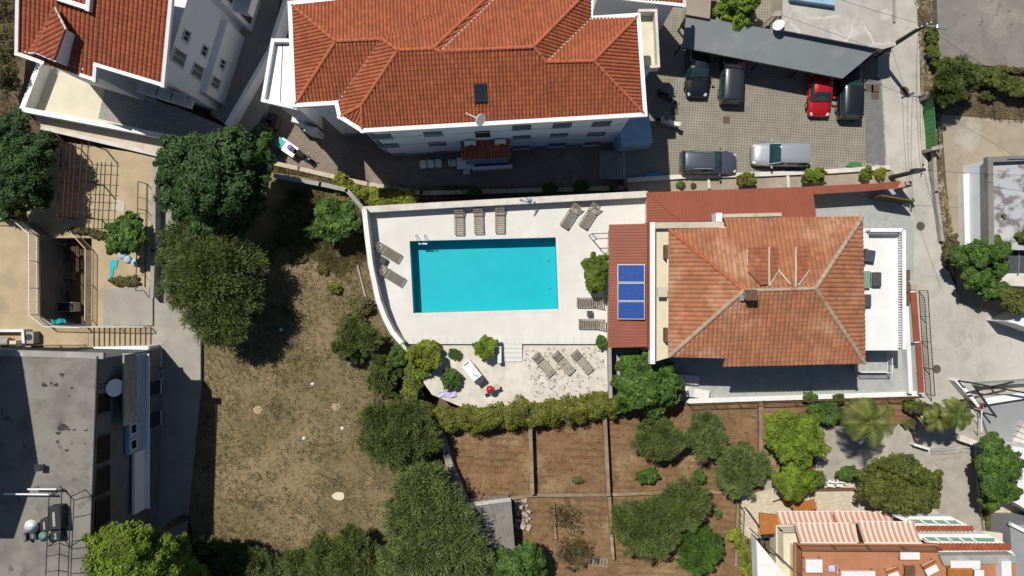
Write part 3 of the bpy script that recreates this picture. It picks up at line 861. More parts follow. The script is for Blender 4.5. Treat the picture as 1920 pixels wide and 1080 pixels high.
# offset_poly may reverse the order: find wall corners nearest to the eave corners
def near(p): return min(foot, key=lambda q: (q - Vector((p.x, p.y))).length)
def wplane(a, b, cen):
    a, b = near(a), near(b); u = Vector((b.x-a.x, b.y-a.y, 0)).normalized(); n = Vector((u.y, -u.x, 0))
    if n.dot(Vector((a.x, a.y, 0)) - cen) < 0: n = -n
    return Vector((a.x, a.y, 5)), u, n
cen_apt = Vector((-3, 12, 5))
wp, wu, wnn = wplane(E5, E6, cen_apt)
for x, y in ((717, 255), (731, 272), (745, 290), (757, 304), (812, 250), (820, 269), (828, 286), (836, 301), (978, 238), (978, 257), (977, 275),
             (1054, 234), (1048, 253), (1044, 271), (1040, 287), (1128, 231), (1118, 251), (1110, 268), (1103, 284)):
    p = ray_plane(x, y, wp, wnn)
    window(apt, p, wu, wnn, 1.3, 1.15, frame='shutter', pane='shutter', depth=.05, mull=2)
for x, y in ((905, 251), (903, 272)):
    p = ray_plane(x, y, wp, wnn); window(apt, p, wu, wnn, 1.05, 1.9, frame='dark', pane='pane', mull=1, sill=False)
for zz in (-.2, 2.6, 5.4, 8.2):
    MB().obox(wp + wu*8.6 + ZU*(zz - 5) + wnn*.02, wu*8.6, ZU*.06, wnn*.02).build('string_course', G['white'], apt)
for a, b in ((E2, E3), (E4, E5), (E3, E4), (E6, E7)):
    q, uu, nn = wplane(a, b, cen_apt); qa, qb = near(a), near(b); L = (qb-qa).length
    for zz in (.6, 3.3, 6.0, 8.6):
        if L > 1.2: window(apt, Vector(((qa.x+qb.x)/2, (qa.y+qb.y)/2, zz)), uu, nn, min(1.2, L*.55), 1.15, frame='shutter', pane='shutter', depth=.05)
# roof skylight
p = ray_plane(901, 173, sp, sn); d = Vector((sn.x*sn.z, sn.y*sn.z, -(sn.x**2+sn.y**2))).normalized(); u = d.cross(sn)
sk = MB()
for s in (-1, 1):
    sk.obox(p + sn*.14 + u*s*.34, u*.05, d*.56, sn*.1); sk.obox(p + sn*.14 + d*s*.51, u*.29, d*.05, sn*.1)
sk.obox(p + sn*.1 + d*.62, u*.42, d*.06, sn*.06)
so = sk.build('skylight', G['dark'], apt)
MB().obox(p + sn*.2, u*.29, d*.46, sn*.015).build('pane', G['pane'], so)
# entrance canopy and porch
c0, c1 = ray_plane(870, 284, wp, wnn), ray_plane(956, 280, wp, wnn)
zc = 2.6
a = Vector((c0.x, c0.y, zc)); b = Vector((c1.x, c1.y, zc)); o1 = wnn*1.35 - ZU*.35
tile_slope('canopy_tiles', [a, b, b + o1, a + o1], G['tile'], apt, pitch=.22)
MB().prism([a, b, b + wnn*1.3, a + wnn*1.3], zc - .52, zc - .42).build('canopy_slab', G['white'], apt)
MB().prism([a + wnn*.02 + wu*.2, b - wu*.2 + wnn*.02, b - wu*.2 + wnn*1.2, a + wu*.2 + wnn*1.2], -1.55, zc - .55).build('porch', G['lightblue'], apt)
MB().prism([a + wnn*1.4 + wu*.6, b + wnn*1.4 + wu*.1, b + wnn*1.65 + wu*.1, a + wnn*1.65 + wu*.6], -1.55, -.6).build('porch_parapet', G['wallwhite'], apt)
# west terrace roof, bordered white
tw = [(514, 78), (546, 78), (556, 204), (495, 190)]
MB().pprism(tw, 6.6, 6.8).build('terrace_floor', G['whitepaint'], apt)
MB().prism(offset_poly([P(a, b, 6.8) for a, b in tw], .3), -1.6, 6.6).build('terrace_wall', G['wallwhite'], apt)
fascia(apt, [P(546, 78, 6.9), P(514, 78, 6.9), P(495, 190, 6.9), P(556, 204, 6.9)], .22, .5, .05, name='terrace_parapet')
MB().bar(P(530, 82, 6.82), P(525, 196, 6.82), .04, .03).build('drain_channel', G['dark'], apt)
MB().bar(P(517, 85, 6.82), P(546, 85, 6.82), .04, .03).build('drain_channel', G['dark'], apt)
# east balcony
eb = [(1196, 27), (1226, 27), (1231, 130), (1205, 132)]
MB().pprism(eb, 6.3, 6.5).build('balcony_floor', G['doormat'], apt)
fascia(apt, [P(1196, 27, 6.6), P(1226, 27, 6.6), P(1231, 130, 6.6), P(1205, 132, 6.6)], .18, .9, .3, m='offwhite', name='balcony_parapet')
MB().prism(offset_poly([P(a, b, 6.4) for a, b in eb], .25), -1.6, 6.3).build('balcony_wall', G['wallwhite'], apt)
# low eastern annex with a flat blue grey top
MB().pprism([(1150, 215), (1216, 208), (1224, 268), (1168, 272)], -1.6, 2.6).build('annex', G['lightblue'], apt)

# air conditioners on the facade
ac_n = 0
WORD = ['upper', 'middle', 'lower']
for side, col in (('left', ((881, 262), (884, 270), (887, 279))), ('right', ((938, 260), (936, 268), (934, 277)))):
    for k, (x, y) in enumerate(col):
        p = ray_plane(x, y, wp, wnn) + wnn*.02
        t = thing('air_conditioner', '%s air conditioner on the %s of the dark stair windows on the white facade' % (WORD[k], side), 'air conditioner', p + wnn*.22, group='air conditioners on the apartment facade')
        MB().obox(p + wnn*.24, wu*.42, ZU*.28, wnn*.16).build('casing', G['whitepaint'], t, bevel=.02)
        MB().disc(p + wnn*.405 + wu*.1, wnn, .2, .02, 14).build('fan_grille', G['dark'], t)
        for s in (-1, 1): MB().bar(p + wu*s*.3 - ZU*.3, p + wu*s*.3 - ZU*.3 + wnn*.4, .04, .04).build('bracket', G['steel'], t)
# antenna on the gutter
p = P(900, 231, 10.3)
t = thing('roof_antenna', 'white roof antenna leaning out over the apartment gutter', 'antenna', p)
MB().tube(p, p + ZU*1.5, .03).build('mast', G['steel'], t)
MB().disc(p + ZU*1.4 + Vector((.1, -.1, 0)), (.6, -.35, .5), .38, .05, 18).build('dish', G['whitepaint'], t)
MB().bar(p + ZU*1.2, p + ZU*1.35 + Vector((-.75, .28, 0)), .05, .05).build('arm', G['whitepaint'], t)
MB().lathe([(.07, -.07), (.09, 0), (.05, .08)], p + ZU*1.35 + Vector((-.75, .28, 0)), 8).build('receiver', G['offwhite'], t)

# flight of steps from the courtyard up to the parking level
st = thing('courtyard_steps', 'concrete steps climbing from the shaded courtyard to the parking area', 'steps', P(1145, 310, -1.5))
for i in range(9):
    x0 = 1124 + i*5.4
    MB().pbox(x0, 282, x0 + 5.6, 336, -1.6, -1.5 + .167*(i+1)).build('step', G['concrete'], st)

# ---------------------------------------------------------------- north west block
ZN = 8.0
nw = thing('tiled_house', 'white house with red tiled roof, white verges and hipped dormer at top left', 'house', P(230, 100, 0))
A = P(308, 161, ZN); Bq = P(182, 123, ZN)
nu = (Bq - A).normalized(); nv = Vector((-nu.y, nu.x, 0))
if nv.y < 0: nv = -nv
sl = R(21)
nn = (ZU*math.cos(sl) - nv*math.sin(sl)).normalized()
def on(x, y, dz=0): return ray_plane(x, y, A, nn) + ZU*dz
f1 = [on(308, 161), on(182, 123), on(192, -60), on(327, -40)]
f2 = [on(182, 123), on(180, 151), on(35, 102), on(38, -60), on(192, -60)]
tile_slope('roof_tiles', f1, G['tile_nw'], nw, org=A, pitch=.31, row=.31, amp=.09, step=.03); tile_slope('roof_tiles', f2[1:], G['tile_nw'], nw, org=A, pitch=.31, row=.31, amp=.09, step=.03)
underlay(nw, [f1, f2])
fascia(nw, [on(327, -40), on(308, 161), on(182, 123), on(180, 151), on(156, 143)], .24, .3, .1, name='verge')
fascia(nw, [on(83, 119), on(35, 102), on(38, -60)], .24, .3, .1, name='verge')
fascia(nw, [on(110, 0, .25), on(172, 20, .25), on(176, -20, .25)], .28, .4, .06, name='roof_well_kerb')
# dormer
ap, d1, d2, d3, d4 = on(112, 20, .5), on(60, 101, .25), on(85, 107, 1.0), on(128, 126, 1.4), on(143, 66, 1.1)
tile_slope('dormer_tiles', [ap, d1, d2], G['tile_nw'], nw, pitch=.31, row=.31, amp=.09, step=.03); tile_slope('dormer_tiles', [ap, d2, d3, d4], G['tile_nw'], nw, pitch=.31, row=.31, amp=.09, step=.03)
mb = MB()
base = [Vector((q.x, q.y, q.z - 1.6)) for q in (d1, d2, d3, d4)]
tops = [q - ZU*.05 for q in (d1, d2, d3, d4)]
mb.add(tops + base, [(0, 1, 5, 4), (1, 2, 6, 5), (2, 3, 7, 6)]); mb.add([ap - ZU*.08, tops[0], tops[1], tops[2], tops[3]], [(0, 1, 2), (0, 2, 3), (0, 3, 4)])
mb.build('dormer_wall', G['wallwhite'], nw)
ridge_caps('ridge_tiles', ap, d2, G['ridge'], nw, .08); ridge_caps('ridge_tiles', ap, d4, G['offwhite'], nw, .08)
fascia(nw, [d1, d2, d3], .14, .16, -.05, name='dormer_gutter')
# walls
a0 = A + nu*.25 + nv*.45; Lw = 9.7; Dw = 6.8
q = [a0, a0 + nu*5.2, a0 + nu*5.2 - nv*1.0, a0 + nu*Lw - nv*1.0, a0 + nu*Lw + nv*Dw, a0 + nv*Dw]
wall_prism(nw, q, -1.6, ZN - .1, 'wallwhite')
wall_prism(nw, [a0 + nv*.6 - nu*.02, a0 + nv*(Dw-.6), a0 + nv*(Dw-.6) - nu*.5, a0 + nv*.6 - nu*.5], -1.6, 2.6, 'wallwhite', 'lower_wall')
for x, y, w, h in ((348, 67, .75, .8), (334, 107, .95, 1.7), (382, 95, .75, .8), (369, 133, .95, 1.6), (416, 120, .7, .8), (403, 155, .8, 1.4)):
    pl = a0 if x < 400 else a0 - nu*.5
    p = ray_plane(x, y, pl, -nu); window(nw, p, nv, -nu, w, h, frame='offwhite', pane='shutter' if h > 1 else 'pane', mull=1, depth=.1)
# south face balcony with planters
for k in range(3):
    p = a0 + nu*(1.2 + k*1.15) - nv*.35
    MB().obox(Vector((p.x, p.y, 2.7)), nu*.5, nv*.3, ZU*.16).build('planter_box', G['offwhite'], nw)
MB().prism([a0 + nu*.3, a0 + nu*4.6, a0 + nu*4.6 - nv*.8, a0 + nu*.3 - nv*.8], 2.3, 2.5).build('balcony_slab', G['white'], nw)
for k in range(3):
    p = a0 + nu*(1.0 + k*1.6); window(nw, Vector((p.x, p.y, 4.2)), nu, -nv, 1.0, 1.7, frame='offwhite', pane='pane')
# set back wing with tall windows
w0 = a0 + nv*(Dw + .02)
wing = thing('house_wing', 'shaded white wing with tall dark windows behind the tiled house', 'house wing', Vector((w0.x, w0.y, 0)))
wp2 = w0 - nu*.9
wall_prism(wing, [wp2, wp2 + nu*8, wp2 + nu*8 + nv*9, wp2 + nv*9], -1.6, 7.6, 'wallwhite')
for k in range(2):
    for j in range(3):
        p = wp2 + nv*(.75 + k*2.6 + j*.75); window(wing, Vector((p.x, p.y, 5.2)), nv, -nu, .7, 3.0, frame='concrete', pane='pane', mull=0, sill=False)
MB().prism([wp2 + nv*.1, wp2 + nv*9, wp2 + nv*9 - nu*1.5, wp2 + nv*.1 - nu*1.5], 3.0, 3.2).build('balcony_slab', G['white'], wing)
MB().prism([wp2 + nv*.1 - nu*1.4, wp2 + nv*9 - nu*1.4, wp2 + nv*9 - nu*1.5, wp2 + nv*.1 - nu*1.5], 3.2, 4.0).build('balcony_parapet', G['wallwhite'], wing)
p = wp2 + nv*.9; window(wing, Vector((p.x, p.y, 1.0)), nv, -nu, 1.1, 2.2, frame='dark', pane='brown', mull=0, sill=False)
MB().obox(Vector((wp2.x, wp2.y, 7.7)) + nv*4.5, nu*.1, nv*4.5, ZU*.15).build('roof_verge', G['whitepaint'], wing)

# walled patio below it
ground_piece('white_patio', [(78, 118), (160, 140), (310, 195), (440, 250), (352, 268), (40, 208)], B, .0, 'doormat')
ground_piece('paved_patio', [(196, 168), (330, 200), (440, 245), (352, 262), (184, 222)], -.1, .02, 'greypavers')
t = thing('patio_wall', 'white parapet wall round the patio of the tiled house', 'wall', P(200, 235, 0))
for a, b in zip([(78, 118), (45, 206), (352, 264)][:-1], [(45, 206), (352, 264)]):
    MB().bar(P(*a, 1.0) - ZU*.55, P(*b, 1.0) - ZU*.55, .3, 1.5).build('parapet', G['white'], t)
    MB().bar(P(*a, 1.0) + ZU*.23, P(*b, 1.0) + ZU*.232, .38, .06).build('coping', G['whitepaint'], t)
t = thing('retaining_ledge', 'long beige concrete ledge below the white patio wall', 'wall', P(190, 260, -1))
MB().pprism([(60, 212), (352, 272), (308, 292), (80, 240)], B, -.1).build('ledge', G['beigewall'], t)
MB().bar(P(80, 240, .1), P(308, 293, .1), .3, .5).build('kerb', G['offwhite'], t)
t = thing('lane_wall', 'long pale blue grey parapet between the tiled house and the apartment block', 'wall', P(440, 190, -1))
MB().bar(P(425, 235, .4) - ZU*1, P(505, 95, .4) - ZU*1, .3, 2.2).build('parapet', G['wallwhite'], t)
MB().bar(P(505, 95, .4) - ZU*1, P(548, -40, .4) - ZU*1, .3, 2.2).build('parapet', G['wallwhite'], t)

# ---------------------------------------------------------------- pool house with the weathered roof
ZH = 6.2
hs = thing('pool_house', 'house beside the pool under a weathered orange hipped tile roof', 'house', P(1440, 545, .2))
TL, TR, BR, BL = P(1255, 431, ZH), P(1616, 408, ZH - .1), P(1621, 681, ZH - .1), P(1254, 668, ZH)
RA, RB = P(1394, 545, 7.75), P(1528, 541, 7.75)
tp, tn = fit_plane([TL, RA, RB]); bp, bn_ = fit_plane([BL, RA, RB])
X1, X2 = ray_plane(1357, 410, tp, tn), ray_plane(1616, 407, tp, tn); Y1, Y2 = ray_plane(1357, 686, bp, bn_), ray_plane(1621, 681, bp, bn_)
Xm, Ym = X1.lerp(RA, .14), Y1.lerp(RA, .113)
hf = [[TL, Xm, RA], [X1, X2, RB, RA], [BL, Ym, RA], [Y1, Y2, RB, RA], [TL, RA, BL], [X2, Y2, RB]]
for i, f in enumerate(hf):
    tile_slope('roof_tiles', f, G['tile_old'], hs, pitch=.31, row=.33, amp=.075, step=.045, org={0: RA, 1: RA, 2: RB, 3: RB}.get(i))
underlay(hs, hf)
for a, b in ((TL, RA), (RA, RB)): ridge_caps('ridge_tiles', a + ZU*.06, b + ZU*.06, G['ridge_old' if a is RA else 'ridge'], hs, .13)
for a, b in ((BL, RA), (X2, RB), (Y2, RB)): ridge_caps('ridge_tiles', a + ZU*.06, b + ZU*.06, G['ridge_old'], hs, .16)
fascia(hs, [BL, TL], .1, .12, -.02, m='concrete'); fascia(hs, [Ym, BL], .1, .12, -.02, m='concrete')
fascia(hs, [X1, X2, Y2, Y1], .08, .12, -.03, m='tile_old'); fascia(hs, [Y1, Ym], .08, .12, -.02, m='tile_old')
hw = offset_poly([TL, X1, X2, Y2, Y1, BL], .55)
wall_prism(hs, hw, 0, ZH - .25, 'offwhite')
MB().prism(offset_poly([TL, P(1357, 430, ZH), P(1620, 428, ZH), P(1621, 668, ZH), BL], .12), ZH - .32, ZH - .2).build('soffit', G['offwhite'], hs)
hwa, hwb = P(1270, 660, 3), P(1610, 668, 3)
# raised tile patches and their flashings on the north slope
for pts in ([(1399, 468), (1437, 466), (1437, 536), (1424, 538), (1399, 512)], [(1492, 466), (1513, 466), (1513, 508), (1492, 536)], [(1442, 466), (1456, 466), (1456, 508), (1442, 532)]):
    f = [ray_plane(x, y, tp, tn) + tn*.26 for x, y in pts]
    tile_slope('dormer_tiles', f, G['tile_dormer'], hs, pitch=.33, row=.33, amp=.07, step=.05, down=(-1, 0, .0))
for a, b in (((1402, 508), (1431, 536)), ((1440, 466), (1440, 538)), ((1457, 508), (1480, 535)), ((1457, 508), (1441, 538)), ((1515, 508), (1494, 537)), ((1490, 466), (1490, 540)), ((1399, 470), (1400, 500))):
    MB().bar(ray_plane(*a, tp, tn) + tn*.2, ray_plane(*b, tp, tn) + tn*.2, .1, .1).build('flashing', G['beigewall'], hs)
p = P(1409, 553, 8.6)
ch = MB(); ch.obox((p.x, p.y, 7.7), (.32, 0, 0), (0, .3, 0), (0, 0, .85)); ch = ch.build('chimney', G['stonewall'], hs, bevel=.03)
MB().obox((p.x, p.y, 8.6), (.38, 0, 0), (0, .36, 0), (0, 0, .05)).build('chimney_cap', G['brown'], ch)
MB().obox((p.x-.42, p.y-.2, 7.85), (.12, 0, .1), (0, .2, 0), (0, 0, .03)).build('flashing', G['steel'], ch)
# flat strip and parapets on the west side
MB().pprism([(1226, 424), (1262, 424), (1262, 668), (1222, 680)], .0, 5.0).build('side_block', G['cream'], hs)
MB().bar(P(1223, 417, 5.4) - ZU*.2, P(1223, 682, 5.4) - ZU*.2, .34, .7).build('parapet', G['whitepaint'], hs)
MB().bar(P(1218, 417, 5.3) - ZU*.2, P(1218, 655, 5.3) - ZU*.2, .16, .5).build('parapet_flashing', G['redmetal'], hs)
MB().bar(P(1221, 423, 5.4) - ZU*.25, P(1357, 421, 5.4) - ZU*.25, .42, .65).build('parapet', G['beigewall'], hs)
MB().bar(P(1345, 405, 5.0) - ZU*.3, P(1465, 402, 5.0) - ZU*.3, .25, .7).build('parapet', G['beigewall'], hs)
MB().pbox(1343, 399, 1354, 415, 3, 5.3).build('parapet_block', G['whitepaint'], hs)
for i, (x, y) in enumerate(((1250, 472), (1250, 628))):
    MB().pbox(x-3, y-13, x+3, y+13, 5.0, 5.7).build('shutter_box', G['brown'], hs)
for y0, y1 in ((486, 530), (560, 612)): MB().bar(P(1252, y0, 5.9), P(1252, y1, 5.9), .08, .08).build('downpipe', G['whitepaint'], hs)
c = MB().pbox(1235, 540, 1250, 555, 5.0, 5.6).build('chimney', G['stonewall'], hs, bevel=.03)
MB().pbox(1233, 538, 1252, 557, 5.61, 5.68).build('chimney_cap', G['beigewall'], c)
# south wall openings
for x in (1330, 1430, 1530, 1590):
    p = P(x, 664, 2.0); window(hs, Vector((p.x, hw[0].y if False else min(v.y for v in hw) + .003, 1.6)), (1, 0, 0), (0, -1, 0), 1.2, 2.0, frame='brown', pane='pane')
for yy in (470, 540, 610):
    p = P(1618, yy, 4.6); window(hs, Vector((max(v.x for v in hw) + .003, p.y, 4.6)), (0, 1, 0), (1, 0, 0), 1.3, 2.0, frame='whitepaint', pane='greenglass')

# red corrugated metal roofs
def ribbed(name, pts, parent, m, along, pitch=.22, amp=.03, down=None):
    """sheet with raised ribs running along the direction 'along'"""
    c, n = fit_plane(pts); d = Vector(along); d -= n*d.dot(n); d.normalize(); u = d.cross(n)
    A_ = [(p-c).dot(u) for p in pts]; B_ = [(p-c).dot(d) for p in pts]
    k = int((max(A_)-min(A_))/pitch) + 2
    aa = []; hh = []
    for i in range(k):
        s = min(A_) + i*pitch
        aa += [s, s + pitch*.62, s + pitch*.70, s + pitch*.92]; hh += [0, 0, amp, amp]
    bb = [min(B_) - .1, max(B_) + .1]
    V = [c + u*a + d*b + n*(.02 + h) for b in bb for a, h in zip(aa, hh)]; na = len(aa)
    Q = np.array([(i, na+i, na+i+1, i+1) for i in range(na-1)])
    off = woff(parent)
    me = npmesh(name, np.array([tuple(v - off) for v in V]), Q)
    bm = bmesh.new(); bm.from_mesh(me)
    for i in range(len(pts)):
        p, q = pts[i], pts[(i+1) % len(pts)]; no = (q-p).cross(n)
        if no.dot(c-p) > 0: no = -no
        bmesh.ops.bisect_plane(bm, geom=bm.verts[:]+bm.edges[:]+bm.faces[:], plane_co=p-off, plane_no=no, clear_outer=True)
    bm.to_mesh(me); bm.free()
    o = link(name, me, G[m], parent)
    mb = MB(); lo = [p - ZU*.08 for p in pts]; nn_ = len(pts); mb.add([p + ZU*.0 for p in pts] + lo, [tuple(range(nn_))] + [(i, (i+1) % nn_, nn_+(i+1) % nn_, nn_+i) for i in range(nn_)])
    mb.build('sheet_edge', G[m], parent)
    return o
ra = thing('pool_bar', 'red ribbed metal roof between pool deck and house carrying the solar panels', 'roofed terrace', P(1178, 535, 1.5))
rp = [P(1142, 421, 4.2), P(1217, 419, 4.7), P(1218, 650, 4.7), P(1140, 652, 4.2)]
ribbed('roof_sheet', rp, ra, 'redmetal', (1, 0, 0), .215, .03)
MB().prism([(p.x, p.y) for p in offset_poly(rp, .25)], .0, 4.05).build('wall', G['offwhite'], ra)
rb = thing('side_canopy', 'red ribbed metal canopy along the upper side of the pool house', 'canopy', P(1370, 385, .2))
q = [P(1212, 361, 3.3), P(1523, 350, 3.3), P(1530, 407, 4.2), P(1278, 416, 4.2)]
ribbed('roof_sheet', q, rb, 'redmetal', (0, 1, 0), .23, .03)
ribbed('roof_sheet', [P(1212, 361, 3.3), P(1278, 416, 4.2), P(1213, 419, 4.2)], rb, 'redmetal', (1, 0, 0), .215, .03)
ridge_caps('hip_cap', P(1212, 361, 3.36), P(1278, 416, 4.26), G['redmetal'], rb, .05, 2)
MB().bar(P(1380, 353, 3.4), P(1384, 412, 4.2), .05, .04).build('sheet_joint', G['redmetal'], rb)
for x, y in ((1225, 372), (1300, 368), (1400, 364), (1515, 361)):
    p = P(x, y, 3.2); MB().bar((p.x, p.y, .1), (p.x, p.y, 3.2), .12, .12).build('post', G['offwhite'], rb)
MB().prism([P(1216, 370, 3), P(1340, 366, 3), P(1340, 412, 3), P(1216, 415, 3)], .1, 3.0).build('wall', G['offwhite'], rb)
cw = thing('red_capped_wall', 'long red capped boundary wall running from the canopy to the street gate', 'wall', P(1610, 352, 0))
q = [(1522, 349), (1640, 344), (1690, 339), (1682, 353), (1640, 357), (1526, 364)]
MB().pprism(q, 2.0, 2.15).build('coping', G['redmetal'], cw)
MB().prism(offset_poly([P(a, b, 2.1) for a, b in q], .12), -.2, 2.0).build('wall', G['beigewall'], cw)
p = P(1703, 345, 2.0); MB().obox((p.x, p.y, .9), (.2, 0, 0), (0, .2, 0), (0, 0, 1.2)).build('pier', G['concrete'], cw)
p = P(1690, 346, 2.2); MB().obox((p.x, p.y, 1.9), (.3, .05, 0), (-.03, .2, 0), (0, 0, .2)).build('pier_cap', G['stripe_a'], cw)

# solar collectors
for k, nm in enumerate(('uppermost', 'middle', 'lowest')):
    y0 = 496 + k*34.6; y1 = y0 + 33.4
    a, b, c, d = P(1158, y0, 4.55), P(1209, y0, 4.95), P(1209, y1, 4.95), P(1158, y1, 4.55)
    cc = (a+b+c+d)/4; t = thing('solar_panel', '%s of the three blue solar panels on the red metal roof' % nm, 'solar panel', cc - ZU*.2, group='solar panels on the red roof')
    uu = (b-a).normalized(); vv = (d-a).normalized(); nn2 = uu.cross(vv); nn2 = nn2 if nn2.z > 0 else -nn2
    L = (b-a).length/2; W = (d-a).length/2
    f = MB()
    for s in (-1, 1):
        f.obox(cc + uu*s*(L-.02), uu*.02, vv*W, nn2*.05); f.obox(cc + vv*s*(W-.02), uu*(L-.04), vv*.02, nn2*.05)
    f.build('frame', G['tank'], t)
    MB().obox(cc + nn2*.01, uu*(L-.04), vv*(W-.04), nn2*.03).build('absorber', G['solar'], t)
    for s in (-1, 1): MB().bar(cc + uu*s*L*.8 - ZU*.05, cc + uu*s*L*.8 - ZU*.34, .04, .04).build('support', G['steel'], t)
p = P(1209, 497, 4.95)

# white roof terrace on the street side
wt = thing('roof_terrace', 'bright white terrace with balustrade on the street side of the pool house', 'terrace', P(1655, 545, .2))
ZT = 3.3
tq = [(1612, 428), (1686, 430), (1688, 657), (1612, 657)]
MB().pprism(tq, ZT - .25, ZT).build('slab', G['white'], wt)
MB().prism(offset_poly([P(a, b, ZT) for a, b in tq], .35), .1, ZT - .25).build('wall', G['offwhite'], wt)
up = Vector((0, 0, .85))
bme = MB().lathe([(.045, 0), (.075, .12), (.06, .3), (.035, .55), (.05, .74), (.05, .8)], (0, 0, 0), 8).mesh('baluster', smooth=True); bme.materials.append(G['whitepaint'])
for a, b, n in ((P(1683, 433, ZT), P(1684, 653, ZT), 46), (P(1621, 433, ZT), P(1681, 433, ZT), 13)):
    MB().bar(a + up, b + up, .26, .08).build('handrail', G['whitepaint'], wt)
    MB().bar(a + ZU*.03, b + ZU*.03, .2, .06).build('plinth', G['whitepaint'], wt)
    for i in range(n):
        o = bpy.data.objects.new('baluster', bme); COL.objects.link(o); o.parent = wt; o.location = a.lerp(b, (i+.5)/n) + ZU*.05 - wt.location

# ---------------------------------------------------------------- pool terrace: walls, steps, furniture
pwl = thing('pool_wall', 'white boundary wall curving round the upper and left edges of the pool deck', 'wall', P(690, 450, 0))
top = [(1212, 364), (1080, 371), (950, 378), (820, 385), (683, 393)]
lef = [(683, 393), (688, 440), (695, 497), (709, 563), (722, 597), (735, 622), (753, 643)]
def wallrun(root, pp, z0, z1, w, m='offwhite', cap=None, capw=.08):
    W = [P(a, b, z1) for a, b in pp]
    for a, b in zip(W[:-1], W[1:]):
        d = (b-a).normalized()*w*.3
        MB().bar(Vector((a.x, a.y, (z0+z1)/2)) - d, Vector((b.x, b.y, (z0+z1)/2)) + d, w, z1-z0).build('wall', G[m], root)
        if cap: MB().bar(a + ZU*.03, b + ZU*.031, w + capw, .06).build('coping', G[cap], root)
wallrun(pwl, top, -1.7, 2.3, .42, 'offwhite', 'offwhite', .06)
wallrun(pwl, lef, -1.7, 2.85, .3, 'offwhite', 'white', .06)
p = P(993, 376, 2.3)
t = thing('wall_valve', 'dark blue tap box on top of the upper pool wall', 'tap', p); MB().lathe([(.18, 0), (.2, .08), (.1, .2), (.0, .22)], p, 10).build('cover', G['lightblue'], t)
MB().tube(p + ZU*.2, p + ZU*.34, .03).build('spout', G['steel'], t)
# deck edge strip and step down to the gravel
ed = thing('deck_edge', 'pale stone lip and low step along the lower edge of the pool deck', 'step', P(950, 645, ZG))
for i in range(24):
    x0 = 760 + i*15.8
    if x0 > 1135: break
    MB().pbox(x0, 632, x0 + 15.4, 645, 1.45, 1.53).build('edge_stone', G['deck'], ed)
sp_ = thing('terrace_steps', 'wide white stone steps from the pool deck down to the gravel', 'steps', P(958, 660, ZG))
for i in range(4):
    MB().pbox(941, 645 + i*8.3, 979, 653.2 + i*8.3, .7, 1.5 - .05*i).build('step', G['deck'], sp_)
MB().pbox(933, 640, 940, 681, .7, 2.0).build('cheek_wall', G['white'], sp_)

# sun loungers
def make_lounger():
    root = thing('sun_lounger', 'x', 'sun lounger', (0, 0, 0), group='slatted sun loungers on the pool terrace')
    m = G['slat']
    for s in (-1, 1):
        MB().box(-1.0, .42, s*.33 - .025, s*.33 + .025, .24, .31).build('side_rail', m, root, local=True)
        MB().bar((.40, s*.33, .29), (1.02, s*.33, .62), .05, .06).build('back_rail', m, root, local=True)
        for x in (-.9, .36): MB().box(x-.03, x+.03, s*.33-.03, s*.33+.03, 0, .25).build('leg', m, root, local=True)
    MB().bar((.86, -.3, .3), (.86, .3, .3), .04, .04).build('prop', m, root, local=True)
    for s in (-1, 1): MB().bar((.86, s*.3, .05), (.86, s*.3, .52), .04, .03).build('leg', m, root, local=True)
    sm = MB().box(-.048, .048, -.34, .34, 0, .025).mesh('slat'); sm.materials.append(m)
    for i in range(9):
        o = bpy.data.objects.new('slat', sm); COL.objects.link(o); o.parent = root; o.location = (-.94 + i*.163, 0, .312)
    for i in range(4):
        t = .09 + i*.163; o = bpy.data.objects.new('slat', sm); COL.objects.link(o); o.parent = root
        o.location = (.42 + t*.88, 0, .335 + t*.47); o.rotation_euler = (0, -math.atan2(.33, .62), 0)
    return root
L0 = make_lounger(); first = True
LOUNGE = [  # head pixel, foot pixel, height, label
 ((860, 389), (861, 440), ZD, 'slatted sun lounger at the upper pool wall, leftmost of the row of three'),
 ((896, 387), (898, 438), ZD, 'slatted sun lounger at the upper pool wall, middle of the row of three'),
 ((937, 386), (937, 436), ZD, 'slatted sun lounger at the upper pool wall, rightmost of the row of three'),
 ((1084, 383), (1056, 426), ZD, 'slanted slatted lounger above the pool corner, left one of the pair'),
 ((1120, 382), (1091, 427), ZD, 'slanted slatted lounger above the pool corner, right one of the pair'),
 ((706, 460), (748, 485), ZD, 'slatted lounger by the left pool wall above the small table'),
 ((711, 503), (757, 531), ZD, 'slatted lounger by the left pool wall below the small table'),
 ((1131, 567), (1081, 567), ZD, 'slatted lounger right of the pool just under the citrus tree'),
 ((1135, 608), (1084, 607), ZD, 'slatted lounger right of the pool, farther from the citrus tree'),
 ((999, 661), (1038, 705), ZG, 'slatted lounger on the gravel, nearest the white steps'),
 ((1036, 658), (1075, 702), ZG, 'slatted lounger on the gravel, middle of the three'),
 ((1072, 656), (1110, 700), ZG, 'slatted lounger on the gravel, farthest from the white steps'),
]
for hd, ft, z, lab in LOUNGE:
    r = L0 if first else copy_tree(L0); first = False
    a, b = P(*hd, z + .4), P(*ft, z + .3); m = (a+b)/2; d = a - b
    r.location = (m.x, m.y, z + .015); r.rotation_euler = (0, 0, math.atan2(d.y, d.x)); r['label'] = lab
def side_table(px, py, z, label, rz=0.0, s=.24, m='charcoal'):
    t = thing('side_table', label, 'table', P(px, py, z + .4) - ZU*.4 + ZU*.015, rz, group='small poolside tables')
    MB().box(-s, s, -s, s, .37, .41).build('table_top', G[m], t, local=True)
    for a in (-1, 1):
        for b in (-1, 1): MB().box(a*s*.85-.02, a*s*.85+.02, b*s*.85-.02, b*s*.85+.02, 0, .37).build('leg', G[m], t, local=True)
side_table(718, 488, ZD, 'small dark square table between the two loungers by the left wall', R(-30))
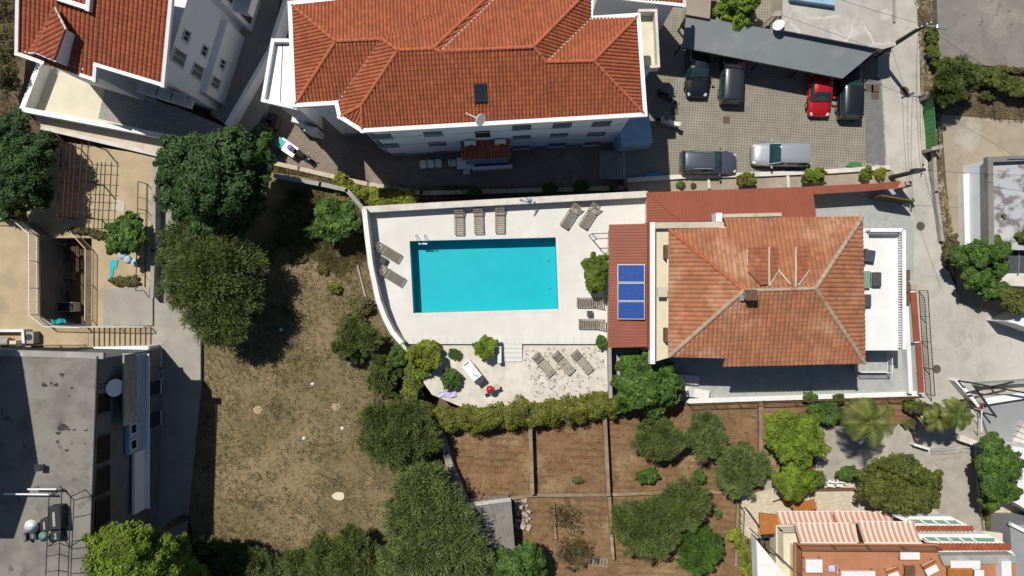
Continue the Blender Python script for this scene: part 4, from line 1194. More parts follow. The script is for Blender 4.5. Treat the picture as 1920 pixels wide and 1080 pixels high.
side_table(1106, 588, ZD, 'small dark square table between the two loungers right of the pool', 0, .21)
# pool ladder
lad = thing('pool_ladder', 'bent steel pool ladder at the upper left corner of the pool', 'ladder', P(788, 452, ZD))
for x in (781, 797):
    a = P(x, 440, ZD); b = P(x + 3, 452, ZD)
    pts = [Vector((a.x, a.y, ZD))] + [Vector((a.x + (b.x-a.x)*t, a.y + (b.y-a.y)*t*1.1, ZD + .75*math.sin(math.pi*min(1, t*.95 + .12)))) for t in (.1, .3, .5, .7, .9)] + [Vector((b.x, b.y - .12, ZD - .9))]
    MB().path(pts, .028, 8).build('handrail', G['chrome'], lad, smooth=True)
for k in range(3):
    a, b = P(784, 453, ZD), P(800, 453, ZD); zz = ZD - .2 - k*.28
    MB().bar((a.x, a.y - .14, zz), (b.x, b.y - .14, zz), .09, .03).build('rung', G['whitepaint'], lad)
# metal drying frame by the bar
fr = thing('towel_rack', 'thin dark metal frame fixed to the edge of the red metal roof', 'metal frame', P(1125, 450, ZD))
q = [P(1110, 438, 3.6), P(1145, 437, 3.6), P(1145, 447, 3.6), P(1119, 448, 3.6)]
for a, b in zip(q, q[1:] + q[:1]): MB().bar(a, b, .05, .05).build('rail', G['dark'], fr)
for i in range(7):
    a = q[0].lerp(q[1], i/6); MB().bar(a, a + Vector((.2, -.42, 0)), .02, .02).build('bar', G['dark'], fr)
for a in (q[0], q[3]): MB().bar(Vector((a.x, a.y, ZD)), a, .05, .05).build('post', G['dark'], fr)
# outdoor sink counter and kettle barbecue on the gravel
c = P(887, 698, ZG + .8); ct = thing('outdoor_counter', 'white outdoor sink counter with dark end on the gravel', 'counter', Vector((c.x, c.y, ZG + .01)), R(-52))
MB().box(-.85, .85, -.33, .33, .0, .82).build('base', G['white'], ct, local=True)
MB().box(-.9, .58, -.38, .38, .82, .88).build('worktop', G['whitepaint'], ct, local=True)
MB().box(.6, .95, -.38, .38, .5, .86).build('grill_box', G['charcoal'], ct, local=True)
MB().box(-.84, -.78, -.25, .25, .885, .9).build('slot', G['dark'], ct, local=True)
mb = MB(); mb.tube((.3, .1, .88), (.3, .1, 1.15), .02); mb.tube((.3, .1, 1.15), (.1, -.1, 1.12), .018); mb.build('tap', G['chrome'], ct, local=True)
c = P(919, 731, ZG + 1); bq = thing('kettle_barbecue', 'round red kettle barbecue on a stand on the gravel', 'barbecue', Vector((c.x, c.y, ZG + .01)), R(20))
MB().lathe([(.05, .55), (.2, .6), (.28, .72), (.3, .82)], (0, 0, 0), 20).build('bowl', G['red'], bq, local=True, smooth=True)
MB().lathe([(.305, .825), (.29, .92), (.22, 1.02), (.1, 1.07), (0, 1.08)], (0, 0, 0), 20).build('lid', G['red'], bq, local=True, smooth=True)
MB().bar((-.07, 0, 1.13), (.07, 0, 1.13), .03, .03).build('handle', G['dark'], bq, local=True)
for a in (0, 2.1, 4.2): MB().tube((math.cos(a)*.12, math.sin(a)*.12, .6), (math.cos(a)*.34, math.sin(a)*.34, 0), .018).build('leg', G['dark'], bq, local=True)
for s in (-1, 1): MB().box(s*.5-.2, s*.5+.2, -.2, .2, .66, .69).build('side_shelf', G['beigewall'], bq, local=True)
c = P(840, 738, ZG + .1); t = thing('folded_tarp', 'crumpled lilac tarpaulin lying between hedge and round bush', 'tarpaulin', c)
mb = MB()
nx, ny = 9, 6
for j in range(ny):
    for i in range(nx): mb.v.append((c.x - .65 + i*.16 + random.uniform(-.04, .04), c.y - .28 + j*.11 + random.uniform(-.03, .03), ZG + .04 + random.random()*.16))
for j in range(ny-1):
    for i in range(nx-1): mb.f.append([j*nx+i, j*nx+i+1, (j+1)*nx+i+1, (j+1)*nx+i]); mb.m.append(0)
mb.build('sheet', G['lilac'], t)
# wall between gravel and patio, wall under the hedge, patio wall
t = thing('garden_divider', 'narrow concrete wall between the gravel and the pool house patio', 'wall', P(1145, 700, 0)); wallrun(t, [(1143, 652), (1145, 745)], -.2, 1.9, .26, 'concrete')
t = thing('patio_border_wall', 'pale wall with metal railing along the lower edge of the pool house patio', 'wall', P(1480, 745, 0))
wallrun(t, [(1290, 752), (1430, 747), (1722, 738)], -.3, .55, .3, 'offwhite', 'white')
railing('patio_railing', 'dark railing on the wall below the pool house patio', [P(1290, 756, .45), P(1430, 751, .45), P(1722, 742, .45)], .9, .14, G['brown'], br=.014)
# patio balcony rail
railing('lattice_railing', 'white railing round the small landing beside the shaded patio', [P(1607, 696, .9), P(1663, 696, .9), P(1663, 660, .9)], .8, .09, G['whitepaint'], br=.016)
MBb = MB().pprism([(1603, 658), (1664, 658), (1664, 698), (1603, 698)], .1, .85).build('landing', G['patio']); MBb['kind'] = 'structure'
# street side wall with red coping and fence
t = thing('street_wall', 'white wall with red coping between the patio and the street', 'wall', P(1715, 640, 0))
wallrun(t, [(1712, 548), (1719, 640)], .0, 1.2, .36, 'white', 'redmetal', .1); wallrun(t, [(1721, 641), (1727, 736)], .0, 1.0, .32, 'white', 'redmetal', .1)
railing('street_fence', 'red brown street fence beside the red coped wall', [P(1722, 545, .02), P(1728, 640, .02), P(1735, 738, .02)], 1.3, .13, G['rust'], br=.013)
t = thing('white_side_wall', 'narrow white wall running beside the patio below the roof terrace', 'wall', P(1706, 640, 0)); wallrun(t, [(1700, 572), (1708, 736)], .1, 1.1, .3, 'white')
# wooden bin store
t = thing('bin_store', 'brown wooden bin store by the street below the roof terrace', 'bin store', P(1697, 538, 0))
for i in range(3): MB().pbox(1689, 506 + i*22, 1706, 526.5 + i*22, .2, 1.4).build('compartment', G['brown'], t, bevel=.02)
for i in range(3): MB().pbox(1688.5, 506 + i*22, 1706.5, 526 + i*22, 1.41, 1.45).build('lid', G['brown'], t)
c = P(1713, 538, .9); t = thing('street_bollard', 'pale rubble pier at the upper end of the street wall', 'pier', Vector((c.x, c.y, 0)))
MB().obox((c.x, c.y, .55), (.28, 0, 0), (0, .24, 0), (0, 0, .55)).build('pier', G['rock'], t, bevel=.06)
# street gate leaf, open
gt = thing('street_gate', 'brown slatted gate leaf standing open beside the red capped wall', 'gate', P(1660, 375, .2))
a, b = P(1626, 377, .25), P(1693, 386, .25); a2, b2 = P(1655, 362, 2.0), P(1692, 372, 2.0)
a = P(1630, 372, .3); b = P(1690, 382, .3); a.z = b.z = .3
for k in range(9):
    zz = .35 + k*.2; MB().bar(Vector((a.x, a.y, zz)), Vector((b.x, b.y, zz)), .05, .17).build('board', G['brown'], gt)
for pnt in (a, (a+b)/2, b): MB().bar(Vector((pnt.x, pnt.y, .2)), Vector((pnt.x, pnt.y, 2.15)), .09, .09).build('post', G['brown'], gt)
MB().bar(Vector((a.x, a.y, 2.16)), Vector((b.x, b.y, 2.16)), .12, .06).build('top_rail', G['brown'], gt)

# terrace furniture
def cushion_seat(name, label, cat, px, py, z, w, d, h, mt, base, rz=0, back=0):
    t = thing(name, label, cat, P(px, py, z + h) - ZU*h, rz)
    MB().box(-w/2, w/2, -d/2, d/2, 0.0, h*.55).build('base', G[base], t, local=True, bevel=.02)
    MB().box(-w/2+.03, w/2-.03, -d/2+.03, d/2-.03, h*.56, h).build('cushion', G[mt], t, local=True, bevel=.05)
    if back: MB().box(-w/2, -w/2+.16, -d/2, d/2, h*.56, h+back).build('backrest', G[mt], t, local=True, bevel=.05)
    return t
cushion_seat('lounge_seat', 'grey ottoman on the white roof terrace', 'seat', 1645, 524, ZT, .7, 1.1, .42, 'charcoal', 'slat')
cushion_seat('lounge_seat', 'charcoal armchair at the house edge of the white roof terrace', 'armchair', 1626, 564, ZT, .7, .95, .42, 'charcoal', 'slat', 0, .35)
cushion_seat('lounge_seat', 'dark sofa at the upper end of the white roof terrace', 'sofa', 1630, 480, ZT, .95, .95, .45, 'charcoal', 'dark', R(-8), .35)
t = thing('glass_table', 'pale green glass table under the eave on the white terrace', 'table', P(1624, 524, ZT)); c = P(1624, 524, ZT + .4)
MB().obox(c, (.28, 0, 0), (0, .62, 0), (0, 0, .015)).build('top', G['greenglass'], t)
for s in (-1, 1): MB().obox(c + Vector((0, s*.5, -.21)), (.22, 0, 0), (0, .03, 0), (0, 0, .19)).build('leg', G['whitepaint'], t)
# patio things near the fig tree
def sunbed(label, px, py, z, rz, mt='whitecloth'):
    t = thing('sunbed', label, 'sunbed', P(px, py, z + .4) - ZU*.4, rz)
    MB().box(-.95, .95, -.36, .36, .22, .3).build('frame', G['whitepaint'], t, local=True)
    MB().box(-.93, .3, -.34, .34, .3, .4).build('mattress', G[mt], t, local=True, bevel=.04)
    mb = MB(); mb.obox((.6, 0, .5), (.3, 0, .14), (0, .34, 0), (-.02, 0, .05)); mb.build('backrest', G[mt], t, local=True)
    for a in (-.85, .8):
        for s in (-1, 1): MB().box(a-.03, a+.03, s*.3-.03, s*.3+.03, 0, .22).build('leg', G['whitepaint'], t, local=True)
sunbed('white sunbed on the shaded patio right of the leafy tree, upper one', 1288, 712, .2, R(175))
sunbed('white sunbed on the sunny patio edge right of the leafy tree, lower one', 1308, 738, .2, R(170))

# planter in front of the apartment and parking
t = thing('planter_wall', 'low stone kerb wall along the lower edge of the parking area', 'wall', P(1400, 330, 0)); wallrun(t, [(1178, 338), (1280, 331), (1420, 327), (1560, 321), (1668, 314)], -.3, .3, .3, 'beigewall', 'offwhite', .04)
ground_piece('planter_bed', [(1178, 340), (1672, 318), (1690, 345), (1530, 352), (1215, 362), (1178, 362)], B, .12, 'lot_beige')
for x in (1328, 1477):
    tt = thing('planter_divider', 'short concrete divider in the planter %s' % ('below the dark parked hatchback' if x < 1400 else 'below the silver car'), 'kerb', P(x, 340, 0)); wallrun(tt, [(x, 328), (x + 2, 352)], -.1, .3, .2, 'offwhite')
t = thing('green_mat', 'green plastic sheet lying at the lower right of the parking area', 'sheet', P(1602, 310, .0)); MB().pprism([(1587, 312), (1594, 304), (1614, 305), (1615, 314)], .01, .12).build('sheet', G['greygreen'], t)
t = thing('blue_bench', 'flat blue plastic board in the building shadow beside the dark hatchback', 'board', P(1226, 329, 0)); MB().pprism([(1211, 325), (1240, 323), (1241, 333), (1212, 334)], .28, .34).build('top', G['bluep'], t)
for x in (1215, 1237):
    c = P(x, 329, .2); MB().obox((c.x, c.y, .14), (.05, 0, 0), (0, .12, 0), (0, 0, .14)).build('leg', G['bluep'], t)
# western planter and old walls between courtyard and field
t = thing('courtyard_kerb', 'beige kerb wall between the brown courtyard and the weedy bank', 'wall', P(600, 330, -1)); wallrun(t, [(470, 296), (560, 316), (650, 337), (690, 345), (790, 362), (1178, 352)], -1.7, -.8, .34, 'beigewall')
t = thing('bank_wall', 'weathered grey wall stepping down the weedy bank to the pool corner', 'wall', P(600, 345, -1)); wallrun(t, [(515, 329), (600, 345), (650, 356), (683, 394)], -1.7, .55, .32, 'concrete')
ground_piece('weedy_bank', [(470, 298), (690, 344), (800, 362), (1212, 352), (1212, 366), (684, 394), (652, 358), (510, 330)], B, -.95, 'soil')
t = thing('old_kerb', 'thin old concrete kerb in the dry field left of the curved wall', 'kerb', P(680, 540, -.3)); wallrun(t, [(670, 498), (690, 575)], -.4, -.1, .12, 'concrete')
# garden plot walls
def gwall(label, pp, z1=.85, w=.3, m='earthwall'):
    t = thing('garden_wall', label, 'wall', P(*pp[0], 0)); wallrun(t, pp, -.3, z1, w, m); return t
gwall('low wall between the two leftmost brown garden plots', [(994, 796), (998, 925)])
gwall('low wall between the middle brown plot and the olive grove', [(1134, 782), (1141, 928)])
gwall('weathered wall along the left side of the brown garden plots', [(822, 806), (846, 880), (872, 945)], .9, .5, 'stonewall')
gwall('low cross wall under the middle brown plot', [(872, 946), (1000, 929), (1140, 928), (1240, 924)], .2, .25)
gwall('low cross wall right of the olive trees', [(1330, 922), (1362, 925)], .2, .25)
gwall('low wall between the lower brown plot and the lower olives', [(1143, 930), (1146, 1000), (1150, 1048)], .5, .24)
gwall('short low wall left of the lower brown plot', [(1038, 945), (1042, 1010)], .25, .16)
gwall('low wall at the right side of the upper olive grove', [(1427, 752), (1427, 860)], .4, .3)
gwall('low wall with wires beside the crazy paved terrace', [(1384, 945), (1380, 1060)], .3, .2)
# ruined shed at the lower edge of the plots
t = thing('garden_shed', 'small shed with grey sheet roof at the lower left of the garden plots', 'shed', P(925, 985, 0))
q = [P(868, 947, 2.1), P(958, 936, 2.1), P(966, 1034, 1.8), P(925, 1036, 1.8)]
mb = MB(); mb.add(q + [p - ZU*.08 for p in q], [(0, 3, 2, 1), (4, 5, 6, 7), (0, 1, 5, 4), (1, 2, 6, 5), (2, 3, 7, 6), (3, 0, 4, 7)]); mb.build('roof', G['lot_grey'], t)
MB().bar(q[0] + ZU*.06, q[1] + ZU*.06, .3, .08).build('roof_edge', G['crackroof'], t)
for k in range(1, 8):
    a = q[0].lerp(q[1], k/8) + ZU*.015; b = q[3].lerp(q[2], k/8) + ZU*.015; MB().bar(a, b, .03, .03).build('roof_seam', G['concrete'], t)
MB().prism(offset_poly(q, .2), -.1, 1.72).build('wall', G['stonewall'], t)
rubble = thing('rubble_heap', 'heap of broken pale stones right of the garden shed', 'rubble', P(978, 965, 0))
for i in range(34):
    c = P(random.uniform(966, 992), random.uniform(938, 990), .1); s = random.uniform(.08, .26)
    mb = MB(); a = random.random()*3; mb.obox((c.x, c.y, random.uniform(-.02, .3)), (s*math.cos(a), s*math.sin(a), random.uniform(-.06, .06)), (-s*.7*math.sin(a), s*.7*math.cos(a), 0), (.02, .02, s*.5)); mb.build('stone', G['rock' if i % 3 else 'concrete'], rubble, bevel=.02)
lad2 = thing('wooden_pallet', 'grey wooden pallet lying at the bottom of the lower brown plot', 'pallet', P(1118, 1053, 0), R(-6))
for i in range(7): MB().box(-.85 + i*.27, -.72 + i*.27, -.35, .35, .05, .08).build('slat', G['slat'], lad2, local=True)
for s in (-.3, .3): MB().box(-.9, .95, s-.04, s+.04, -.02, .05).build('bearer', G['slat'], lad2, local=True)
# stones scattered over the dry field
stones = thing('field_rock', 'pale flat rock lying in the lower part of the dry field', 'rock', P(635, 930, -.3))
mb = MB(); c = P(635, 930, -.25); vs = [(c.x + math.cos(a)*random.uniform(.45, .62), c.y + math.sin(a)*random.uniform(.3, .42)) for a in [i*.5236 for i in range(12)]]
mb.prism(vs, -.4, -.2); mb.build('rock', G['stripe_b'], stones, bevel=.05)
for i, (x, y, lab) in enumerate(((527, 618, 'small white stone in the dry field right of the dark trees'), (586, 720, 'small white stone in the middle of the dry field'), (642, 803, 'tiny white stone left of the feathery tree'), (570, 822, 'flat white scrap in the dry field'))):
    c = P(x, y, -.28); mb = MB(); mb.lathe([(.1, -.05), (.14, .03), (.06, .1)], (c.x, c.y, -.28), 7); tag(mb.build('stone', G['white']), lab, 'stone')
for i, (x, y) in enumerate(((482, 768), (630, 763))):
    c = P(x, y, -.28); mb = MB(); vs = [(c.x + math.cos(a)*random.uniform(.3, .5), c.y + math.sin(a)*random.uniform(.25, .4)) for a in [k*.628 for k in range(10)]]
    mb.prism(vs, -.4, -.285); o = mb.build('bare_patch', G['yard']); o['kind'] = 'structure'

# ---------------------------------------------------------------- vehicles
G['carglass'] = mat('car_glass', (.015, .045, .05), rough=.04, spec=.9, coat=.4)  # teal reflection of the windscreens put into the glass colour
G['headlamp'] = mat('headlamp', (.6, .62, .63), rough=.1, coat=.8)
G['taillamp'] = mat('taillamp', (.30, .008, .01), rough=.15, coat=.8)
G['rim'] = mat('alloy_rim', (.45, .46, .47), rough=.3, metal=.9)
G['plate'] = mat('number_plate', (.75, .75, .74), rough=.5)

def loft(mb, rings):
    n = len(rings[0]); b = len(mb.v)
    for r in rings: mb.v += [tuple(p) for p in r]
    for k in range(len(rings)-1):
        for i in range(n-1):
            mb.f.append([b+k*n+i, b+(k+1)*n+i, b+(k+1)*n+i+1, b+k*n+i+1]); mb.m.append(mb.cur)
    mb.f.append([b+i for i in range(n)]); mb.m.append(mb.cur)
    mb.f.append([b+(len(rings)-1)*n+i for i in reversed(range(n))]); mb.m.append(mb.cur)

def car(label, px, py, ang, L, W, Ht, colr, kind='hatch', z=0.0, rails=False):
    """nose towards +x; ang turns it on the ground"""
    t = thing('parked_car', label, 'car', P(px, py, z + .9) - ZU*.9, ang, group='cars on the parking area')
    m = paint('car_paint', colr); h = L/2; w = W/2
    belt = .92 if kind != 'sedan' else .86
    # lower body: x fraction, half width factor, top height
    st = [(-1.0, .78, .62), (-.985, .90, .78), (-.93, .97, belt), (-.7, 1.0, belt+.02), (-.3, 1.0, belt+.02), (.1, 1.0, belt), (.32, .995, belt-.02), (.45, .985, belt-.06), (.7, .965, belt-.13), (.88, .92, belt-.22), (.965, .82, belt-.32), (1.0, .66, belt-.42)]
    rings = []
    for f, wf, zt in st:
        ww = w*wf; x = f*h
        half = [(ww*.94, .2), (ww*1.0, .36), (ww*1.0, zt-.22), (ww*.965, zt-.07), (ww*.86, zt), (ww*.5, zt+.028), (0, zt+.04)]
        r = [(x - (.0), -y, zz) for y, zz in half] + [(x, y, zz) for y, zz in reversed(half[:-1])]
        rings.append(r)
    mb = MB(); loft(mb, rings); body = mb.build('body', m, t, local=True, smooth=True)
    e = body.modifiers.new('edges', 'EDGE_SPLIT'); e.split_angle = R(38)
    # greenhouse
    if kind == 'sedan': cab = [(-.72, .78, .0), (-.42, .74, .93), (-.2, .74, 1.0), (.08, .74, 1.0), (.22, .72, .9), (.50, .80, .0)]
    elif kind == 'suv': cab = [(-.96, .80, .0), (-.90, .78, .86), (-.78, .77, .97), (-.1, .77, 1.0), (.12, .76, .92), (.43, .83, .0)]
    else: cab = [(-.94, .80, .0), (-.84, .76, .80), (-.68, .75, .95), (-.15, .75, 1.0), (.1, .74, .93), (.44, .82, .0)]
    rings = []; roofr = []
    for f, wf, k in cab:
        x = f*h; zr = belt + .02 + (Ht - belt - .02)*k; ww = w*wf; wb = w*.93
        half = [(wb, belt-.02), (ww + (wb-ww)*.15, zr-.06 if k > 0 else belt+.005), (ww*.86, zr if k > 0 else belt+.02), (ww*.45, zr+.02 if k > 0 else belt+.03), (0, zr+.03 if k > 0 else belt+.035)]
        r = [(x, -y, zz) for y, zz in half] + [(x, y, zz) for y, zz in reversed(half[:-1])]
        rings.append(r)
        if k > .6: roofr.append([(x, -(ww + (wb-ww)*.15)*1.005, zr-.055), (x, -ww*.86, zr+.012), (x, -ww*.45, zr+.032), (x, 0, zr+.042), (x, ww*.45, zr+.032), (x, ww*.86, zr+.012), (x, (ww + (wb-ww)*.15)*1.005, zr-.055)])
    mb = MB(); loft(mb, rings); mb.build('windows', G['carglass'], t, local=True, smooth=True)
    mb = MB(); b = 0
    n = 7
    for r in roofr: mb.v += r
    for k in range(len(roofr)-1):
        for i in range(n-1): mb.f.append([k*n+i, (k+1)*n+i, (k+1)*n+i+1, k*n+i+1]); mb.m.append(0)
    mb.build('roof', m, t, local=True, smooth=True)
    # pillars
    for s in (-1, 1):
        i0, i1 = len(cab)-2, len(cab)-1
        A_ = rings[i0][1 if s < 0 else -2]; B_ = rings[i1][1 if s < 0 else -2]
        MB().bar(Vector(A_) + ZU*.02, Vector(B_) + ZU*.02, .07, .05).build('pillar', m, t, local=True)
        A_ = rings[1][1 if s < 0 else -2]; B_ = rings[0][1 if s < 0 else -2]
        MB().bar(Vector(A_) + ZU*.01, Vector(B_) + ZU*.01, .1, .05).build('pillar', m, t, local=True)
        c = rings[2][0 if s < 0 else -1]; d = rings[3][1 if s < 0 else -2]
        MB().bar((-.05*h, s*w*.935, belt), (-.07*h, s*(w*.80), Ht-.07), .08, .03).build('pillar', m, t, local=True)
        # mirrors, lamps, wheels
        MB().obox((.36*h, s*(w+.1), belt+.07), (.07, 0, 0), (0, .11, 0), (0, 0, .07)).build('mirror', m, t, local=True, bevel=.03)
        MB().obox((.93*h, s*w*.70, belt-.24), (.10, -s*.05, -.05), (.02, s*.09, 0), (0, 0, .045)).build('headlight', G['headlamp'], t, local=True, bevel=.02)
        MB().obox((-.955*h, s*w*.80, belt-.06), (.055, 0, .0), (0, .13, 0), (0, 0, .13)).build('taillight', G['taillamp'], t, local=True, bevel=.02)
        MB().bar((-.8*h, s*(w-.002), .5), (.6*h, s*(w-.002), .5), .02, .06).build('trim_strip', G['dark'], t, local=True)
        if rails: MB().bar((-.62*h, s*w*.70, Ht+.06), (.02*h, s*w*.70, Ht+.07), .04, .04).build('roof_rail', G['steel'], t, local=True)
        for x in (-.60*h, .60*h):
            wh = MB().tube((x, s*(w-.2), .31), (x, s*(w+.012), .31), .31, 18).build('tyre', G['black'], t, local=True)
            MB().tube((x, s*(w+.012), .31), (x, s*(w+.022), .31), .2, 12).build('rim', G['rim'], wh, local=True)
    MB().obox((h*.985, 0, .42), (.03, 0, 0), (0, .26, 0), (0, 0, .055)).build('number_plate', G['plate'], t, local=True)
    MB().obox((-h*.99, 0, .62), (.02, 0, 0), (0, .26, 0), (0, 0, .055)).build('number_plate', G['plate'], t, local=True)
    MB().obox((h*.99, 0, .30), (.03, 0, 0), (0, w*.6, 0), (0, 0, .07)).build('grille', G['dark'], t, local=True)
    mb = MB(); mb.bar((.43*h, -.3, belt+.05), (.36*h, .25, belt+.12), .02, .015); mb.build('wiper', G['dark'], t, local=True)
    return t
car('black car half under the grey carport, nearest the apartment block', 1310, 126, R(-92), 4.4, 1.82, 1.45, (.010, .012, .018), 'hatch')
car('dark grey hatchback half under the carport, second from the apartment block', 1374, 140, R(88), 4.4, 1.78, 1.5, (.03, .034, .04), 'suv')
car('bright red car half under the carport', 1540, 164, R(-91), 4.3, 1.8, 1.42, (.45, .008, .014), 'sedan')
car('black car at the street end of the carport', 1597, 170, R(89), 4.3, 1.8, 1.5, (.012, .016, .018), 'suv')
car('dark blue grey estate car parked along the planter wall', 1330, 304, R(-1), 4.35, 1.82, 1.55, (.075, .085, .105), 'suv', rails=True)
car('silver grey car parked along the planter wall', 1466, 289, R(179), 4.45, 1.85, 1.5, (.33, .35, .37), 'suv')

def scooter(label, px, py, ang, colr, z=0.0, seatm='black', cat='scooter'):
    t = thing('motor_scooter', label, cat, P(px, py, z + .6) - ZU*.6, ang, group='parked two wheelers')
    m = paint('scooter_paint', colr)
    for x in (-.6, .62):
        wv = MB().tube((x, -.06, .25), (x, .06, .25), .25, 16).build('tyre', G['black'], t, local=True)
        MB().tube((x, -.065, .25), (x, .065, .25), .15, 10).build('rim', G['rim'], wv, local=True)
    mb = MB(); rings = []
    for x, w, z0, z1 in ((-.85, .10, .55, .70), (-.7, .17, .38, .76), (-.35, .2, .3, .74), (-.05, .17, .24, .5), (.15, .17, .22, .34), (.35, .16, .22, .4)):
        rings.append([(x, -w, z0), (x, -w*1.05, (z0+z1)/2), (x, -w*.7, z1), (x, 0, z1+.02), (x, w*.7, z1), (x, w*1.05, (z0+z1)/2), (x, w, z0)])
    loft(mb, rings); mb.build('body', m, t, local=True, smooth=True)
    mb = MB(); mb.obox((.42, 0, .62), (.05, 0, -.12), (0, .21, 0), (.10, 0, .30)); mb.build('leg_shield', m, t, local=True, bevel=.03)
    mb = MB(); mb.obox((-.4, 0, .81), (.42, 0, .02), (0, .15, 0), (0, 0, .05)); mb.build('seat', G[seatm], t, local=True, bevel=.04)
    MB().tube((.6, 0, .25), (.4, 0, .98), .035, 8).build('fork', G['steel'], t, local=True)
    MB().bar((.40, -.34, 1.0), (.40, .34, 1.0), .04, .04).build('handlebar', G['dark'], t, local=True)
    for s in (-1, 1):
        mr = MB().tube((.4, s*.3, 1.0), (.42, s*.4, 1.2), .012, 5).build('mirror_stalk', G['dark'], t, local=True)
        MB().obox((.42, s*.4, 1.24), (.02, 0, 0), (0, .07, 0), (0, 0, .05)).build('mirror', G['chrome'], mr, local=True)
    MB().lathe([(.0, -.1), (.1, -.06), (.12, 0), (.09, .05), (0, .07)], (.5, 0, .9), 10).build('headlamp', G['headlamp'], t, local=True, smooth=True)
    MB().box(-1.0, -.72, -.18, .18, .82, 1.05).build('top_box', G['dark'] if seatm == 'black' else m, t, local=True, bevel=.04)
    return t
scooter('dark scooter in the building shadow at the edge of the parking area', 1252, 182, R(-25), (.02, .02, .022))
scooter('cream scooter at the edge of the parking area beside the building shadow', 1252, 228, R(160), (.62, .66, .42), seatm='whitecloth')
scooter('dark scooter at the end of the white table in the apartment courtyard', 570, 293, R(-30), (.015, .015, .017), -1.5)

# ---------------------------------------------------------------- carport, buildings at the top right
cp = thing('carport', 'long grey sheet metal carport roof over the parked cars', 'carport', P(1450, 90, 0))
q = [P(1287, 28, 2.7), P(1648, 90, 2.7), P(1580, 147, 2.5), P(1279, 89, 2.5)]
n = 9
for i in range(n):
    a0_, a1_ = i/n, (i+1)/n
    f = [q[0].lerp(q[1], a0_), q[0].lerp(q[1], a1_), q[3].lerp(q[2], a1_), q[3].lerp(q[2], a0_)]
    f = [p + ZU*(.006*(i % 2)) for p in f]
    mb = MB(); mb.add(f + [p - ZU*.05 for p in f], [(0, 3, 2, 1), (4, 5, 6, 7), (0, 1, 5, 4), (1, 2, 6, 5), (2, 3, 7, 6), (3, 0, 4, 7)]); mb.build('roof_sheet', G['carport'], cp)
for e in (0, .25, .5, .75, 1):
    for s, t_ in ((q[3], q[2]),):
        p = s.lerp(t_, e) + Vector((0, .25, 0)); MB().bar((p.x, p.y, 0), (p.x, p.y, 2.43), .1, .1).build('post', G['dark'], cp)
    p = q[0].lerp(q[1], e) - Vector((0, .25, 0)); MB().bar((p.x, p.y, 0), (p.x, p.y, 2.6), .1, .1).build('post', G['dark'], cp)
MB().bar(q[3] - ZU*.12, q[2] - ZU*.12, .08, .12).build('beam', G['dark'], cp); MB().bar(q[0] - ZU*.12, q[1] - ZU*.12, .08, .12).build('beam', G['dark'], cp)

cb = thing('flat_roof_building', 'low building with cracked pale concrete flat roof at the top of the street', 'building', P(1570, 40, 0))
MB().pprism([(1468, -60), (1676, -60), (1680, 85), (1655, 92), (1466, 56)], 3.0, 3.2).build('roof', G['crackroof'], cb)
MB().prism(offset_poly([P(a, b, 3.1) for a, b in ((1468, -60), (1676, -60), (1680, 85), (1655, 92), (1466, 56))], .15), -.1, 3.0).build('wall', G['beigewall'], cb)
MB().bar(P(1676, -60, 3.25), P(1677, 42, 3.25), .2, .2).build('roof_kerb', G['concrete'], cb)
MB().pprism([(1480, -40), (1565, -40), (1566, 10), (1482, -2)], 3.2, 3.7).build('roof_hatch', G['lightblue'], cb)
t = thing('concrete_slab_roof', 'beige concrete slab roof between carport and the top edge', 'roof slab', P(1312, 15, 0))
MB().pprism([(1289, -60), (1337, -60), (1331, 35), (1286, 27)], 2.75, 2.95).build('slab', G['lot_beige'], t)
MB().prism(offset_poly([P(a, b, 2.9) for a, b in ((1289, -60), (1337, -60), (1331, 33), (1286, 26))], .2), -.1, 2.75).build('wall', G['beigewall'], t)
nb = thing('neighbour_house', 'white house with a strip of orange roof cut by the top edge', 'house', P(1200, -20, 0))
q = [P(1115, -60, 7.6), P(1282, -60, 7.6), P(1283, 11, 6.6), P(1113, -8, 6.6)]
tile_slope('roof_tiles', q, G['tile'], nb); underlay(nb, [q]); fascia(nb, [q[1], q[2], q[3]], .22, .24)
MB().prism(offset_poly(q, .4), -1.6, 6.4).build('wall', G['wallwhite'], nb)
t = thing('satellite_dish', 'white satellite dish at the upper edge of the carport', 'satellite dish', P(1460, 47, 2.9)); c = P(1460, 47, 3.4)
MB().disc(c, (-.5, .2, .8), .42, .05, 18).build('dish', G['whitepaint'], t); MB().tube(c - ZU*.6, c, .03).build('mast', G['steel'], t); MB().tube(c, c + Vector((-.35, .1, .5)), .015).build('feed_arm', G['steel'], t)
t = thing('grey_awning', 'small grey sheet awning left of the cracked concrete roof', 'awning', P(1455, 25, 2)); MB().pprism([(1445, 31), (1454, 20), (1468, 20), (1464, 30)], 2.6, 2.7).build('sheet', G['concrete'], t)
for x, y in ((1450, 28), (1465, 22)):
    c = P(x, y, 2.6); MB().tube((c.x, c.y, 0), (c.x, c.y, 2.6), .03).build('post', G['dark'], t)

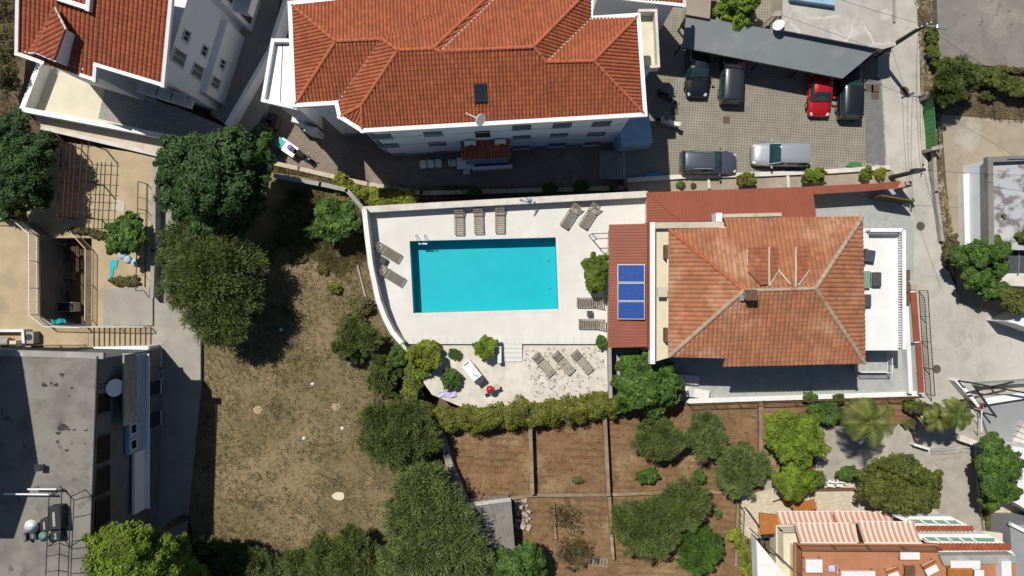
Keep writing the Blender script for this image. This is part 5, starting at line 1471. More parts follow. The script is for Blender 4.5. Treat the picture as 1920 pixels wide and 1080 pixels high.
# street furniture
def pole(label, base_px, top_px, h, arms):
    a = P(*base_px, 0); b = P(*top_px, h); t = thing('utility_pole', label, 'utility pole', a, group='utility poles along the street')
    MB().tube(a - ZU*.3, b, .19, 12, .13).build('shaft', G['woodpole'], t)
    for k, (dx, dy, dz) in enumerate(arms):
        c = Vector((b.x, b.y, h - dz)); ar = MB().bar(c - Vector((dx, dy, 0)), c + Vector((dx, dy, 0)), .08, .08).build('crossarm', G['dark'], t)
        for s in (-1, -.4, .4, 1): MB().lathe([(.05, .04), (.06, .12), (.03, .2)], c + Vector((dx*s*.9, dy*s*.9, 0)), 8).build('insulator', G['whitepaint'], ar)
    return t, b
h1 = 6.8
p1, top1 = pole('tall dark utility pole with street lamp leaning over the carport end', (1643, 104), (1734, 47), h1, [(.5, .2, .15)])
c = top1 + Vector((.15, 0, -.1)); MB().bar(c, c + Vector((.75, -.1, .1)), .05, .05).build('lamp_arm', G['steel'], p1)
MB().obox(c + Vector((1.0, -.13, .1)), (.34, -.04, 0), (.02, .14, 0), (0, 0, .06)).build('lamp_head', G['tank'], p1, bevel=.04)
MB().obox(P(1660, 95, 1) , (.3, 0, 0), (0, .2, 0), (0, 0, .3)).build('meter_box', G['concrete'], p1)
p2, top2 = pole('dark utility pole beside the end of the red capped wall', (1668, 333), (1733, 318), 4.6, [(.1, .5, .25)])
MB().obox(top2 + Vector((-.45, -.05, -.35)), (.22, 0, 0), (0, .16, 0), (0, 0, .3)).build('transformer', G['dark'], p2)
def cable(label, a, b, sag, r=.013):
    pts = [a.lerp(b, i/14) - ZU*sag*4*(i/14)*(1-i/14) for i in range(15)]
    tag(MB().path(pts, r, 5).build('overhead_cable', G['dark']), label, 'cable', 'overhead cables along the street')
for k, dx in enumerate((-.4, 0, .4)):
    cable(('left', 'middle', 'right')[k] + ' one of the overhead cables between the two street poles', top1 + Vector((dx, dx*.4, -.1)), top2 + Vector((dx*.2, dx, -.2)), .4)
cable('overhead cable from the street pole over the patio gate', top2 + Vector((0, 0, -.1)), P(1790, 490, 4.4), .3)
cable('overhead cable crossing the beige lot on the right', top2 + Vector((0, 0, -.1)), P(1990, 330, 5.5), .5)
cable('overhead cable from the upper pole to the top edge', top1, P(1700, -60, 7.0), .3)
cable('overhead cable from the upper pole across the grey lot', top1, P(1990, 200, 6.5), .5)
cable('overhead cable over the carport roof', top1, P(1420, -60, 6.5), .4)
def manhole(label, px, py, r=.36, z=.014, sq=False):
    c = P(px, py, z); t = thing('manhole_cover', label, 'manhole cover', c, group='manhole covers')
    if sq:
        MB().obox((c.x, c.y, z+.01), (r, 0, 0), (0, r, 0), (0, 0, .01)).build('cover', G['manhole'], t)
        return
    MB().lathe([(r, 0), (r, .012), (r-.04, .016)], c, 28).build('frame', G['manhole'], t)
    mb = MB(); mb.lathe([(r-.05, .002), (r-.05, .022)], c, 28); cv = mb.build('cover', G['manhole'], t)
    for k in range(-2, 3): MB().box(c.x - .2, c.x + .2, c.y + k*.1 - .015, c.y + k*.1 + .015, z+.022, z+.03).build('rib', G['manhole'], cv)
manhole('round rusty manhole cover by the patio gate', 1726, 424, .34); manhole('round rusty manhole cover at the lower end of the street', 1756, 692, .34); manhole('round rusty manhole cover beside the upper street pole', 1696, 171, .36)
manhole('square brown cover in the parking area right of the cream scooter', 1265, 209, .27, .004, True); manhole('square brown cover in the middle of the parking area', 1362, 225, .27, .004, True)
for k, (x, y) in enumerate(((1630, 165), (1641, 166), (1641, 179))): manhole(('left', 'upper right', 'lower right')[k] + ' of the brown plates on the grey ramp', x, y, .3, .034, True)
t = thing('street_kerb', 'light kerb lines between the grey ramp and the street', 'kerb', P(1658, 230, 0))
for i in range(14):
    a = P(1653 + i*.65, 146 + i*12, .1); b = P(1653 + (i+.95)*.65, 146 + (i+.95)*12, .1); MB().bar(Vector((a.x, a.y, .03)), Vector((b.x, b.y, .031)), .12, .12).build('kerb_stone', G['concrete'], t)
# green gate and fence
gg = thing('green_gate', 'green sheet metal gate between concrete piers on the right of the street', 'gate', P(1745, 225, 0))
a, b = P(1750, 182, 1.35), P(1755, 272, 1.35)
for i in range(11):
    p = a.lerp(b, (i+.5)/11); q_ = (b-a).normalized(); MB().obox((p.x, p.y, .68), q_*((b-a).length/22 - .012), (.025, 0, 0), (0, 0, .66)).build('panel', G['greygreen'], gg)
MB().bar(a, b, .07, .06).build('top_rail', G['greygreen'], gg)
for p in (a, b):
    MB().obox((p.x + .05, p.y + (.2 if p is a else -.2), .7), (.42, .1, 0), (-.03, .13, 0), (0, 0, .75)).build('pier', G['concrete'], gg)
railing('street_railing', 'thin grey railing behind the green gate', [P(1747, 185, .1), P(1750, 272, .1)], 1.2, .14, G['dark'], br=.014)
t = thing('roadside_wall', 'low concrete wall along the right of the street below the green gate', 'wall', P(1750, 320, 0)); wallrun(t, [(1752, 280), (1756, 360), (1768, 450)], -.2, .5, .25, 'concrete')

# grey flat roofed building on the right
eb_ = thing('grey_roof_building', 'building with mottled grey flat roof and concrete parapet cut by the right edge', 'building', P(1890, 380, 0))
MB().pprism([(1850, 296), (2000, 290), (2000, 470), (1852, 468)], 2.9, 3.1).build('roof', G['mottled'], eb_)
fascia(eb_, [P(2000, 294, 3.3), P(1853, 300, 3.3), P(1855, 470, 3.3)], .4, .5, 0, m='lot_grey', name='parapet')
MB().prism(offset_poly([P(a, b, 3.0) for a, b in ((1850, 296), (2000, 290), (2000, 470), (1852, 468))], .1), -.1, 2.9).build('wall', G['wallwhite'], eb_)
MB().path([P(1884, 303, 3.5), P(1890, 297, 3.65), P(2000, 296, 3.65)], .05, 8).build('pipe', G['steel'], eb_)
t = thing('white_terrace', 'white painted terrace slab beside the grey roofed building', 'terrace', P(1828, 390, 0))
MB().pprism([(1806, 328), (1843, 317), (1847, 475), (1810, 475)], -.1, .7).build('slab', G['white'], t)
MB().pprism([(1843, 317), (1850, 316), (1853, 470), (1847, 475)], -.1, 1.3).build('side_wall', G['lightblue'], t)
MB().bar(P(1826, 390, .8), P(1828, 455, .8), .14, .16).build('kerb', G['cream'], t)
MB().bar(P(1826, 390, .82), P(1843, 387, .82), .1, .2).build('kerb', G['concrete'], t)
# lower corner building right edge
t = thing('lower_corner_house', 'white walled flat roof under the trees at the right edge', 'building', P(1915, 500, 0))
MB().pprism([(1880, 440), (2000, 430), (2000, 540), (1876, 535)], -.1, 2.2).build('block', G['offwhite'], t)
MB().pprism([(1885, 468), (2000, 462), (2000, 510), (1890, 512)], 2.21, 2.26).build('roof_panel', G['charcoal'], t)
MB().bar(P(1911, 465, 2.35), P(1909, 515, 2.35), .08, .08).build('rib', G['steel'], t)
t = thing('white_corner_wall', 'white slab roof with dark shaded side at the right edge', 'building', P(1910, 600, 0))
MB().pprism([(1888, 603), (2000, 548), (2000, 640), (1905, 607)], -.1, 2.4).build('block', G['white'], t)

# ---------------------------------------------------------------- west: sunken yard, raised terrace, old flat roof
tr_ = thing('raised_terrace', 'beige raised terrace with railings at the left edge above the sunken yard', 'terrace', P(30, 500, 0))
ZW = 1.6
MB().pprism([(-80, 412), (38, 412), (72, 440), (74, 592), (100, 610), (165, 614), (165, 652), (-80, 655)], ZW - .2, ZW).build('slab', G['yard'], tr_)
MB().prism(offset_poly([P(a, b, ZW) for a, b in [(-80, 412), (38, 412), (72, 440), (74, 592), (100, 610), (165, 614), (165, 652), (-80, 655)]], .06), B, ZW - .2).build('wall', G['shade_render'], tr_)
MB().bar(P(-80, 410, ZW + .1), P(38, 410, ZW + .1), .3, .25).build('kerb', G['offwhite'], tr_)
railing('terrace_railing', 'white slender railing round the raised terrace above the sunken yard', [P(-20, 412, ZW), P(38, 413, ZW), P(70, 440, ZW), P(71, 590, ZW), P(98, 611, ZW), P(163, 613, ZW)], 1.0, .13, G['whitepaint'], br=.013)
railing('yard_railing', 'cream railing between the sunken yard and the beige walkway', [P(145, 436, .03), P(174, 468, .03), P(173, 600, .03)], 1.0, .13, G['cream'], br=.013)
railing('lower_terrace_railing', 'short railing along the lower edge of the raised terrace', [P(62, 646, ZW), P(160, 646, ZW)], .6, .12, G['cream'], br=.012)
# steps down from the terrace
sd = thing('terrace_stairs', 'beige stair of many treads leading down from the raised terrace to the driveway', 'steps', P(225, 632, 0))
for i in range(12):
    x0 = 165 + i*9.7
    MB().pbox(x0, 613, x0 + 9.9, 651, -.2, ZW - .128*(i+1) + .1).build('step', G['yard'], sd)
railing('stair_railing', 'white railing along the upper side of the terrace stairs', [P(164, 612, ZW), P(280, 612, .3)], .95, .11, G['whitepaint'], br=.013)
t = thing('stair_wall', 'bright white wall on the lower side of the terrace stairs', 'wall', P(215, 655, 0)); wallrun(t, [(150, 654), (278, 652)], -.2, 1.7, .22, 'white', 'whitepaint', .05)
# sunken yard clutter
def crate(name, label, cat, px, py, z, w, d, h, m, rz=0.0, slats=0):
    t = thing(name, label, cat, P(px, py, z), rz)
    if slats:
        for i in range(slats): MB().box(-w/2 + w*i/slats + .01, -w/2 + w*(i+.6)/slats, -d/2, d/2, h*.9, h).build('slat', G[m], t, local=True)
        for s in (-1, 0, 1): MB().box(-w/2, w/2, s*d*.42 - .04, s*d*.42 + .04, 0.0, h*.9).build('bearer', G[m], t, local=True)
    else:
        MB().box(-w/2, w/2, -d/2, d/2, 0, h).build('body', G[m], t, local=True, bevel=.03)
        MB().box(-w/2 + .04, w/2 - .04, -d/2 + .04, d/2 - .04, h, h + .03).build('lid', G['dark'], t, local=True)
    return t
ZY = -1.69
crate('wooden_pallet', 'wooden pallet in the dark sunken yard', 'pallet', 134, 508, ZY, 1.1, 1.3, .16, 'slat', R(-8), 6)
crate('storage_box', 'pale appliance in the lower part of the dark sunken yard', 'appliance', 134, 575, ZY, 1.5, .75, .9, 'offwhite')
crate('metal_rack', 'long slatted rack lying at the upper end of the dark sunken yard', 'rack', 146, 480, ZY, .7, 2.6, .4, 'brown', R(0), 5)
def bicycle(label, px, py, z, ang):
    t = thing('bicycle', label, 'bicycle', P(px, py, z), ang, group='bicycles in the sunken yard')
    for x in (-.5, .5):
        mb = MB(); n = 16
        for i in range(n):
            a, b = 6.283*i/n, 6.283*(i+1)/n; mb.tube((x + .33*math.cos(a), 0, .34 + .33*math.sin(a)), (x + .33*math.cos(b), 0, .34 + .33*math.sin(b)), .022, 5)
        mb.build('wheel', G['black'], t, local=True)
    mb = MB()
    for a, b in (((-.5, 0, .34), (-.15, 0, .8)), ((-.15, 0, .8), (.35, 0, .78)), ((.35, 0, .85), (.5, 0, .34)), ((0, 0, .32), (.35, 0, .76)), ((0, 0, .32), (-.15, 0, .82)), ((-.5, 0, .34), (0, 0, .32))): mb.tube(a, b, .02, 6)
    mb.build('frame', G['bluep'], t, local=True)
    MB().box(-.27, -.03, -.06, .06, .86, .91).build('saddle', G['black'], t, local=True, bevel=.02); MB().bar((.34, -.28, .98), (.34, .28, .98), .03, .03).build('handlebar', G['steel'], t, local=True)
bicycle('bicycle at the upper left of the dark sunken yard', 133, 458, ZY, R(85)); bicycle('bicycle beside the pallet in the dark sunken yard', 130, 540, ZY, R(70))
t = thing('blue_tarp', 'turquoise tarp hanging over the lower railing of the sunken yard', 'tarpaulin', P(107, 600, 1.7)); mb = MB()
for i in range(7):
    a = P(95 + i*4.5, 599 + math.sin(i*1.1)*2, 1.9 + .1*math.sin(i*2)); b = P(97 + i*4.5, 606 + math.sin(i)*1.5, 1.75)
    mb.v += [tuple(a), tuple(b)]
for i in range(6): mb.f.append([i*2, i*2+1, i*2+3, i*2+2]); mb.m.append(0)
o = mb.build('sheet', G['teal'], t); sm = o.modifiers.new('solid', 'SOLIDIFY'); sm.thickness = .03
t = thing('clothes_horse', 'water drum and boxes on the terrace by the flat roof corner', 'drum', P(10, 642, ZW))
c = P(12, 640, ZW); MB().tube((c.x-.5, c.y, ZW+.35), (c.x+.5, c.y, ZW+.35), .33, 16).build('drum', G['concrete'], t); MB().box(c.x+.7, c.x+1.2, c.y-.35, c.y+.1, ZW, ZW+.7).build('box', G['cream'], t)
t = thing('air_unit', 'grey box unit on the terrace beside the flat roof', 'air conditioner', P(55, 635, ZW)); c = P(55, 632, ZW + .7); MB().box(c.x-.35, c.x+.35, c.y-.5, c.y+.4, ZW, ZW+.75).build('casing', G['concrete'], t, bevel=.03); MB().disc((c.x, c.y, ZW+.76), (0, 0, 1), .25, .02).build('fan_grille', G['dark'], t)
t = thing('terrace_screen', 'white low wall and panel at the lower left of the raised terrace', 'wall', P(20, 620, ZW)); wallrun(t, [(-60, 620), (42, 620)], ZW, ZW + .7, .2, 'white'); wallrun(t, [(42, 620), (44, 648)], ZW, ZW + .9, .2, 'white')
# teal scrap under the fig, yard fence, inspection slab
t = thing('teal_board', 'turquoise board lying under the leafy tree in the concrete yard', 'board', P(212, 507, .05)); MB().pprism([(207, 487), (221, 487), (219, 500), (213, 504), (210, 528), (204, 528)], .03, .09).build('board', G['teal'], t)
t = thing('blue_sacks', 'pale blue sacks below the leafy tree in the concrete yard', 'sacks', P(240, 490, .05))
for x, y in ((238, 486), (252, 492), (228, 478)):
    c = P(x, y, .2); MB().lathe([(.2, 0), (.32, .1), (.26, .22), (.0, .26)], (c.x, c.y, .03), 9).build('sack', G['lightblue'], t)
t = thing('yard_slab', 'square inspection cover in the concrete yard', 'cover', P(222, 385, 0)); MB().pprism([(212, 374), (234, 377), (232, 399), (210, 396)], .0, .03).build('cover', G['beigewall'], t)
t = thing('yard_wall', 'grey retaining wall between the concrete yard and the dark trees', 'wall', P(286, 450, 0)); wallrun(t, [(288, 350), (287, 470), (284, 556)], -.4, 1.0, .3, 'concrete')
railing('yard_fence', 'dark metal rails along the right side of the concrete yard', [P(276, 345, .02), P(272, 545, .02)], 1.4, 1.1, G['dark'], br=.02, rail=(.06, .05))
t = thing('lower_slab', 'concrete slab step beside the stairs in the yard', 'slab', P(238, 575, 0)); MB().pprism([(195, 541), (286, 538), (286, 610), (193, 612)], .0, .22).build('slab', G['drive'], t)
# rusty pergola frame
rp_ = thing('rusty_frame', 'rusty steel pergola frame beside the dark trees at upper left', 'steel frame', P(135, 340, 0))
zt_ = 2.4
for x in (108, 118, 126, 134, 146, 158): MB().bar(P(x + 8, 266, zt_), P(x, 408, zt_), .055, .055).build('rail', G['rust'], rp_)
for y in (272, 290, 310, 330, 345, 360, 378, 396): MB().bar(P(106, y, zt_ - .08), P(172 - (y-270)*.05, y + 3, zt_ - .08), .035, .035).build('bar', G['rust'], rp_)
for x, y in ((116, 268), (166, 270), (106, 405), (158, 407), (110, 340), (162, 340)):
    c = P(x, y, zt_); MB().bar((c.x, c.y, -.1), (c.x, c.y, zt_), .07, .07).build('post', G['rust'], rp_)
# old flat-roofed building
ZR = 9.6
fb = thing('flat_roof_block', 'old building with weathered grey flat roof at the lower left', 'building', P(100, 850, 0))
fr_ = [(-420, 655), (182, 668), (176, 870), (160, 1300), (-420, 1300)]
MB().pprism(fr_, ZR - .25, ZR).build('roof', G['oldroof'], fb)
wr = offset_poly([P(a, b, ZR) for a, b in fr_], .25)
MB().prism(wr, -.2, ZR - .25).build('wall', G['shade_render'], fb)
MB().bar(P(183, 668, ZR + .05), P(161, 1300, ZR + .05), .08, .14).build('gutter', G['dark'], fb)
MB().bar(P(-420, 648, ZR), P(196, 667, ZR - .1), .4, .3).build('parapet', G['concrete'], fb)
# east facade: balcony slabs, recesses painted black, windows, steps of the lower storeys
ex = P(179, 800, ZR).x - .25
def yy(py): return P(0, py, ZR).y
MB().box(ex, ex + .9, yy(812), yy(672), 5.75, 5.9).build('balcony_slab', G['concrete'], fb)
MB().box(ex + .78, ex + .9, yy(812), yy(672), 5.9, 7.3).build('balcony_parapet', G['concrete'], fb)
for py in (700, 755, 850, 910, 970, 1030):  # flat black panes stand in for the shade inside the loggia openings
    window(fb, (ex + .003, yy(py), 8.35), (0, 1, 0), (1, 0, 0), 1.75, 1.7, frame='dark', pane='black', mull=1, sill=False)
MB().box(ex, ex + .5, yy(1010), yy(680), 3.0, 3.15).build('veranda_sill', G['wallwhite'], fb)
for k, py in enumerate((690, 708, 726, 744, 762, 800, 830, 862)):
    window(fb, (ex + .303, yy(py), 4.95), (0, 1, 0), (1, 0, 0), .72, .85, frame='wallwhite', pane='pane', mull=0, sill=False)
MB().box(ex + .002, ex + .3, yy(880), yy(678), 3.15, 5.5).build('veranda_wall', G['lightblue'], fb)
MB().box(ex + .002, ex + .2, yy(1010), yy(882), 3.15, 4.6).build('veranda_wall', G['wallwhite'], fb)
for py in (700, 760, 830): window(fb, (ex + .003, yy(py), 1.4), (0, 1, 0), (1, 0, 0), 1.0, 1.9, frame='dark', pane='pane', mull=0)
t = thing('satellite_dish', 'large dish on the shaded balcony of the old grey building', 'satellite dish', Vector((ex + .6, yy(735), 5.9)))
c = Vector((ex + .42, yy(735), 7.6)); MB().disc(c, (.8, -.1, .6), .6, .06, 20).build('dish', G['whitepaint'], t); MB().tube((c.x, c.y, 5.9), c, .04).build('mast', G['steel'], t)
t = thing('drying_rack', 'white folding clothes rack on the shaded driveway', 'clothes rack', P(288, 705, .06)); c = P(288, 705, .9)
for s in (-1, 1):
    MB().tube((c.x - .6, c.y + s*.3, .06), (c.x + .6, c.y + s*.3, .95), .018).build('leg', G['whitepaint'], t); MB().tube((c.x + .6, c.y + s*.3, .06), (c.x - .6, c.y + s*.3, .95), .018).build('leg', G['whitepaint'], t)
for k in range(6): MB().tube((c.x - .75 + k*.3, c.y - .32, .97), (c.x - .75 + k*.3, c.y + .32, .97), .012).build('bar', G['whitepaint'], t)
# patches of peeled roofing
for i, (x, y, r_) in enumerate(((118, 800, 12), (110, 812, 7), (128, 805, 5), (140, 806, 4), (108, 828, 6), (125, 845, 5), (83, 722, 7), (105, 722, 8), (96, 718, 5), (135, 727, 4), (116, 702, 5), (162, 807, 4), (160, 832, 3), (130, 742, 3))):
    c = P(x, y, ZR); k = r_/24*.85; rs = random.Random(i)
    vs = [(c.x + math.cos(a)*k*rs.uniform(.35, 1.1), c.y + math.sin(a)*k*rs.uniform(.25, .8)) for a in [j*.45 for j in range(14)]]
    MB().prism(vs, ZR + .002, ZR + .006 + .0005*i).build('peeled_patch', G['patch'], fb)
# roof clutter
t = thing('satellite_dish', 'round white satellite dish on the weathered flat roof', 'satellite dish', P(58, 988, ZR)); c = P(59, 987, ZR + .7)
MB().lathe([(.1, -.12), (.3, -.06), (.45, .04)], c, 24).build('dish', G['whitepaint'], t, smooth=True); MB().tube((c.x, c.y, ZR), c - ZU*.1, .04).build('mast', G['steel'], t); MB().tube(c - ZU*.05, c + Vector((.1, .05, .35)), .02).build('feed_arm', G['dark'], t)
t = thing('satellite_dish', 'smaller pale green satellite dish on the weathered flat roof', 'satellite dish', P(83, 1005, ZR)); c = P(82, 1006, ZR + .6)
MB().lathe([(.08, -.1), (.22, -.05), (.33, .03)], c, 20).build('dish', G['greenglass'], t, smooth=True); MB().tube((c.x, c.y, ZR), c - ZU*.1, .04).build('mast', G['steel'], t)
for k, (x, y, w, d, h, lab) in enumerate(((101, 972, .9, 1.7, .8, 'black oblong roof unit under the steel frame on the weathered roof'), (104, 1005, .75, .7, .5, 'small black box below the oblong unit on the weathered roof'), (83, 985, .6, .9, .7, 'black box between dish and oblong unit on the weathered roof'), (47, 1008, .25, .65, .5, 'narrow black box left of the dishes on the weathered roof'), (61, 1005, .5, .5, .4, 'grey box below the white dish on the weathered roof'))):
    w *= .85; d *= .85; t = thing('roof_unit', lab, 'roof unit', P(x, y, ZR + h) - ZU*h, R(3)); m = 'charcoal' if k != 4 else 'brown'
    MB().box(-w/2, w/2, -d/2, d/2, 0, h).build('casing', G['dark'] if k < 4 else G['charcoal'], t, local=True, bevel=.03)
    MB().box(-w*.1, w*.12, -d*.35, d*.3, h, h + .03).build('vent', G['concrete'], t, local=True)
t = thing('vent_pipe', 'short concrete vent on the weathered flat roof', 'vent', P(70, 878, ZR)); MB().pbox(66, 873, 74, 882, ZR, ZR + .5).build('shaft', G['concrete'], t); MB().pbox(64, 871, 76, 884, ZR + .51, ZR + .57).build('cap', G['dark'], t)
mf = thing('roof_frame', 'tall thin steel pergola frame standing on the weathered flat roof', 'steel frame', P(105, 1000, ZR))
zf = ZR + 1.6
top_ = [P(92, 930, zf), P(116, 917, zf + .5), P(133, 931, zf)]
end_ = [P(84, 1120, zf), P(108, 1120, zf + .5), P(126, 1120, zf)]
for a, b in zip(top_, end_): MB().bar(a, b, .045, .045).build('rail', G['dark'], mf)
for f in (0, .18, .42, .5, .6, .75, .9):
    L = [a.lerp(b, f) for a, b in zip(top_, end_)]; MB().bar(L[0], L[1], .035, .035).build('bar', G['dark'], mf); MB().bar(L[1], L[2], .035, .035).build('bar', G['dark'], mf)
for f in (0, .5, .95):
    for a, b in ((top_[0], end_[0]), (top_[2], end_[2])):
        p = a.lerp(b, f); MB().bar((p.x, p.y, ZR), p, .045, .045).build('post', G['dark'], mf)
for (a, b, lab) in ((P(52, 917, ZR + .7), P(106, 917, ZR + .7), 'upper'), (P(8, 926, ZR + .7), P(92, 927, ZR + .7), 'lower')):
    t = thing('white_rail', '%s of the two white rails at the head of the steel roof frame' % lab, 'rail', (a + b)/2 - ZU*.7); MB().bar(a, b, .09, .09).build('rail', G['whitepaint'], t)
    for e in (.1, .9):
        p = a.lerp(b, e); MB().bar((p.x, p.y, ZR), p, .05, .05).build('post', G['steel'], t)
# unseen block added beyond the left edge, shaped to shadow the roof
dz_ = 7.5
def caster(px, py): q = P(px, py, ZR); return (q.x - SHX*dz_, q.y - SHY*dz_)
sblk = thing('shadow_block', 'unseen block added beyond the left edge to shade the weathered flat roof', 'building', P(-140, 800, 0))
MB().prism([caster(40, 664), caster(72, 872), caster(26, 1010), caster(-260, 1012), caster(-260, 664)], ZR + .02, ZR + dz_).build('block', G['beigewall'], sblk)
# courtyard table group
t = thing('white_table', 'white table with purple bowl in the apartment courtyard', 'table', P(549, 283, -1.5), R(-35))
MB().box(-1.0, .55, -.45, .45, .7, .76).build('table_top', G['whitepaint'], t, local=True)
for x in (-.9, .45):
    for s in (-1, 1): MB().box(x-.04, x+.04, s*.36-.04, s*.36+.04, 0, .7).build('leg', G['whitepaint'], t, local=True)
c = P(545, 277, -.74 + .02); t2 = thing('purple_bowl', 'purple bowl standing on the white courtyard table', 'bowl', c); MB().lathe([(.1, 0), (.2, .08), (.22, .2), (.12, .24), (0, .25)], c, 16).build('bowl', G['purple'], t2, smooth=True)
c = P(531, 272, -1.5); t3 = thing('teal_crate', 'teal plastic crate at the end of the white courtyard table', 'crate', c, R(-35)); MB().box(-.35, .35, -.4, .4, 0, .75).build('body', G['tealpl'], t3, local=True, bevel=.03); MB().box(-.3, .3, -.35, .35, .75, .78).build('lid', G['tealpl'], t3, local=True)
for lab, px, py, m in (('brown planter box at the left end of the apartment courtyard', 517, 230, 'brown'), ('grey waste container at the left end of the apartment courtyard', 505, 240, 'charcoal')):
    crate('container', lab, 'container', px, py, -1.5, .9, 1.1, 1.0, m, R(-20))
for i, (x, y) in enumerate(((560, 226), (583, 243))):
    t = thing('window_ledge', 'white stone ledge on the west wall of the apartment block, %s one' % ('upper', 'lower')[i], 'ledge', P(x, y, -1.5)); q = P(x, y, .6)
    MB().obox((q.x, q.y, -.4), (.5, -.12, 0), (.05, .22, 0), (0, 0, 1.1)).build('ledge', G['white'], t)
def table_set(label, px, py, z, m='whitepaint'):
    c = P(px, py, z); t = thing('garden_table', label, 'table', c); MB().obox(c + ZU*.72, (.7, .02, 0), (-.01, .45, 0), (0, 0, .025)).build('table_top', G[m], t)
    for a in (-.6, .6):
        for b in (-.38, .38): MB().bar(c + Vector((a, b, 0)), c + Vector((a, b, .7)), .05, .05).build('leg', G[m], t)
def chair(label, px, py, z, ang, m='whitepaint', grp='white plastic chairs in the courtyard'):
    t = thing('plastic_chair', label, 'chair', P(px, py, z), ang, group=grp)
    MB().box(-.23, .23, -.23, .23, .42, .46).build('seat', G[m], t, local=True); MB().obox((-.25, 0, .68), (.03, 0, 0), (0, .23, 0), (-.04, 0, .22)).build('backrest', G[m], t, local=True)
    for a in (-.2, .2):
        for b in (-.2, .2): MB().box(a-.02, a+.02, b-.02, b+.02, 0, .42).build('leg', G[m], t, local=True)
    for s in (-1, 1): MB().box(-.22, .2, s*.25-.02, s*.25+.02, .62, .65).build('armrest', G[m], t, local=True)
table_set('white table in the shade left of the apartment porch', 874, 309, -1.5); chair('white chair in the shade below the table by the porch', 876, 322, -1.5, R(90)); chair('white chair in the shade left of the table by the porch', 850, 308, -1.5, 0)
chair('white chair at the left of the shaded row below the facade', 795, 312, -1.5, R(-90)); chair('white chair in the middle of the shaded row below the facade', 809, 311, -1.5, R(-90)); chair('white chair at the right of the shaded row below the facade', 823, 310, -1.5, R(-90))

# ---------------------------------------------------------------- lower right: balconied house with awnings
ah = thing('awning_house', 'cream house with terracotta terraces at the lower right corner', 'house', P(1650, 1040, 0))
ZA, ZB = 5.6, 2.8          # upper and lower terraces
MB().pprism([(1490, 1019), (1756, 1020), (1764, 1050), (1905, 1054), (1905, 1300), (1490, 1300)], ZA - .25, ZA).build('terrace_floor', G['terracotta_floor'], ah)
MB().prism(offset_poly([P(a, b, ZA) for a, b in ((1496, 1030), (1905, 1056), (1905, 1300), (1496, 1300))], .5), -.2, ZA - .25).build('wall', G['cream'], ah)
MB().pprism([(1455, 985), (1560, 983), (1690, 980), (1880, 1000), (1880, 1300), (1455, 1300)], ZB - .25, ZB).build('lower_terrace_floor', G['doormat'], ah)
MB().prism(offset_poly([P(a, b, ZB) for a, b in ((1460, 990), (1690, 986), (1870, 1004), (1870, 1300), (1460, 1300))], .4), -.2, ZB - .25).build('lower_wall', G['cream'], ah)
MB().pprism([(1418, 1012), (1490, 1100), (1490, 1200), (1425, 1200)], ZB, ZB + 1.2).build('white_block', G['white'], ah)
MB().pprism([(1424, 962), (1458, 966), (1462, 1000), (1426, 1002)], ZB - .3, ZB - .1).build('timber_deck', G['orangewood'], ah)
# tiled ledges on the right
for (x0, x1, y0, y1, z1) in ((1716, 1822, 984, 994, 4.0), (1744, 1890, 1017, 1030, 5.0)):
    q = [P(x0, y0, z1), P(x1, y0, z1), P(x1 + 4, y1, z1 - .15), P(x0, y1, z1 - .15)]; tile_slope('ledge_tiles', q, G['tile'], ah, pitch=.3, row=.3)
    MB().pprism([(x0, y1 - 1), (x1 + 4, y1 - 1), (x1 + 14, y1 + 12), (x0, y1 + 10)], z1 - 1.2, z1 - .25).build('ledge', G['white'], ah)
    MB().pprism([(x0 - 40, y0 - 16), (x1 - 40, y0 - 16), (x1 - 2, y0 + 3), (x0, y0 + 3)], z1 - 1.3, z1 - .7).build('ledge', G['white'], ah)
    MB().bar(P(x0 - 14, y0 - 7, z1 - .62), P(x1 - 26, y0 - 5, z1 - .62), .22, .1).build('glass_strip', G['greenglass'], ah)
    for k in range(5):
        c = P(x0 - 8 + k*22, y0 - 6, z1 - .6); MB().obox(c, (.22, -.14, 0), (.03, .04, 0), (0, 0, .12)).build('fin', G['white'], ah)
MB().pprism([(1762, 1042), (1900, 1040), (1912, 1056), (1770, 1060)], ZA - .4, ZA + .3).build('parapet', G['concrete'], ah)
MB().pprism([(1878, 1052), (1896, 1052), (1900, 1200), (1880, 1200)], ZA, ZA + .6).build('parapet', G['white'], ah)
MB().bar(P(1405, 990, 3.5), P(1510, 1090, 4.8), .08, .1).build('slanted_rail', G['dark'], ah)
railing('balcony_railing', 'brown railing of the upper terracotta terrace below the awnings', [P(1493, 1120, ZA), P(1493, 1021, ZA), P(1752, 1023, ZA)], 1.0, .11, G['brown'], br=.013)
railing('balcony_railing', 'grey green railing of the lower terrace left of the striped awnings', [P(1459, 1045, ZB), P(1458, 988, ZB), P(1500, 986, ZB)], 1.0, .12, G['concrete'], br=.013)
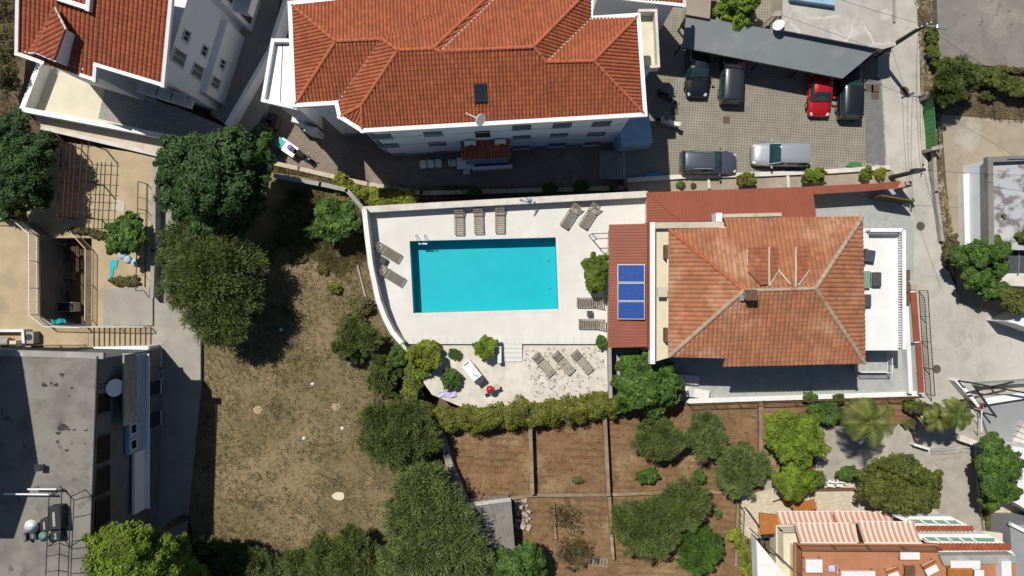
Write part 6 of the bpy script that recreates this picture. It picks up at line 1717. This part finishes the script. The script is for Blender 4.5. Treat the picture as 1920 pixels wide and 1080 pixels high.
def awning(label, q, nst):
    """q: front left, front right, back right, back left"""
    t = thing('striped_awning', label, 'awning', (q[0]+q[1]+q[2]+q[3])/4, group='striped awnings')
    mb = MB(); rows = 6
    for i in range(nst):
        mb.cur = i % 2
        for r in range(rows):
            f = []
            for (a, b) in ((i/nst, r/rows), ((i+1)/nst, r/rows), ((i+1)/nst, (r+1)/rows), (i/nst, (r+1)/rows)):
                p = q[3].lerp(q[2], a).lerp(q[0].lerp(q[1], a), b) - ZU*.10*math.sin(math.pi*b); f.append(p)
            n = len(mb.v); mb.v += [tuple(p) for p in f]; mb.f.append([n, n+3, n+2, n+1]); mb.m.append(mb.cur)
    o = mb.build('fabric', [G['stripe_a'], G['stripe_b']], t)
    s = o.modifiers.new('solid', 'SOLIDIFY'); s.thickness = .012
    MB().bar(q[0] - ZU*.02, q[1] - ZU*.02, .07, .06).build('front_bar', G['whitepaint'], t); MB().bar(q[3] + ZU*.03, q[2] + ZU*.03, .12, .1).build('cassette', G['whitepaint'], t)
    for e in (.06, .94):
        a = q[0].lerp(q[1], e); b = q[3].lerp(q[2], e); MB().bar(a - ZU*.06, b - ZU*.25, .04, .04).build('arm', G['steel'], t)
awning('rose striped awning, front one on the right', [P(1608, 977, 4.5), P(1714, 979, 4.5), P(1728, 1018, 5.45), P(1620, 1018, 5.45)], 21)
awning('rose striped awning, front one on the left', [P(1489, 981, 4.5), P(1595, 981, 4.5), P(1606, 1018, 5.45), P(1500, 1018, 5.45)], 21)
awning('rose striped awning, rear one on the left', [P(1454, 959, 1.9), P(1559, 959, 1.9), P(1568, 984, 2.65), P(1462, 985, 2.65)], 21)
awning('rose striped awning, rear one on the right', [P(1561, 959, 1.9), P(1668, 959, 1.9), P(1678, 981, 2.65), P(1570, 984, 2.65)], 21)
# terrace furniture
def rect_thing(name, label, cat, px, py, z, w, d, h, m, rz=0.0, back=None):
    t = thing(name, label, cat, P(px, py, z + h) - ZU*h, rz)
    MB().box(-w/2 + .02, w/2 - .02, -d/2 + .02, d/2 - .02, h*.62, h).build('top', G[m], t, local=True, bevel=.03)
    for a in (-1, 1):
        for b in (-1, 1): MB().box(a*(w/2-.06)-.035, a*(w/2-.06)+.035, b*(d/2-.06)-.035, b*(d/2-.06)+.035, 0, h*.62).build('leg', G['orangewood'], t, local=True)
    if back: MB().box(-w/2, w/2, d/2 - .12, d/2, h, h + back).build('backrest', G['orangewood'], t, local=True)
    return t
rect_thing('sofa', 'white cushioned bench against the railing of the terracotta terrace', 'bench', 1707, 1043, ZA, 1.4, .55, .45, 'whitecloth')
rect_thing('armchair', 'white cushioned armchair turned askew on the terracotta terrace', 'armchair', 1746, 1066, ZA, .95, .85, .45, 'whitecloth', R(28), .3)
rect_thing('armchair', 'white cushioned armchair cut by the bottom edge of the terracotta terrace', 'armchair', 1676, 1078, ZA, .8, .9, .45, 'whitecloth', R(20), .3)
rect_thing('coffee_table', 'low wooden coffee table between the white armchairs', 'table', 1707, 1072, ZA, .75, .8, .4, 'brown')
rect_thing('corner_sofa', 'long white corner sofa on the right of the terracotta terrace', 'sofa', 1811, 1060, ZA, 2.1, .65, .45, 'whitecloth')
rect_thing('sofa', 'white sofa seat on the right cut by the bottom edge', 'sofa', 1837, 1085, ZA, .7, 1.2, .45, 'whitecloth')
t = thing('slatted_table', 'slatted orange timber table on the right of the terracotta terrace', 'table', P(1800, 1078, ZA)); c = P(1800, 1078, ZA + .45)
for k in range(12): MB().box(c.x - .85 + k*.145, c.x - .73 + k*.145, c.y - .6, c.y + .5, ZA + .42, ZA + .46).build('slat', G['orangewood'], t)
for a in (-.75, .75):
    for b in (-.5, .4): MB().box(c.x + a - .04, c.x + a + .04, c.y + b - .04, c.y + b + .04, ZA, ZA + .42).build('leg', G['orangewood'], t)
rect_thing('white_table', 'white cloth covered table at the left corner of the terracotta terrace', 'table', 1527, 1062, ZA, 1.2, .95, .7, 'whitecloth')
rect_thing('white_table', 'white table along the bottom edge of the terracotta terrace', 'table', 1610, 1082, ZA, 2.4, .8, .7, 'whitecloth')
t = thing('lilac_chair', 'lilac wire chair beside the white cloth table', 'chair', P(1559, 1066, ZA)); c = P(1559, 1066, ZA + .45)
MB().box(c.x - .22, c.x + .22, c.y - .22, c.y + .22, ZA + .43, ZA + .47).build('seat', G['lilac'], t)
for a in (-.2, .2):
    for b in (-.2, .2): MB().tube((c.x + a, c.y + b, ZA), (c.x + a, c.y + b, ZA + .43), .015).build('leg', G['whitepaint'], t)
MB().path([Vector((c.x + .24, c.y - .25, ZA + .5)), Vector((c.x + .26, c.y - .2, ZA + .85)), Vector((c.x + .26, c.y + .2, ZA + .85)), Vector((c.x + .24, c.y + .25, ZA + .5))], .018).build('backrest', G['whitepaint'], t)
# garden furniture around the terrace
for k, (x, y) in enumerate(((1554, 905), (1571, 905))):
    t = thing('deck_chair', '%s of the two white garden seats under the round tree' % ('left', 'right')[k], 'chair', P(x, y, .06), R(-8), group='white garden seats')
    MB().box(-.27, .27, -.25, .25, .32, .4).build('seat', G['whitecloth'], t, local=True, bevel=.03); MB().obox((0, .12, .62), (.27, 0, 0), (0, .03, .0), (0, .1, .25)).build('backrest', G['whitecloth'], t, local=True)
    for a in (-.22, .22):
        for b in (-.2, .2): MB().box(a-.025, a+.025, b-.025, b+.025, 0, .32).build('leg', G['brown'], t, local=True)
t = thing('timber_edge', 'dark timber sleeper below the white garden seats', 'sleeper', P(1568, 917, .06)); MB().bar(P(1530, 918, .15), P(1602, 917, .15), .2, .2).build('sleeper', G['brown'], t)
t = thing('red_parasol', 'folded red parasol and frame beside the bright green trees', 'parasol', P(1474, 941, .06)); c = P(1474, 940, 1.0)
MB().lathe([(.05, -.8), (.16, -.5), (.22, .2), (.05, .6)], c, 12).build('canopy', G['redcloth'], t); MB().tube((c.x, c.y, .06), (c.x, c.y, 1.7), .025).build('pole', G['brown'], t); MB().bar((c.x - .7, c.y - .3, .1), (c.x + .6, c.y + .1, .1), .08, .08).build('foot', G['rust'], t)
t = thing('timber_screen', 'slanted orange timber screen behind the rear awnings', 'screen', P(1510, 949, .06)); a, b = P(1488, 956, 1.0), P(1530, 944, 1.0)
for k in range(8): MB().bar(a.lerp(b, k/8) , a.lerp(b, (k+.9)/8) + ZU*.001, .8, .06).build('board', G['orangewood'], t)
for p in (a, b): MB().bar((p.x, p.y, .06), (p.x, p.y, 1.0), .08, .08).build('post', G['brown'], t)
railing('garden_fence', 'thin grey wire fence along the left of the crazy paved terrace', [P(1384, 945, .2), P(1382, 1000, .2), P(1400, 1040, .2)], 1.3, .5, G['steel'], br=.018)
railing('plot_fence', 'dark wire fence between the olive grove and awning house', [P(1395, 950, .1), P(1420, 985, .1), P(1425, 1030, .1)], 1.2, .6, G['dark'], br=.018)
# planters, path edges
t = thing('garden_gate', 'white low gate pier and dark gate across the garden path', 'gate', P(1735, 835, 0)); wallrun(t, [(1716, 834), (1742, 842)], 0, .7, .18, 'white')
for k in range(8):
    a = P(1716 + k*1.2, 806 + k*3.4, .9); MB().bar((a.x, a.y, .05), (a.x, a.y, .95), .04, .04).build('bar', G['dark'], t)
wallrun(t, [(1803, 822), (1834, 833)], 0, .8, .45, 'offwhite')
t = thing('path_steps', 'curved dark edged steps crossing the concrete path', 'steps', P(1780, 840, 0))
for k in range(2):
    pts = [P(1746, 844 + k*6, .1), P(1775, 843 + k*6, .1), P(1805, 838 + k*6, .1), P(1832, 838 + k*8, .1)]
    for a, b in zip(pts[:-1], pts[1:]): MB().bar(Vector((a.x, a.y, .05)), Vector((b.x, b.y, .051)), .22, .14).build('tread', G['concrete'], t)
t = thing('lane_edge', 'pale broken concrete edge on the right side of the garden lane', 'kerb', P(1840, 920, 0)); wallrun(t, [(1834, 840), (1838, 900), (1846, 960), (1852, 1005)], -.1, .35, .4, 'concrete')
# grey yard with steel beams at the right
ground_piece('grey_yard', [(1838, 770), (1862, 757), (2000, 735), (2000, 900), (1895, 842), (1855, 820)], B, .35, 'greyyard')
t = thing('yard_border_wall', 'white wall along the upper edge of the grey yard', 'wall', P(1870, 740, 0)); wallrun(t, [(1795, 714), (1835, 760)], 0, .9, .3, 'white'); wallrun(t, [(1852, 752), (1990, 730)], 0, 1.0, .5, 'white'); wallrun(t, [(1838, 722), (1990, 712)], 0, 1.0, .2, 'concrete')
bm_ = thing('steel_beams', 'dark steel beams of an open pergola over the white yard wall', 'pergola', P(1860, 735, 0))
for a, b in (((1812, 716), (1885, 730)), ((1885, 730), (1930, 738)), ((1812, 737), (1900, 716)), ((1830, 730), (1868, 782))): MB().bar(P(*a, 2.0), P(*b, 2.0), .12, .14).build('beam', G['dark'], bm_)
for x, y in ((1813, 717), (1886, 730), (1867, 780)):
    c = P(x, y, 2.0); MB().bar((c.x, c.y, 0), (c.x, c.y, 2.0), .1, .1).build('post', G['dark'], bm_)
sc_ = scooter('red and white scooter at the edge of the grey yard below the pergola', 1826, 758, R(-20), (.55, .05, .03), .0)
t = thing('white_pipe_rail', 'white pipe handrail at the left of the grey yard', 'handrail', P(1840, 785, .3)); MB().path([P(1841, 768, 1.2), P(1840, 810, 1.2)], .035).build('rail', G['whitepaint'], t)
for y in (769, 789, 809):
    c = P(1840.5, y, 1.2); MB().tube((c.x, c.y, .3), (c.x, c.y, 1.2), .03).build('post', G['whitepaint'], t)
t = thing('corner_steps', 'pale steps at the right edge beside the grey yard', 'steps', P(1908, 815, .3))
for k in range(5): MB().pprism([(1893 + k*6, 836 - k*9), (1899 + k*6, 826 - k*9), (1990, 830 - k*2), (1990, 850)], .3, .4 + k*.16).build('step', G['offwhite'], t)
wh = thing('white_roof_house', 'white and grey flat roofs at the right edge of the lower lane', 'house', P(1900, 900, 0))
MB().pprism([(1888, 835), (2000, 850), (2000, 1000), (1895, 938)], -.1, 2.6).build('block', G['white'], wh)
MB().pprism([(1894, 984), (2000, 984), (2000, 1200), (1905, 1200)], -.1, 3.0).build('grey_block', G['greyyard'], wh)
MB().bar(P(1894, 982, 3.2), P(1990, 1030, 3.2), .25, .3).build('parapet', G['white'], wh)

# ---------------------------------------------------------------- trees, shrubs, grass
tree('broadleaf_tree', 'big dense dark green tree between the driveway and the dry field', 402, 330, 110, 92, -.3, 8.2, 'dark', 26000, .22, .6, nl=10, clump=.2,
     blobs=[(350, 300, 58, .62), (430, 285, 60, .7), (400, 340, 75, .8), (470, 320, 48, .55), (340, 360, 55, .5), (400, 400, 55, .55), (460, 380, 48, .5), (320, 310, 30, .45), (500, 300, 22, .5), (440, 420, 40, .45)])
tree('feathery_tree', 'grey green feathery tree below the big dense dark tree', 395, 535, 95, 110, -.3, 6.8, 'olived', 26000, .17, .25, nl=9, clump=.3,
     blobs=[(350, 450, 55, .6), (390, 510, 75, .72), (430, 560, 62, .6), (350, 540, 52, .55), (420, 610, 52, .5), (455, 500, 48, .5), (470, 570, 34, .45), (330, 490, 36, .5), (400, 590, 55, .55)])
tree('fig_tree', 'small leafy tree standing in the concrete yard', 237, 440, 42, 44, 0, 3.6, 'mid', 4200, .24, .7, nl=7)
tree('shady_tree', 'dark tree at the left edge above the raised terrace', 35, 320, 75, 95, -.3, 5.5, 'dark', 13000, .2, .5, blobs=[(20, 250, 48, .6), (60, 290, 45, .6), (30, 340, 55, .65), (70, 360, 38, .5), (15, 390, 36, .5), (85, 270, 28, .4), (0, 300, 40, .6)])
tree('brownish_tree', 'brownish thin tree at the upper left edge beside the tiled house', 0, 70, 40, 85, -.3, 4.5, 'dry', 5000, .15, .4, blobs=[(5, 20, 32, .6), (12, 80, 34, .6), (0, 130, 36, .55), (20, 155, 22, .4)])
tree('bright_tree', 'bright green tree at the bottom edge beside the old flat roof', 240, 1045, 90, 60, 0, 13.0, 'bright', 19000, .19, .45, blobs=[(195, 1020, 42, .7), (245, 1012, 45, .8), (290, 1030, 40, .7), (225, 1060, 62, .75), (300, 1080, 52, .6), (170, 1070, 48, .6), (265, 1055, 50, .7)])
tree('bright_tree', 'smaller bright green tree at the bottom edge above the dark ground', 338, 1040, 34, 40, -.3, 7.0, 'bright', 5200, .19, .45, blobs=[(340, 1022, 22, .7), (330, 1048, 32, .7), (350, 1072, 38, .6), (375, 1080, 26, .5)])
tree('dark_tree', 'dark shaded tree at the bottom left of the dry field', 430, 1055, 80, 40, -.3, 3.2, 'olived', 8000, .17, .35, blobs=[(390, 1045, 38, .6), (440, 1040, 32, .6), (480, 1060, 38, .6), (420, 1075, 40, .6), (510, 1055, 24, .5)])
tree('feathery_tree', 'olive brown feathery tree at the bottom centre of the dry field', 635, 1035, 105, 62, -.3, 4.2, 'olived', 17000, .17, .25, clump=.3, blobs=[(555, 1055, 34, .55), (608, 1040, 40, .65), (660, 1012, 34, .65), (650, 1055, 44, .7), (700, 1050, 36, .6), (590, 1075, 40, .55), (680, 1080, 40, .6)])
tree('feathery_tree', 'large grey green feathery tree left of the garden shed', 810, 970, 105, 105, -.3, 5.6, 'olive', 30000, .17, .25, clump=.3, blobs=[(790, 920, 55, .7), (830, 960, 55, .7), (770, 980, 52, .65), (850, 1010, 60, .7), (800, 1040, 65, .7), (880, 1050, 48, .6), (750, 1050, 48, .6), (748, 945, 26, .5), (812, 893, 28, .55)])
tree('feathery_tree', 'feathery grey green tree at the lower left end of the hedge', 745, 815, 78, 72, -.3, 4.2, 'olived', 15000, .17, .25, clump=.3, blobs=[(715, 790, 40, .6), (760, 785, 42, .65), (735, 830, 50, .7), (790, 820, 40, .6), (695, 825, 28, .5), (770, 855, 30, .5)])
tree('green_tree', 'round mid green tree at the bottom edge right of the shed', 968, 1060, 58, 42, -.1, 4.0, 'mid', 6500, .2, .55, blobs=[(945, 1052, 28, .6), (985, 1045, 34, .65), (965, 1075, 45, .7), (1005, 1070, 24, .5)])
tree('fig_tree', 'leafy green tree outside the upper left corner of the pool wall', 632, 412, 46, 42, -.3, 3.4, 'mid', 4600, .24, .7)
shrub('dry_shrub', 'brownish round shrub beside the lower end of the curved wall', 670, 636, 50, 48, -.3, 2.4, 'olived', 6000, leaf=.15, aspect=.3)
shrub('dry_shrub', 'brownish shrub above the feathery tree at the hedge', 716, 705, 38, 40, -.3, 2.2, 'olived', 4200, leaf=.15, aspect=.3)
shrub('green_shrub', 'low dull green shrub beside the middle of the curved wall', 674, 575, 26, 24, -.3, 1.0, 'weed', 1600, leaf=.12)
shrub('lime_shrub', 'yellow green shrub at the lower left corner of the pool deck', 802, 664, 36, 36, ZG, 3.4, 'lime', 4600, leaf=.17)
shrub('lime_shrub', 'yellow green shrub spreading below the pool deck corner', 790, 690, 30, 22, .3, 2.6, 'bright', 2600, leaf=.17)
shrub('green_shrub', 'upright green climber at the foot of the curved wall', 748, 668, 18, 26, 0, 2.2, 'mid', 1700, leaf=.16)
shrub('green_shrub', 'green climber between the gravel corner and the dry shrub', 775, 720, 24, 34, 0, 2.0, 'hedge', 2600, leaf=.15)
shrub('round_bush', 'clipped round bush left of the sink counter', 846, 710, 21, 22, ZG, 2.4, 'mid', 2600, leaf=.13)
shrub('small_bush', 'small sparse bush on the gravel beside the round bush', 852, 664, 13, 13, ZG, 1.7, 'mid', 420, leaf=.14)
tree('citrus_tree', 'small bright citrus tree beside the white terrace steps', 910, 652, 23, 24, ZG, 3.0, 'bright', 1900, .18, .5, nl=6)
tree('citrus_tree', 'dense glossy citrus tree between the pool and the red metal roof', 1117, 514, 26, 42, ZD, 4.3, 'citrus', 4200, .2, .55, nl=7, clump=.3)
shrub('small_bush', 'small round bush at the lower left corner of the red metal roof', 1128, 642, 13, 14, ZG, 2.2, 'mid', 1000)
tree('leafy_tree', 'bright leafy tree at the lower left corner of the pool house patio', 1212, 715, 66, 64, 0, 4.4, 'mid', 9500, .24, .65, blobs=[(1190, 690, 34, .65), (1225, 685, 36, .7), (1200, 730, 44, .75), (1245, 725, 36, .65), (1170, 720, 24, .5), (1225, 760, 30, .5), (1262, 745, 18, .45), (1175, 755, 22, .4)])
hedge('garden_hedge', 'long yellow green hedge between the gravel terrace and the garden plots', [(806, 782), (870, 782), (960, 776), (1060, 768), (1150, 758)], 2.1, .0, 2.1, 'hedge', 22000, .15)
OL = 'grey green olive trees of the garden grove'
def olive(label, px, py, rx, ry, zt, n, kind='olive'): return tree('olive_tree', label, px, py, rx, ry, -.05, zt, kind, n, .15, .26, clump=.3, group=OL, nl=8)
olive('olive tree just below the leafy patio tree', 1236, 825, 47, 46, 3.2, 8000, 'olived'); olive('brighter green tree right of the upper olive tree', 1322, 816, 50, 46, 3.2, 8500, 'olive')
olive('olive tree at the right end of the upper grove row', 1388, 880, 58, 54, 3.4, 10500); olive('olive tree at the left of the lower grove', 1208, 985, 66, 62, 3.6, 12500, 'olived')
olive('olive tree at the top of the lower grove', 1282, 945, 52, 50, 3.4, 8500, 'olived'); olive('darker green tree at the lower right of the olive grove', 1312, 1030, 52, 42, 3.0, 7500, 'mid')
shrub('green_shrub', 'low spreading shrub under the upper olive tree', 1214, 892, 27, 17, -.05, 1.0, 'mid', 1500); shrub('small_bush', 'small dark green tuft between the olive trees', 1309, 893, 14, 14, -.05, .9, 'mid', 900); shrub('small_bush', 'tiny green tuft at the right of the lower grove', 1346, 964, 8, 9, -.05, .6, 'mid', 320)
shrub('thin_shrub', 'sparse grey shrub in the plot right of the rubble', 1062, 970, 40, 30, -.05, 1.2, 'dry', 350, leaf=.12, aspect=.3); shrub('thin_shrub', 'sparse dry shrub at the bottom of the lower plot', 1075, 1035, 45, 36, -.05, 1.1, 'dry', 900, leaf=.12, aspect=.3)
shrub('small_bush', 'small weed clump in the middle brown plot', 1083, 900, 13, 8, -.05, .5, 'weed', 260)
tree('bright_tree', 'bright green tree at the upper right of the garden plots', 1488, 818, 54, 54, 0, 4.6, 'bright', 9500, .17, .4, nl=9); tree('bright_tree', 'bright green tree below its larger neighbour above the awning house', 1488, 903, 46, 36, 0, 4.0, 'bright', 6500, .17, .4, nl=8)
tree('round_tree', 'large round dark green tree behind the striped awnings', 1684, 908, 84, 58, 0, 4.8, 'vine', 17000, .17, .45, nl=10, clump=.22)
shrub('green_shrub', 'dark shrub at the upper end of the garden path', 1546, 772, 36, 26, 0, 2.0, 'mid', 3000); shrub('green_shrub', 'green shrub beside the path seats', 1590, 888, 26, 15, 0, 1.4, 'mid', 1400); shrub('green_shrub', 'dark green shrub left of the white garden seats', 1530, 897, 20, 16, 0, 1.4, 'mid', 1200)
shrub('green_shrub', 'straggly shrub against the patio wall right of the palm', 1712, 762, 24, 14, 0, 1.3, 'vine', 1100); shrub('green_shrub', 'small green bush at the top of the garden by the patio wall', 1520, 745, 16, 11, 0, 1.3, 'mid', 700); shrub('green_shrub', 'low shrub beside the gate of the garden path', 1706, 795, 16, 11, 0, 1.0, 'weed', 700); shrub('green_shrub', 'second low bush along the patio railing', 1570, 748, 14, 10, 0, 1.2, 'vine', 600)
palm('palm_tree', 'palm tree standing on the garden path below the patio', 1628, 788, 0, 5.6, 2.2, 24); palm('palm_tree', 'right one of the two small palms by the street corner', 1792, 776, 0, 4.6, 1.5, 20); palm('palm_tree', 'left yellowish one of the two small palms by the street corner', 1757, 784, 0, 4.0, 1.35, 18)
tree('leafy_tree', 'tall dense tree beside the lane at the right edge', 1872, 880, 44, 66, 0, 4.8, 'mid', 9000, .2, .55, blobs=[(1858, 835, 24, .6), (1850, 870, 26, .65), (1885, 870, 32, .7), (1865, 910, 32, .7), (1890, 920, 24, .6), (1858, 938, 22, .5)])
hedge('lane_vine', 'narrow creeper along the edge of the lower lane', [(1842, 930), (1850, 965), (1856, 1000), (1868, 1018)], .5, .05, .9, 'weed', 1800, .12)
tree('leafy_tree', 'spreading leafy tree over the right side of the street', 1838, 490, 70, 42, 0, 4.6, 'mid', 9000, .22, .6, blobs=[(1800, 480, 26, .6), (1835, 475, 30, .7), (1865, 470, 28, .65), (1830, 520, 28, .6), (1868, 505, 22, .5), (1850, 540, 26, .5), (1880, 545, 20, .5)])
tree('leafy_tree', 'leafy tree at the right edge below the spreading tree', 1900, 562, 34, 26, 0, 4.0, 'vine', 3800, .2, .5); tree('leafy_tree', 'small leafy tree at the right edge beside the mottled roof', 1915, 450, 22, 20, 0, 4.2, 'vine', 2000, .2, .5)
shrub('dry_shrub', 'orange brown dry bush on the street verge under the leafy tree', 1782, 472, 15, 34, .05, 1.5, 'dry', 1700, leaf=.13); shrub('wall_creeper', 'green creeper hanging on the parapet of the mottled roof', 1860, 415, 10, 20, 0, 3.6, 'mid', 700)
tree('pine_tree', 'dark fine leaved tree beside the green gate', 1785, 152, 46, 46, .1, 3.6, 'olived', 8500, .15, .22, nl=8, clump=.32)
hedge('street_hedge', 'narrow hedge on the verge beside the upper street pole', [(1744, 58), (1746, 85), (1752, 118)], .95, .1, 1.4, 'vine', 1900, .13); hedge('lot_hedge', 'dark green hedge between the two concrete lots at upper right', [(1826, 140), (1870, 152), (1945, 175)], 1.4, .1, 1.7, 'vine', 5200, .14)
hedge('lot_creeper', 'thin creeper spreading onto the upper concrete lot', [(1862, 130), (1880, 128), (1935, 135)], .5, .2, .7, 'weed', 900, .12); shrub('green_shrub', 'small green bush under the hedge of the upper lot', 1850, 178, 16, 12, .1, 1.0, 'vine', 700)
tree('round_tree', 'round yellow green tree at the top edge behind the carport', 1385, 5, 46, 46, 0, 4.6, 'bright', 7500, .18, .5, nl=9)
for (x, y, rx, ry, lab, kd) in ((1400, 336, 20, 16, 'round bush in the planter below the grey estate car', 'hedge'), (1525, 330, 27, 16, 'wide bush in the planter below the silver car', 'bright'), (1623, 327, 14, 14, 'brownish bush at the right end of the planter', 'hedge'), (1651, 325, 12, 13, 'bright green bush at the very right end of the planter', 'lime'), (1276, 346, 9, 8, 'tiny bush in the planter at the building shadow edge', 'mid'), (1300, 348, 6, 5, 'tiny tuft in the planter beside the divider', 'weed')):
    shrub('planter_bush', lab, x, y, rx, ry, .12, .12 + rx*.065, kd, int(rx*ry*5.5), leaf=.12)
for (x, y, r_, lab) in ((888, 360, 16, 'dark shrub in the shaded bank, leftmost'), (1032, 352, 15, 'dark shrub in the shaded bank, middle one'), (1090, 349, 17, 'dark shrub in the shaded bank, right one'), (1150, 350, 8, 'small dark shrub in the shaded bank near the steps')):
    shrub('bank_shrub', lab, x, y, r_, r_*.8, -.95, .3, 'mid', int(r_*90))
hedge('bank_weeds', 'yellow green weeds covering the bank at the upper left pool corner', [(640, 345), (680, 366), (720, 374), (770, 372)], 1.5, -.95, .3, 'lime', 5200, .15, cat='weeds')
shrub('green_shrub', 'green bush at the left end of the courtyard wall', 492, 258, 26, 32, -1.5, 1.2, 'mid', 2600, leaf=.17)
shrub('yellow_weed', 'yellow flowering weed in the upper dry field', 627, 540, 14, 12, -.3, .35, 'lime', 500); shrub('yellow_weed', 'yellow green weed clump right of the big dark tree', 545, 400, 34, 20, -.3, .4, 'weed', 1600); shrub('green_weed', 'greenish weed patch below the fig by the pool wall', 585, 435, 24, 14, -.3, .6, 'mid', 900)
for (x, y, r_, lab) in ((500, 472, 22, 'brown green weed clump right of the feathery tree'), (560, 480, 18, 'weed clump in the upper middle of the dry field'), (605, 505, 14, 'weed clump left of the yellow weed'), (540, 580, 16, 'weed clump in the left middle of the dry field'), (650, 600, 16, 'weed clump left of the round dry shrub')):
    shrub('weed_clump', lab, x, y, r_, r_*.8, -.3, .15, 'weed', int(r_*28))
for (x, y, rx, ry, lab) in ((185, 440, 20, 9, 'weeds on the kerb above the sunken yard'), (235, 527, 34, 12, 'dry weeds behind the concrete slab in the yard'), (150, 432, 30, 6, 'weeds at the upper edge of the sunken yard')):
    shrub('yard_weeds', lab, x, y, rx, ry, .02, .5, 'weed', int(rx*ry*4), leaf=.12)
hedge('wall_vine', 'straggly vine on the wire fence beside the awning house', [(1378, 1000), (1396, 1030), (1404, 1075)], 1.2, 0, 1.4, 'lime', 2600, .15)
FIELD = [(376, 640), (480, 480), (540, 350), (652, 358), (686, 410), (700, 480), (755, 650), (800, 770), (860, 945), (930, 1100), (330, 1100), (372, 760)]
tufts('dry_grass', 'short dry straw coloured grass over the empty field', FIELD, -.3, 15000, 'straw', (.04, .14), .12, 5)
tufts('green_grass', 'sparse dull green grass among the straw of the field', FIELD, -.3, 6000, 'weed', (.06, .18), .12, 5)
tufts('plot_grass', 'dry stubble scattered over the brown garden plots', [(835, 800), (1430, 760), (1430, 950), (1380, 1090), (925, 1090), (880, 950)], -.04, 6500, 'straw', (.03, .12), .1, 5)
tufts('verge_grass', 'dry grass on the verge beside the street', [(1716, -40), (1746, -40), (1748, 110), (1764, 210), (1768, 330), (1786, 440), (1772, 470), (1744, 330), (1728, 150)], .06, 1500, 'straw', (.06, .22), .1, 5)
tufts('gravel_weeds', 'thin weeds growing through the white gravel', [(985, 655), (1135, 648), (1140, 740), (1000, 745), (1000, 720), (985, 690)], ZG, 260, 'weed', (.05, .14), .08, 5)
tufts('bed_grass', 'dry grass on the soil between the concrete lots', [(1762, 120), (1990, 165), (1990, 240), (1766, 208)], .1, 1500, 'straw', (.06, .22), .1, 5)
tufts('bank_grass', 'rough grass on the shaded bank below the courtyard', [(490, 305), (690, 348), (1200, 354), (1200, 362), (690, 390), (655, 360), (520, 332)], -.95, 2200, 'weed', (.08, .3), .1, 5)
tufts('rough_grass', 'rough brown grass at the upper left edge', [(-60, -60), (38, -60), (38, 200), (100, 255), (30, 410), (-60, 410)], -.25, 2600, 'straw', (.08, .3), .12, 5)
tufts('pool_wall_weeds', 'rough green weeds in the field corner outside the pool wall', [(545, 355), (650, 362), (684, 410), (696, 480), (640, 520), (560, 470), (500, 470)], -.3, 2600, 'weed', (.1, .3), .14, 6)
